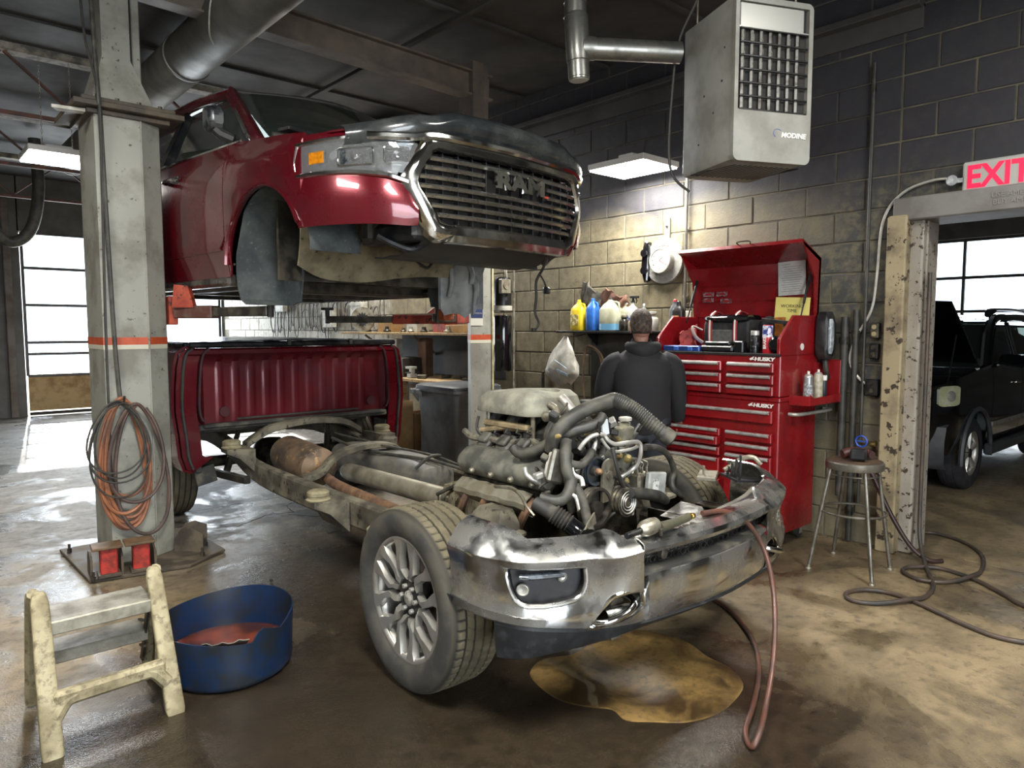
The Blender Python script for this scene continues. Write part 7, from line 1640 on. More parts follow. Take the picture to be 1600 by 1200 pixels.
# impact wrench lying on the bumper
wr = thing('impact_wrench', 'grey air impact wrench lying on the chrome bumper', 'impact wrench', tuple(at(1030, 828, 1.72)))
a, b_ = at(979, 838, 1.74), at(1014, 824, 1.74); q = MB(); q.rev([(.013, 0), (.014, .004), (.012, .07), (.014, .075), (.014, .11)], a, b_, n=14); q.build('socket', black_satin, wr)
q = MB(); q.rev([(.016, 0), (.026, .012), (.033, .03), (.034, .075), (.03, .10), (.018, .105)], at(1000, 829, 1.74), at(1040, 813, 1.74), n=18); q.build('hammer_case', alu, wr)
q = MB(); q.tube([at(1030, 824, 1.72), at(1050, 818, 1.72), at(1074, 808, 1.73)], [.022, .019, .019], n=12); q.build('handle', pm('wrench_grip', '4a4838', '33322a', 9, .4, .6, .5), wr)
q = MB(); q.box(at(1033, 832, 1.70), (.012, .012, .03)); q.build('trigger', steel_dark, wr)
q = MB(); q.rev([(.010, 0), (.014, .006), (.014, .02), (.009, .024), (.009, .034), (.013, .038), (.013, .055), (.010, .06)], at(1074, 808, 1.73), at(1098, 802, 1.75), n=12); q.build('brass_fitting', pm('brass_bright', 'b59a55', '8f7438', 12, .4, .6, .3, metal=.9), wr)
# muddy puddle
random.seed(4)
pd = [(2.20, 2.36), (2.14, 2.22), (2.13, 2.08), (2.18, 1.97), (2.24, 1.89), (2.22, 1.80), (2.29, 1.72), (2.40, 1.62), (2.55, 1.575), (2.72, 1.59), (2.86, 1.64), (2.95, 1.76), (2.97, 1.90), (3.03, 2.05), (3.02, 2.2), (2.95, 2.33), (2.75, 2.40), (2.5, 2.36), (2.35, 2.42)]
pd = cr(pd, 4, True); q = MB(); q.loft([[(x, y, .0006) for x, y in pd], [(x, y, .003) for x, y in inset(pd, .006)]], caps=False); q.add([(x, y, .003) for x, y in inset(pd, .006)], [tuple(range(len(pd)))])
t = NT('muddy_water'); p = t.pos(); n1 = t.noise(3.2, 5, .62, vec=p, dist=.6); n2 = t.noise(26, 5, .7, vec=p)
c = t.mix(t.ramp(n1, [(.40, 0), (.60, 1)]), hexc('8a6f42'), hexc('3a2c1a')); c = t.mix(t.ramp(n2, [(.5, 0), (.66, .8)]), c, hexc('4b3a22'))
t.set(Base_Color=c, Roughness=.28, Coat_Weight=.6, Normal=t.bump(n2, .25, .003)); o = q.build('muddy_puddle', t.m, fix=True); tag(o, 'tan muddy puddle on the dark floor under the bumper', 'puddle')
# ================================================================== step stool and cut drum
ss = thing('step_stool', 'dirty cream folding step stool with grey treads in the left foreground', 'step stool', (.62, 3.3, 0))
sm = pm('stool_cream', '9a9071', '776d52', 9, .40, .62, .6, .75, c3='5f553e', sc3=28, lo3=.50, hi3=.66, bump=.2)
def leg_(p0, p1, w0, w1, name='leg', mat=sm):
    q = MB(); R = []
    for f in (0, .03, .5, .93, .98, 1.0):
        p = Vector(p0).lerp(Vector(p1), f); w = w0 + (w1 - w0) * f
        k = (.9, 1, 1, 1, .8, .5)[(0, .03, .5, .93, .98, 1.0).index(f)]
        R.append([(p.x + a * w * k, p.y + c * w * .62 * k, p.z) for a, c in rrect(1, 1, .22, 3)])
    q.loft(R); return q.build(name, mat, ss, ang=50)
leg_((.40, 3.07, 0), (.415, 3.33, .565), .075, .062); leg_((.845, 3.10, 0), (.845, 3.36, .565), .075, .062)
def back_leg(x):
    q = MB(); q.tube([(x, 3.37, .55), (x, 3.41, .50), (x, 3.50, .25), (x, 3.57, .012)], [.022, .026, .026, .026], n=8, smooth=3); q.build('leg', sm, ss)
back_leg(.40); back_leg(.86)
q = MB(); q.bar((.42, 3.145, .185), (.83, 3.17, .185), .05, .065, ch=.014); q.tube([(.42, 3.13, .12), (.46, 3.145, .17), (.5, 3.15, .185)], .03, n=8); q.tube([(.83, 3.15, .12), (.79, 3.165, .17), (.75, 3.17, .185)], .03, n=8); q.build('cross_bar', sm, ss)
tread = pm('tread_grey', '7f7b6e', '5b564a', 9, .40, .62, .45, .6, bump=.6, bsc=130)
q = MB(); q.box((.63, 3.40, .435), (.40, .20, .016), ch=.004); q.build('top_tread', tread, ss)
q = MB(); q.box((.63, 3.295, .415), (.40, .016, .055), ch=.004); q.box((.63, 3.50, .42), (.40, .012, .04), ch=.004); q.build('tread_edge', pm('tread_edge', '9c9888', '716d60', 9, .4, .6, .4, metal=.4), ss)
q = MB(); q.box((.63, 3.50, .26), (.40, .16, .014), ch=.004); q.box((.63, 3.42, .24), (.40, .012, .05), ch=.004); q.build('lower_tread', tread, ss)
for k in range(4):
    q = MB(); q.bar((.445, 3.44, .30 - .06 * k), (.445, 3.52, .28 - .06 * k), .012, .012); q.bar((.82, 3.44, .30 - .06 * k), (.82, 3.52, .28 - .06 * k), .012, .012); q.build('hinge_tab', steel_dark, ss)
q = MB(); q.bar((.445, 3.35, .40), (.445, 3.5, .10), .01, .03); q.bar((.82, 3.36, .40), (.82, 3.5, .10), .01, .03); q.build('folding_link', steel_dark, ss)
dr = thing('cut_drum', 'low cut-down blue plastic drum catching oil beside the step stool', 'drum', (1.17, 3.37, 0))
DC = Vector((1.17, 3.37, 0))
def rim(a):      # a measured in camera facing terms: 0 = +X
    z = .275 + .015 * sin(2 * a + .5)
    d = (a - radians(228)) % (2 * pi); d = d - 2 * pi if d > pi else d
    if abs(d) < .85: z -= .055 * min(1, (.85 - abs(d)) / .12) 
    d2 = (a - radians(300)) % (2 * pi); d2 = d2 - 2 * pi if d2 > pi else d2
    if abs(d2) < .35: z -= .03 * (1 - abs(d2) / .35)
    return z
def dpt(i, j, ins=0):
    a = 2 * pi * i / 72; f = (0, .06, .14, .5, .9, 1)[j]; r = (.262, .283, .288, .292, .297, .299)[j] - ins
    r *= 1 + .015 * sin(3 * a + 1)
    return DC + Vector((r * cos(a), r * sin(a), .002 + rim(a) * f))
q = MB(); q.grid(73, 6, dpt, .007)
q.add([dpt(i, 0) + Vector((0, 0, .004)) for i in range(72)], [tuple(range(72))]); 
t = NT('drum_plastic'); p = t.pos(); s_ = t.sep(t.tc.outputs['Object']); n1 = t.noise(7, 5, .65, vec=p); n2 = t.noise(24, 5, .7, vec=p)
c = t.mix(t.ramp(n1, [(.42, 0), (.62, 1)]), hexc('0d2340'), hexc('181e24')); c = t.mix(t.ramp(n2, [(.56, 0), (.66, .8)]), c, hexc('23221f'))
t.set(Base_Color=c, Roughness=.38, Normal=t.bump(n2, .15, .003)); drum_o = q.build('drum_wall', t.m, dr, ang=50, fix=True)
q = MB(); R = [[DC + Vector((.284 * cos(2 * pi * i / 48), .284 * sin(2 * pi * i / 48), z)) for i in range(48)] for z in (.09, .094)]; q.loft(R)
t = NT('waste_oil'); n1 = t.noise(4, 4, .6, vec=t.pos()); t.set(Base_Color=t.mix(t.ramp(n1, [(.4, 0), (.6, 1)]), hexc('8c3f22'), hexc('3c1c12')), Roughness=.1, Coat_Weight=.8); q.build('waste_oil', t.m, dr)
q = MB(); q.grid(10, 4, lambda i, j: DC + Vector(((.26 - .06 * j / 3) * cos(radians(225 + 5 * i)), (.26 - .06 * j / 3) * sin(radians(225 + 5 * i)), .225 - .05 * j / 3 + .006 * sin(i * 2))), .004); q.build('torn_flap', pm('flap_grey', '5c5b50', '403f38', 9, .4, .6, .6), dr)
# clump of dirt and stones on the floor
for i, p in enumerate(((1.52, 3.85), (1.42, 3.95), (1.75, 4.3), (1.62, 3.80))):
    q = MB(); random.seed(i); c = Vector((*p, .012))
    for k in range(5 if i != 2 else 1): q.ball(c + Vector((random.uniform(-.03, .03), random.uniform(-.03, .03), 0)), random.uniform(.012, .022), 7, 5, (1, 1, .8))
    o = q.build('dirt_clump', dark_void); tag(o, ('dark dirt clump behind the blue drum, nearest its rim', 'dark dirt clump just left behind the blue drum', 'single dark stone on the floor between drum and chassis', 'dark dirt clump rightmost behind the blue drum')[i], 'dirt')
# ================================================================== back of the shop: bench, bin, cartons, belts on the wall
bn = thing('workbench', 'wooden workbench along the block wall behind the far lift post', 'workbench', (5.05, 7.4, 0))
q = MB(); q.box((5.08, 7.50, .985), (.66, 1.7, .035)); q.build('worktop', wood, bn)
for y in (6.72, 7.5, 8.28):
    for x in (4.82, 5.35): q = MB(); q.box((x, y, .48), (.08, .08, .96)); q.build('leg', wood, bn)
for k in range(4):
    q = MB(); q.box((4.90, 6.95 + .36 * k, .62), (.02, .34, .60)); q.build('front_board', pm('pale_board', 'a39c88', '8a8069', 5, .42, .62, .7), bn)
us = thing('upper_shelf', 'long wooden shelf on steel brackets above the workbench', 'shelf', (5.15, 7.7, 1.5))
q = MB(); q.box((5.17, 7.75, 1.545), (.46, 3.1, .03)); q.build('board', wood, us)
for y in (6.45, 7.6, 8.8): q = MB(); q.box((5.42, y, 1.38), (.02, .04, .30)); q.bar((5.41, y, 1.27), (5.05, y, 1.52), .012, .03); q.build('bracket', alu, us)
q = MB(); q.box((5.405, 7.3, 1.27), (.02, 2.2, .50)); o = q.build('soot_panel', pm('soot_panel', '282624', '3b3833', 3, .4, .6, .7)); tag(o, 'dark sooty panel fixed on the wall between bench and shelf', 'panel')
random.seed(13)
for i, (name, cat, lab, x, y, z, s_, m_) in enumerate((
    ('parts_box', 'box', 'black metal parts box on the workbench', 5.0, 7.72, 1.003, (.28, .34, .24), steel_dark),
    ('carton', 'box', 'tall brown carton standing on the workbench', 5.2, 7.55, 1.003, (.12, .18, .48), pm('cardboard_dark', '5e4634', '4a372a', 5, .4, .6, .8)),
    ('carton', 'box', 'white folded carton leaning at the left end of the workbench', 5.05, 8.05, 1.003, (.10, .26, .47), white_dirty),
    ('carton', 'box', 'small white carton in the middle of the upper shelf', 5.15, 7.65, 1.562, (.18, .24, .20), white_dirty),
    ('carton', 'box', 'flat tan carton at the right end of the upper shelf', 5.15, 6.75, 1.562, (.2, .34, .09), pm('cardboard', 'a5855a', '8c6f4a', 5, .4, .6, .8)),
    ('toolbox', 'toolbox', 'low dark red toolbox on the upper shelf near the post', 5.15, 7.05, 1.562, (.2, .26, .11), orange_lift),
    ('carton', 'box', 'tan open carton at the far end of the upper shelf', 5.15, 8.3, 1.562, (.22, .3, .16), pm('cardboard', 'a5855a', None)))):
    t = thing(name, lab, cat, (x, y, z)); q = MB(); q.box((x, y, z + s_[2] / 2), s_, ch=.006); q.build('box_body', m_, t)
    q = MB(); q.box((x, y, z + s_[2] + .003), (s_[0] * .96, s_[1] * .5, .005), ch=0); q.build('flap', m_, t)
t = thing('gear_wheel', 'pale round flywheel with a toothed dark centre on the upper shelf', 'flywheel', (5.05, 8.75, 1.56)); c = Vector((5.0, 8.75, 1.735))
q = MB(); q.rev([(.10, 0), (.17, 0), (.17, .04), (.10, .04)], c, c + Vector((-.8, -.6, 0)), n=32); q.build('ring', alu, t)
q = MB(); q.loft([[c + Vector((-.8, -.6, 0)) * d + Vector((-.6, .8, 0)) * (r_ * cos(a)) + Vector((0, 0, r_ * sin(a))) for a, r_ in [(2 * pi * k / 28, .10 if k % 2 else .07) for k in range(28)]] for d in (.03, .05)]); q.build('toothed_plate', blackp, t)
v = thing('bench_vise', 'small steel vise at the edge of the workbench', 'vise', (4.85, 7.35, 1.003))
q = MB(); q.box((4.86, 7.35, 1.03), (.10, .08, .05)); q.box((4.86, 7.35, 1.09), (.05, .06, .08)); q.box((4.86, 7.37, 1.13), (.08, .14, .03)); q.build('vise_body', alu_bright, v)
q = MB(); q.cyl((4.78, 7.35, 1.07), (4.86, 7.35, 1.07), .010, n=8); q.cyl((4.79, 7.31, 1.07), (4.79, 7.39, 1.07), .005, n=6); q.build('screw_handle', steel_dark, v)
for i in range(12):
    y = 8.2 - .17 * i; x = random.uniform(4.84, 5.2); z = 1.003; t = thing('bench_clutter', 'small greasy part on the workbench, ' + ORD[i] + ' from its far end', 'small part', (x, y, z), 0, 'small greasy parts on the workbench')
    q = MB(); s_ = random.uniform(.02, .05); q.box((x, y, z + s_ * .5), (s_ * 2, s_ * 2.4, s_), rz=random.random()); q.build('part_body', grease if i % 2 else steel_dark, t)
for i in range(9):
    y = 9.0 - .27 * i; x = random.uniform(5.0, 5.25); z = 1.562; t = thing('shelf_part', 'small dark engine part on the upper shelf, ' + ORD[i] + ' from its far end', 'engine part', (x, y, z), 0, 'used engine parts on the upper shelf')
    q = MB(); s_ = random.uniform(.03, .06); q.rev([(s_, 0), (s_ * 1.1, s_ * .4), (s_ * .7, s_ * .8), (s_ * .6, s_ * 1.5)], (x, y, z), (x, y, z + 1), n=12); q.build('part_body', (grease, steel_dark, alu)[i % 3], t)
# wheeled refuse bin
wb = thing('refuse_bin', 'large dusty grey refuse bin behind the far lift post', 'bin', (4.66, 6.15, 0))
bgm = pm('bin_grey', '6f7173', '5a5b5a', 4, .42, .62, .55, .65, bump=.05)
q = MB(); q.loft([[(4.66 + a * w, 6.15 + c * d, z) for a, c in rrect(2, 2, .18, 3)] for z, w, d in ((.08, .24, .27), (.10, .25, .28), (.92, .31, .36), (.94, .33, .38), (.97, .33, .38))], caps=True); q.build('bin_body', bgm, wb, ang=40)
q = MB(); q.loft([[(4.66 + a * w, 6.15 + c * d, z) for a, c in rrect(2, 2, .18, 3)] for z, w, d in ((.972, .33, .37), (1.0, .33, .37), (1.015, .30, .34))]); q.build('bin_lid', pm('lid_grey', '55585a', '43444a', 4, .42, .62, .5), wb)
for y in (6.42, 6.52):
    q = MB(); q.box((4.36, y, .93), (.13, .05, .05)); q.prism([(0, 0), (.08, 0), (.08, -.10)], .05, org=(4.32, y + .025, .91), ax=((1, 0, 0), (0, 0, 1))); q.build('bin_handle', pm('handle_pale', '9a9b9a', None, rough=.5), wb)
q = MB(); q.box((4.40, 6.42, .52), (.03, .12, .70), ch=.01); q.build('bin_rib', bgm, wb)
for y in (5.90, 6.4):
    q = MB(); q.cyl((4.92, y, .10), (4.92, y + .05, .10), .10, n=20); q.build('bin_wheel', rubber, wb)
cb = pm('cardboard', 'a5855a', '8c6f4a', 5, .4, .6, .8)
for i, (x, y, w, d, h, lab) in enumerate(((4.42, 7.05, .22, .42, .78, 'tall open cardboard box left of the grey bin'), (4.72, 7.0, .30, .26, .62, 'shorter open cardboard box between tall box and bin'), (4.45, 6.68, .3, .23, .22, 'low cardboard box on the floor before the tall box'))):
    t = thing('cardboard_box', lab, 'box', (x, y, 0))
    for (cx_, cy_, sx_, sy_) in ((x - w / 2, y, .006, d), (x + w / 2, y, .006, d), (x, y - d / 2, w, .006), (x, y + d / 2, w, .006)):
        q = MB(); q.box((cx_, cy_, h / 2 + .003), (sx_, sy_, h), ch=0); q.build('side', cb, t)
    q = MB(); q.box((x, y, .01), (w, d, .006), ch=0); q.build('bottom', cb, t)
    q = MB(); q.bar((x - w / 2, y, h), (x - w / 2 - .06, y, h + .07), d, .004, ch=0, upv=(1, 0, 1)); q.build('flap', cb, t)
    q = MB(); q.box((x - w / 2 - .004, y - d * .1, h * .62), (.002, .08, .10), ch=0); q.tube([(x - w / 2 - .005, y - d * .1 + .035 * cos(a), h * .35 + .035 * sin(a)) for a in [2 * pi * k / 12 for k in range(12)]], .003, n=4, smooth=0, closed=True); q.build('print', pm('print_brown', '54402c', None, rough=.8), t)
# belts and old hoses hung on the whitewashed blocks
random.seed(31)
pegs = MB()
for i in range(28):
    y = 8.9 + .14 * i + random.uniform(-.02, .02); z = random.choice((2.12, 2.02, 1.92)); l = random.uniform(.25, .55); w = random.uniform(.05, .10)
    t = thing('drive_belt', 'looped used belt on the whitewashed wall, ' + ORD[i] + ' peg from the upper shelf', 'belt', (5.40, y, z - l), 0, 'used belts and hoses hung on the far wall')
    q = MB(); q.tube([(5.39, y, z), (5.38, y + w * .7, z - .06), (5.375, y + w, z - l * .55), (5.38, y + w * .4, z - l), (5.38, y - w * .5, z - l * .97), (5.375, y - w, z - l * .5), (5.385, y - w * .6, z - .05)], random.uniform(.006, .011), n=6, smooth=4, closed=True)
    q.build('belt_loop', (rubber, dusty_black, rubber_hose, grease)[i % 4], t)
    q = MB(); q.cyl((5.44, y, z), (5.37, y, z + .01), .006, n=6); q.build('peg', alu, t)
for i, (y, z) in enumerate(((9.5, 1.7), (10.4, 1.62), (12.2, 1.9))):
    t = thing('wall_box', ('white plastic box high on the far white wall, nearest', 'white plastic box high on the far white wall, middle', 'white plastic box high on the far white wall, farthest')[i], 'box', (5.35, y, z)); q = MB(); q.box((5.36, y, z + .15), (.14, .32, .30), ch=.01); q.build('box_body', white_dirty, t); q = MB(); q.box((5.285, y, z + .27), (.012, .33, .04)); q.build('lid', white_dirty, t)
# left: drop hose and reel near the far door
hr = thing('ceiling_hose', 'big corrugated exhaust hose looping down beside the far door', 'hose', (1.6, 12.5, 3.2))
q = MB(); q.tube([(1.05, 11.5, 4.2), (1.05, 11.6, 3.6), (1.12, 11.7, 3.05), (1.35, 11.8, 2.78), (1.60, 11.8, 2.95), (1.72, 11.8, 3.5), (1.7, 11.8, 4.2)], .075, n=12, smooth=7); q.build('hose_body', rubber_hose, hr)
# ================================================================== the worker, seen from behind
man = thing('person', 'person in a black hooded jacket standing with back turned at the tool chest', 'person', (4.41, 3.455, 0), radians(-41.5))
skin = pm('skin', '8d6553', '7b5344', 12, .45, .6, .55); jk = pm('jacket_black', '101013', '19181b', 7, .42, .62, .8, .9, bump=.35, bsc=22)
jeans = pm('work_trousers', '20232b', '2f3138', 9, .42, .62, .85, bump=.3, bsc=40)
def skinned(name, verts, edges, radii, mat, parent, root=0, sub_=2):
    me = bpy.data.meshes.new(name); me.from_pydata([M[man] @ Vector(v) for v in verts], edges, [])
    o = bpy.data.objects.new(name, me); COL.objects.link(o)
    md = o.modifiers.new('skin', 'SKIN'); md.use_smooth_shade = True
    lay_ = me.skin_vertices[0] if me.skin_vertices else None
    for i, r in enumerate(radii): o.data.skin_vertices[0].data[i].radius = r if hasattr(r, '__len__') else (r, r)
    for i in range(len(verts)): o.data.skin_vertices[0].data[i].use_root = (i == root)
    sd = o.modifiers.new('sub', 'SUBSURF'); sd.levels = sub_; sd.render_levels = sub_
    dg = bpy.context.evaluated_depsgraph_get(); dg.update()
    nm = bpy.data.meshes.new_from_object(o.evaluated_get(dg)); bpy.data.objects.remove(o)
    q = MB(); q.v = [v.co.copy() for v in nm.vertices]; q.f = [tuple(p.vertices) for p in nm.polygons]
    return q.build(name, mat, parent, ang=180)
# joints, local frame: x to the right, y forward (away from the camera)
bv = [(0, 0, .93), (0, 0, 1.08), (0, .01, 1.25), (0, .03, 1.35), (0, .06, 1.48), (0, .10, 1.60), (0, .12, 1.68),
      (.16, .02, 1.335), (.25, .03, 1.20), (.30, .10, .97), (.31, .14, .90),
      (-.16, .02, 1.335), (-.265, .06, 1.20), (-.25, .28, 1.09), (-.24, .35, 1.09),
      (.10, 0, .88), (.12, .02, .50), (.12, -.01, .10), (.12, .12, .03), (-.10, 0, .88), (-.12, .02, .50), (-.12, -.01, .10), (-.12, .12, .03)]
be = [(0, 1), (1, 2), (2, 3), (3, 4), (4, 5), (5, 6), (3, 7), (7, 8), (8, 9), (9, 10), (3, 11), (11, 12), (12, 13), (13, 14), (0, 15), (15, 16), (16, 17), (17, 18), (0, 19), (19, 20), (20, 21), (21, 22)]
br = [(.12, .08), (.12, .08), (.12, .08), (.09, .06), .045, (.078, .088), (.07, .08), .042, .036, .030, .026, .042, .036, .030, .026, .085, .06, .045, .035, .085, .06, .045, .035]
skinned('body', bv, be, br, skin, man)
# head shape, ear, hair
q = MB(man); R = []
for z, w, d, yo in ((1.535, .040, .045, .07), (1.56, .062, .070, .085), (1.60, .074, .088, .095), (1.65, .079, .097, .10), (1.70, .076, .093, .10), (1.735, .056, .066, .095), (1.75, .02, .025, .09)):
    R.append([(w * cos(2 * pi * k / 20), yo + d * sin(2 * pi * k / 20), z) for k in range(20)])
q.loft(R); q.ball((0, .205, 1.60), .016, 8, 6, (.8, 1.2, 1.4)); q.build('head', skin, man, ang=180)
for s in (-1, 1):
    q = MB(man); q.ball((s * .081, .095, 1.605), .022, 10, 7, (.35, .8, 1.3)); q.build('ear', skin, man, ang=180)
    q = MB(man); q.ball((s * .03, .188, 1.635), .011, 8, 6); q.build('eye', white_ink, man)
q = MB(man); q.tube([(-.022, .192, 1.565), (0, .197, 1.563), (.022, .192, 1.565)], .005, n=6); q.build('mouth', pm('lip', '6d3f38', None, rough=.6), man)
hair = pm('hair_dark', '2a221d', '57483c', 40, .45, .62, .75, bump=.9, bsc=160)
q = MB(man); R = []; NZ = [(1.575, 1.02), (1.60, 1.07), (1.64, 1.10), (1.68, 1.11), (1.715, 1.12), (1.74, 1.10), (1.765, .80), (1.772, .3)]
def hw(z): return lerp([1.535, 1.56, 1.60, 1.65, 1.70, 1.735, 1.75], [.052, .062, .074, .079, .076, .062, .05], z)
for z, k in NZ:
    w = hw(min(z, 1.75)); d = w * 1.24; R.append([(w * k * cos(a) * (1 + .02 * sin(9 * a + z * 50)), .090 + d * k * (sin(a) if sin(a) < .25 or z > 1.70 else .25 + (sin(a) - .25) * .35) * (1 + .02 * sin(7 * a)), z) for a in [2 * pi * i / 36 for i in range(36)]])
q.loft(R); q.build('hair', hair, man, ang=70)
# jacket over torso and arms, hood lying on the shoulders
q = MB(man); R = []
for z, w, d, yo in ((.80, .20, .145, .0), (.81, .215, .155, .0), (.90, .225, .155, 0), (1.02, .218, .15, -.005), (1.15, .222, .15, -.01), (1.27, .235, .15, -.005), (1.34, .235, .14, .005), (1.39, .205, .125, .015), (1.43, .15, .105, .03), (1.465, .095, .09, .045), (1.48, .07, .075, .05)):
    R.append([(w * (1 + .02 * sin(5 * a + z * 22)) * (abs(cos(a)) ** .8) * (1 if cos(a) > 0 else -1), yo + d * (1 + .025 * sin(7 * a + z * 31)) * sin(a), z) for a in [2 * pi * k / 40 for k in range(40)]])
q.loft(R)
q.tube([(.15, .015, 1.36), (.225, .02, 1.315), (.265, .02, 1.20), (.285, .04, 1.07), (.305, .09, .93), (.312, .105, .90)], [.085, .095, .080, .070, .060, .048], n=16, smooth=4)
q.tube([(-.15, .02, 1.36), (-.225, .03, 1.315), (-.275, .05, 1.20), (-.285, .11, 1.10), (-.26, .25, 1.08), (-.247, .31, 1.09)], [.085, .095, .082, .075, .062, .048], n=16, smooth=4)
q.build('jacket', jk, man, ang=180)
q = MB(man); R = []
for f in range(13):
    a = radians(200 + 140 * f / 12); cx_, cy_ = .115 * cos(a), .05 + .115 * sin(a); w = .035 + .030 * sin(pi * f / 12)
    R.append([(cx_ * (1 + .35 * u), cy_ + (.05 * u * sin(a)), 1.475 + w * v * 1.1 - .03 * sin(pi * f / 12) * 1.0) for u, v in [(cos(t), sin(t)) for t in [2 * pi * k / 10 for k in range(10)]]])
q.loft(R); q.build('hood', jk, man, ang=180)
q = MB(man); R = [[(r_ * cos(a), .055 + r_ * .95 * sin(a), z + .02 * sin(a)) for a in [2 * pi * k / 24 for k in range(24)]] for z, r_ in ((1.45, .10), (1.49, .088), (1.525, .078), (1.53, .070), (1.50, .066))]
q.loft(R, caps=False); q.build('collar', jk, man, ang=180)
skinned('trousers', [(0, 0, .92), (.10, 0, .84), (.12, .03, .50), (.12, 0, .10), (-.10, 0, .84), (-.12, .03, .50), (-.12, 0, .10)], [(0, 1), (1, 2), (2, 3), (0, 4), (4, 5), (5, 6)], [(.16, .13), (.115, .115), .085, .072, (.115, .115), .085, .072], jeans, man)
for s in (-1, 1):
    q = MB(man); R = [[(s * .12 + a * w, yo + b_ * d, z) for a, b_ in rrect(2, 2, .8, 4)] for z, w, d, yo in ((0, .05, .14, .07), (.02, .052, .145, .07), (.06, .05, .13, .06), (.10, .048, .075, .0), (.16, .05, .06, -.01))]; q.loft(R); q.build('boot', pm('boot_leather', '2b2520', None, rough=.7), man, ang=50)
def hand(w0, d, down, s, curl):
    """palm and five fingers from the wrist w0 along d; `down` the bending direction, s the thumb side"""
    w0, d, down = Vector(w0), Vector(d).normalized(), Vector(down).normalized(); sd = d.cross(down).normalized() * s
    vs = [w0, w0 + d * .04, w0 + d * .085]; ed = [(0, 1), (1, 2)]; rr = [(.024, .020), (.036, .016), (.038, .014)]
    skinned('palm', vs, ed, rr, skin, man)
    for k, (off, l) in enumerate(((-.030, .060), (-.010, .072), (.010, .078), (.030, .070))):
        base = w0 + d * .075 + sd * off; P = [base]; dirn = d.copy()
        for j in range(3):
            c_ = curl * (j + .6); dirn = (d * cos(c_) + down * sin(c_)).normalized(); P.append(P[-1] + dirn * l * (.42, .33, .25)[j])
        skinned('finger', P, [(0, 1), (1, 2), (2, 3)], [.0095, .0092, .0085, .0072], skin, man, sub_=1)
    b0 = w0 + d * .025 + sd * .022; dv = (d * .7 + sd * .6 + down * .3).normalized()
    skinned('thumb', [b0, b0 + dv * .035, b0 + dv * .055 + d * .012, b0 + dv * .065 + d * .03], [(0, 1), (1, 2), (2, 3)], [.013, .011, .010, .008], skin, man, sub_=1)
hand((.318, .115, .895), (.05, .15, -1), (-.75, .6, 0), 1, .55)
hand((-.245, .34, 1.09), (.15, 1, -.1), (0, .1, -1), -1, .35)

# ================================================================== black SUV in the next bay
sv = thing('suv', 'black SUV with an open hood parked in the next bay beyond the doorway', 'car', (9.6, 3.15, 0))
sb = pm('suv_paint', '0a0b0e', None, rough=.10, coat=1.0); SYN, SYF = 2.20, 4.06; YC = (SYN + SYF) / 2
WXS = (8.13, 11.0); XF_, XR_ = 7.22, 11.85
def s_bot(x):
    for wx in WXS:
        d = x - wx
        if abs(d) < .44: return .36 + sqrt(.44 ** 2 - d * d)
    return .34 if abs(x - 9.56) < 1 else .42
def s_top(x): return lerp([7.22, 7.5, 8.3, 8.6, 11.85], [1.08, 1.14, 1.21, 1.24, 1.25], x)
def s_y(z, x): 
    y = lerp([.34, .6, .85, 1.05, 1.22], [.06, .0, -.01, -.005, .015], z)
    return y + (.12 * max(0, (7.6 - x) / .38) ** 2 if x < 7.6 else 0) + (.10 * max(0, (x - 11.5) / .35) ** 2 if x > 11.5 else 0)
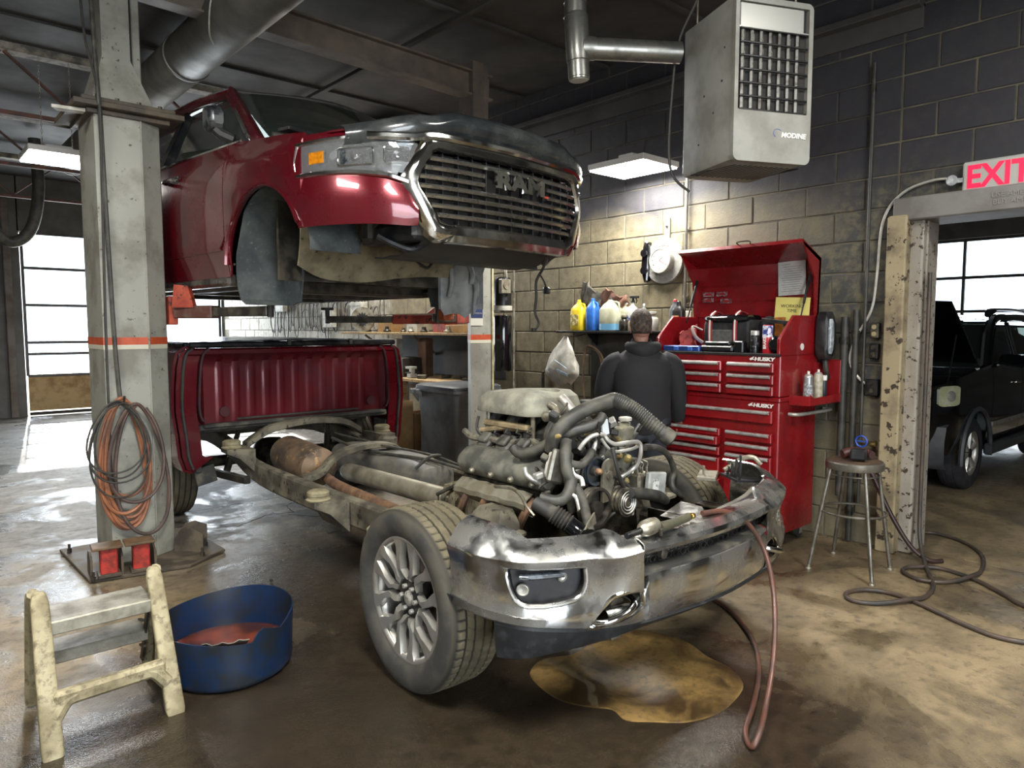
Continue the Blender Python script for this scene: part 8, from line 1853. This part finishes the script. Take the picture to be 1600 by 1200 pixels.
for s, y0 in ((1, SYN), (-1, SYF)):
    for name, a, b_, n_ in (('front_fender', XF_, 8.62, 44), ('front_door', 8.63, 9.72, 14), ('rear_door', 9.73, 10.62, 16), ('rear_quarter', 10.63, XR_, 34)):
        xs_ = [a + (b_ - a) * i / (n_ - 1) for i in range(n_)]
        q = MB(); q.grid(n_, 10, lambda i, j: (xs_[i], y0 + s * s_y(s_bot(xs_[i]) + (s_top(xs_[i]) - s_bot(xs_[i])) * j / 9, xs_[i]), s_bot(xs_[i]) + (s_top(xs_[i]) - s_bot(xs_[i])) * j / 9), .01); q.build(name, sb, sv, ang=35, fix=True)
    for wx in WXS:
        q = MB(); q.tube([(wx + .455 * cos(a), y0 - s * .012, .36 + .455 * sin(a)) for a in [radians(-8 + 196 * k / 20) for k in range(21)]], .024, n=6, smooth=0); q.build('arch_trim', dusty_black if 0 else pm('suv_cladding', '3c3d40', '4d4e50', 6, .4, .6, .5), sv)
    q = MB(); q.box((9.56, y0 + s * .0, .36), (2.05, .08, .12), ch=.02); q.build('rocker', MATS['suv_cladding'], sv)
    q = MB(); q.box((9.6, y0 - s * .012, .62), (2.0, .02, .05), ch=.006); q.build('side_moulding', alu_bright, sv)
    # glasshouse
    G_ = lambda x, z: (x, y0 + s * lerp([1.2, 1.72], [.06, .20], z), z)
    for name, P in (('front_window', [(8.72, 1.22), (9.66, 1.22), (9.66, 1.64), (9.25, 1.64)]), ('rear_window', [(9.78, 1.22), (10.55, 1.22), (10.62, 1.63), (9.78, 1.64)]), ('quarter_window', [(10.72, 1.24), (11.45, 1.26), (11.30, 1.60), (10.74, 1.62)])):
        q = MB(); q.add([G_(*p) for p in P], [(0, 1, 2, 3)]); q.build(name, tinted, sv)
        q = MB(); q.tube([Vector(G_(*p)) + Vector((0, -s * .004, 0)) for p in P], .016, n=6, smooth=0, closed=True); q.build('window_trim', black_satin, sv)
    q = MB(); q.tube([G_(8.55, 1.20), G_(9.15, 1.67), G_(9.8, 1.73), G_(10.8, 1.72), G_(11.5, 1.66), G_(11.72, 1.25)], .05, n=8); q.build('pillar_rail', sb, sv)
    for x in (9.72, 10.66): q = MB(); q.bar(G_(x, 1.20), G_(x + .03, 1.68), .09, .03, upv=(0, 1, 0)); q.build('door_pillar', sb, sv)
    q = MB(); q.tube([(9.25, y0 + s * .26, 1.77), (9.4, y0 + s * .26, 1.82), (10.4, y0 + s * .26, 1.83), (11.2, y0 + s * .26, 1.78)], .02, n=8); q.tube([(9.3, y0 + s * .26, 1.765), (9.5, y0 + s * .26, 1.81)], .035, n=8, smooth=0); q.build('roof_rack', pm('rack_black', '202225', None, rough=.4), sv)
    q = MB(); q.loft([[(8.78 + dx, y0 - s * (.13 + a * .11), 1.27 + c * .075) for a, c in rrect(2, 2, .5, 3)] for dx in (-.06, .06)]); q.tube([(8.80, y0 + s * .04, 1.22), (8.79, y0 - s * .05, 1.24)], .025, n=8); q.build('door_mirror', black_gloss, sv)
    q = MB(); q.tube([(9.52, y0 - s * .01, 1.02), (9.50, y0 - s * .04, 1.025), (9.38, y0 - s * .04, 1.025), (9.36, y0 - s * .01, 1.02)], .013, n=8); q.build('door_handle', chrome, sv)
    q = MB(); R = [[(7.26 + .30 * u + dx, y0 + s * (.075 - .085 * u + dy), .985 + c * .095) for u, c in rrect(1, 2, .28, 3, .5, 0)] for dx, dy in ((.04, .06), (-.02, -.01))]; q.loft(R); q.build('headlamp', pm('yellowed_lens', 'b9ba92', 'd0d0b4', 9, .42, .6, .15, .25, coat=.6), sv)
    q = MB(); c = Vector((7.40, y0 + s * .018, .985)); q.rev([(.045, 0), (.05, .01), (.03, .02), (0, .022)], c, c + Vector((-.5, -s, 0)), n=16, caps=False); q.build('lamp_bulb', alu_bright, sv)
q = MB(); q.grid(9, 6, lambda i, j: (9.15 + 2.45 * i / 8, SYN + .24 + (SYF - SYN - .48) * j / 5, 1.73 + .05 * sin(pi * j / 5) - .03 * abs(i - 3) / 5 * 1.0), .01); q.build('roof', sb, sv, fix=True)
q = MB(); q.grid(5, 7, lambda i, j: (8.55 + .62 * i / 4 - .08 * sin(pi * j / 6) * (1 - i / 4), SYN + .10 + .10 * i / 4 + (SYF - SYN - .20 - .20 * i / 4) * j / 6, 1.20 + .49 * i / 4)); q.build('windshield', tinted, sv)
q = MB(); q.grid(4, 5, lambda i, j: (11.75 - .25 * i / 3, SYN + .15 + (SYF - SYN - .3) * j / 4, 1.2 + .45 * i / 3)); q.build('rear_glass', tinted, sv)
q = MB(); q.box((11.82, YC, .85), (.06, 1.7, .8), ch=.02); q.build('tailgate', sb, sv)
q = MB(); R = [[(XF_ + dx + .10 * (abs(t) ** 3), YC + t * .92, z) for dx, z in ((.02, .30), (-.05, .36), (-.06, .56), (-.02, .70), (.06, .72))] for t in [-1 + .2 * k for k in range(11)]]; q.loft(R, closed=False); q.build('front_bumper', MATS['suv_cladding'], sv, ang=60)
q = MB(); q.box((XF_ + .03, YC, .86), (.05, 1.2, .20), ch=.01); q.build('front_grille', blackp, sv)
for k in range(4): q = MB(); q.box((XF_ , YC, .79 + .045 * k), (.02, 1.18, .012)); q.build('grille_bar', alu, sv)
q = MB(); q.box((7.85, YC, .80), (.95, 1.5, .35), ch=.05); q.box((8.55, YC, .8), (.2, 1.6, .6)); q.build('engine_bay', dark_void, sv)
# hood raised on its hinges
q = MB(); q.grid(10, 8, lambda i, j: (8.42 - .86 * i / 9, SYN + .10 + (SYF - SYN - .20) * j / 7, 1.25 + .66 * (i / 9) - .06 * (i / 9) ** 2 + .03 * sin(pi * j / 7)), .025); q.build('hood', sb, sv, fix=True)
q = MB(); q.cyl((7.75, SYN + .16, 1.02), (7.95, SYN + .16, 1.55), .009, n=8); q.build('hood_strut', black_satin, sv)
q = MB(); q.tube([(9.0, SYF - .5, 1.78), (8.95, SYF - .5, 2.05)], .004, n=5, smooth=0); q.build('antenna', blackp, sv)
for s in (-1, 1): q = MB(); q.box((9.55, YC + s * .4, .8), (.5, .5, .3), ch=.05); q.box((9.8, YC + s * .4, 1.15), (.15, .48, .6), ch=.05); q.build('seat', pm('seat_grey', '4c4a47', None), sv)
q = MB(); q.box((8.95, YC, 1.08), (.3, 1.5, .2), ch=.05); q.build('dashboard', blackp, sv)
q = MB(); q.box((9.5, YC, .40), (4.3, 1.5, .14), ch=.02); q.build('floor_pan', dark_void, sv)
for wx in WXS:
    for s, y0 in ((1, SYN + .02), (-1, SYF - .02)):
        w = sub('wheel', sv); R0 = .362; c = Vector((wx, y0, R0)); m = Matrix.Translation(c) @ (Matrix.Identity(4) if s > 0 else Matrix.Rotation(pi, 4, 'Z'))
        o_, ax = m @ Vector((0, 0, 0)), m @ Vector((0, 1, 0))
        q = MB(); q.rev([(.225, .0), (.25, -.004), (.32, -.002), (.348, .012), (.362, .03), (.3625, .07), (.356, .073), (.356, .08), (.3625, .083), (.3625, .14), (.356, .143), (.356, .15), (.3625, .153), (.36, .20), (.345, .22), (.24, .225)], o_, ax, n=56, caps=False); q.build('tyre', pm('suv_tyre', '242426', '35343a', 12, .4, .6, .75), w)
        q = MB(); q.rev([(.20, .20), (.205, .04), (.222, .012), (.232, .008), (.236, .014), (.228, .02)], o_, ax, n=40, caps=False); q.rev([(.20, .09), (0, .095)], o_, ax, n=24, caps=False); q.build('rim', alloy, w)
        for k in range(6):
            a = 2 * pi * k / 6 + .3; u = m.to_3x3() @ Vector((cos(a), 0, sin(a))); v = m.to_3x3() @ Vector((-sin(a), 0, cos(a))); yv = m.to_3x3() @ Vector((0, 1, 0))
            q = MB(); q.loft([[o_ + u * r_ + v * (t * w_) + yv * d_ for t, d_ in ((-1, .045), (-.7, .022), (.7, .022), (1, .045))] for r_, w_ in ((.03, .022), (.10, .020), (.17, .028), (.222, .042))]); q.build('spoke', alu_bright, w, ang=30, fix=True)
        q = MB(); q.rev([(.05, .05), (.045, .015), (.03, .01), (0, .01)], o_, ax, n=18, caps=False); q.build('hub_cap', alloy_dark, w)
pl = thing('potted_plant', 'small green leafy plant at the right edge beyond the black SUV', 'plant', (8.62, 1.42, 0))
random.seed(8)
for k in range(14):
    a = random.uniform(0, 6.28); l = random.uniform(.08, .16); q = MB(); b0 = Vector((8.62, 1.42, .05)); d = Vector((cos(a), sin(a), random.uniform(.3, 1.0))).normalized(); sdv = d.cross(Vector((0, 0, 1))).normalized()
    q.add([b0, b0 + d * l * .5 + sdv * .02, b0 + d * l, b0 + d * l * .5 - sdv * .02], [(0, 1, 2, 3)]); q.build('leaf', pm('leaf_green', '5d7d2a', '3f5a20', 20, .4, .6, .5), pl)
q = MB(); q.rev([(.03, 0), (.045, .06), (.04, .06), (0, .055)], (8.62, 1.42, 0), (8.62, 1.42, 1), n=14); q.build('pot', rust, pl)
# ================================================================== lamps of the workshop
lamp_on = emit('lamp_panel', 'ffffff', 14)
lamp_case = pm('lamp_case', 'c9c9c4', None, rough=.5)
def led_panel(x, y, z, w, d, label, power, chains=0, rz=0):
    t = thing('ceiling_light', label, 'ceiling light', (x, y, z), rz, 'flat panel lights')
    q = MB(t); q.box((0, 0, .035), (w, d, .05)); q.box((0, 0, .09), (.22, .16, .07)); q.build('housing', lamp_case, t)
    q = MB(t); q.box((0, 0, .004), (w - .03, d - .03, .012), ch=0); q.build('diffuser', lamp_on, t)
    for k in range(chains):
        q = MB(t); xx = (-.12, .12)[k % 2]
        n = 34; L = CZ + .1 - z - .1
        for i in range(n):
            zc = .12 + L * (i + .5) / n; a = pi / 2 * (i % 2)
            m = Matrix.Translation((xx, 0, zc)) @ Matrix.Rotation(a, 4, 'Z')
            q.tube([(.007 * cos(u), 0, L / n * .62 * sin(u)) for u in [2 * pi * j / 6 for j in range(6)]], .0022, n=4, smooth=0, closed=True, m=m)
        o = q.build('chain', alu, t); o['kind'] = 'stuff'
    o = add_area('panel_light', (x, y, z - .02), (w, d), power, (0, 0, rz)); return t
led_panel(5.02, 4.07, 3.0, .50, .62, 'lit square panel light hanging left of the big unit heater', 48)
led_panel(1.32, 7.9, 3.18, .55, .6, 'lit panel light on two chains beside the grey lift post', 60, 2)
led_panel(.6, .9, 3.85, .6, 1.2, 'panel light on the ceiling over the bumper', 120)
led_panel(4.75, 7.9, 3.9, .6, 1.2, 'panel light on the ceiling above the workbench', 75)
led_panel(3.4, -.4, 3.85, .6, 1.2, 'panel light on the ceiling over the right aisle', 60)
led_panel(-1.2, 3.6, 3.85, .6, 1.2, 'panel light on the ceiling left of the lift', 60)
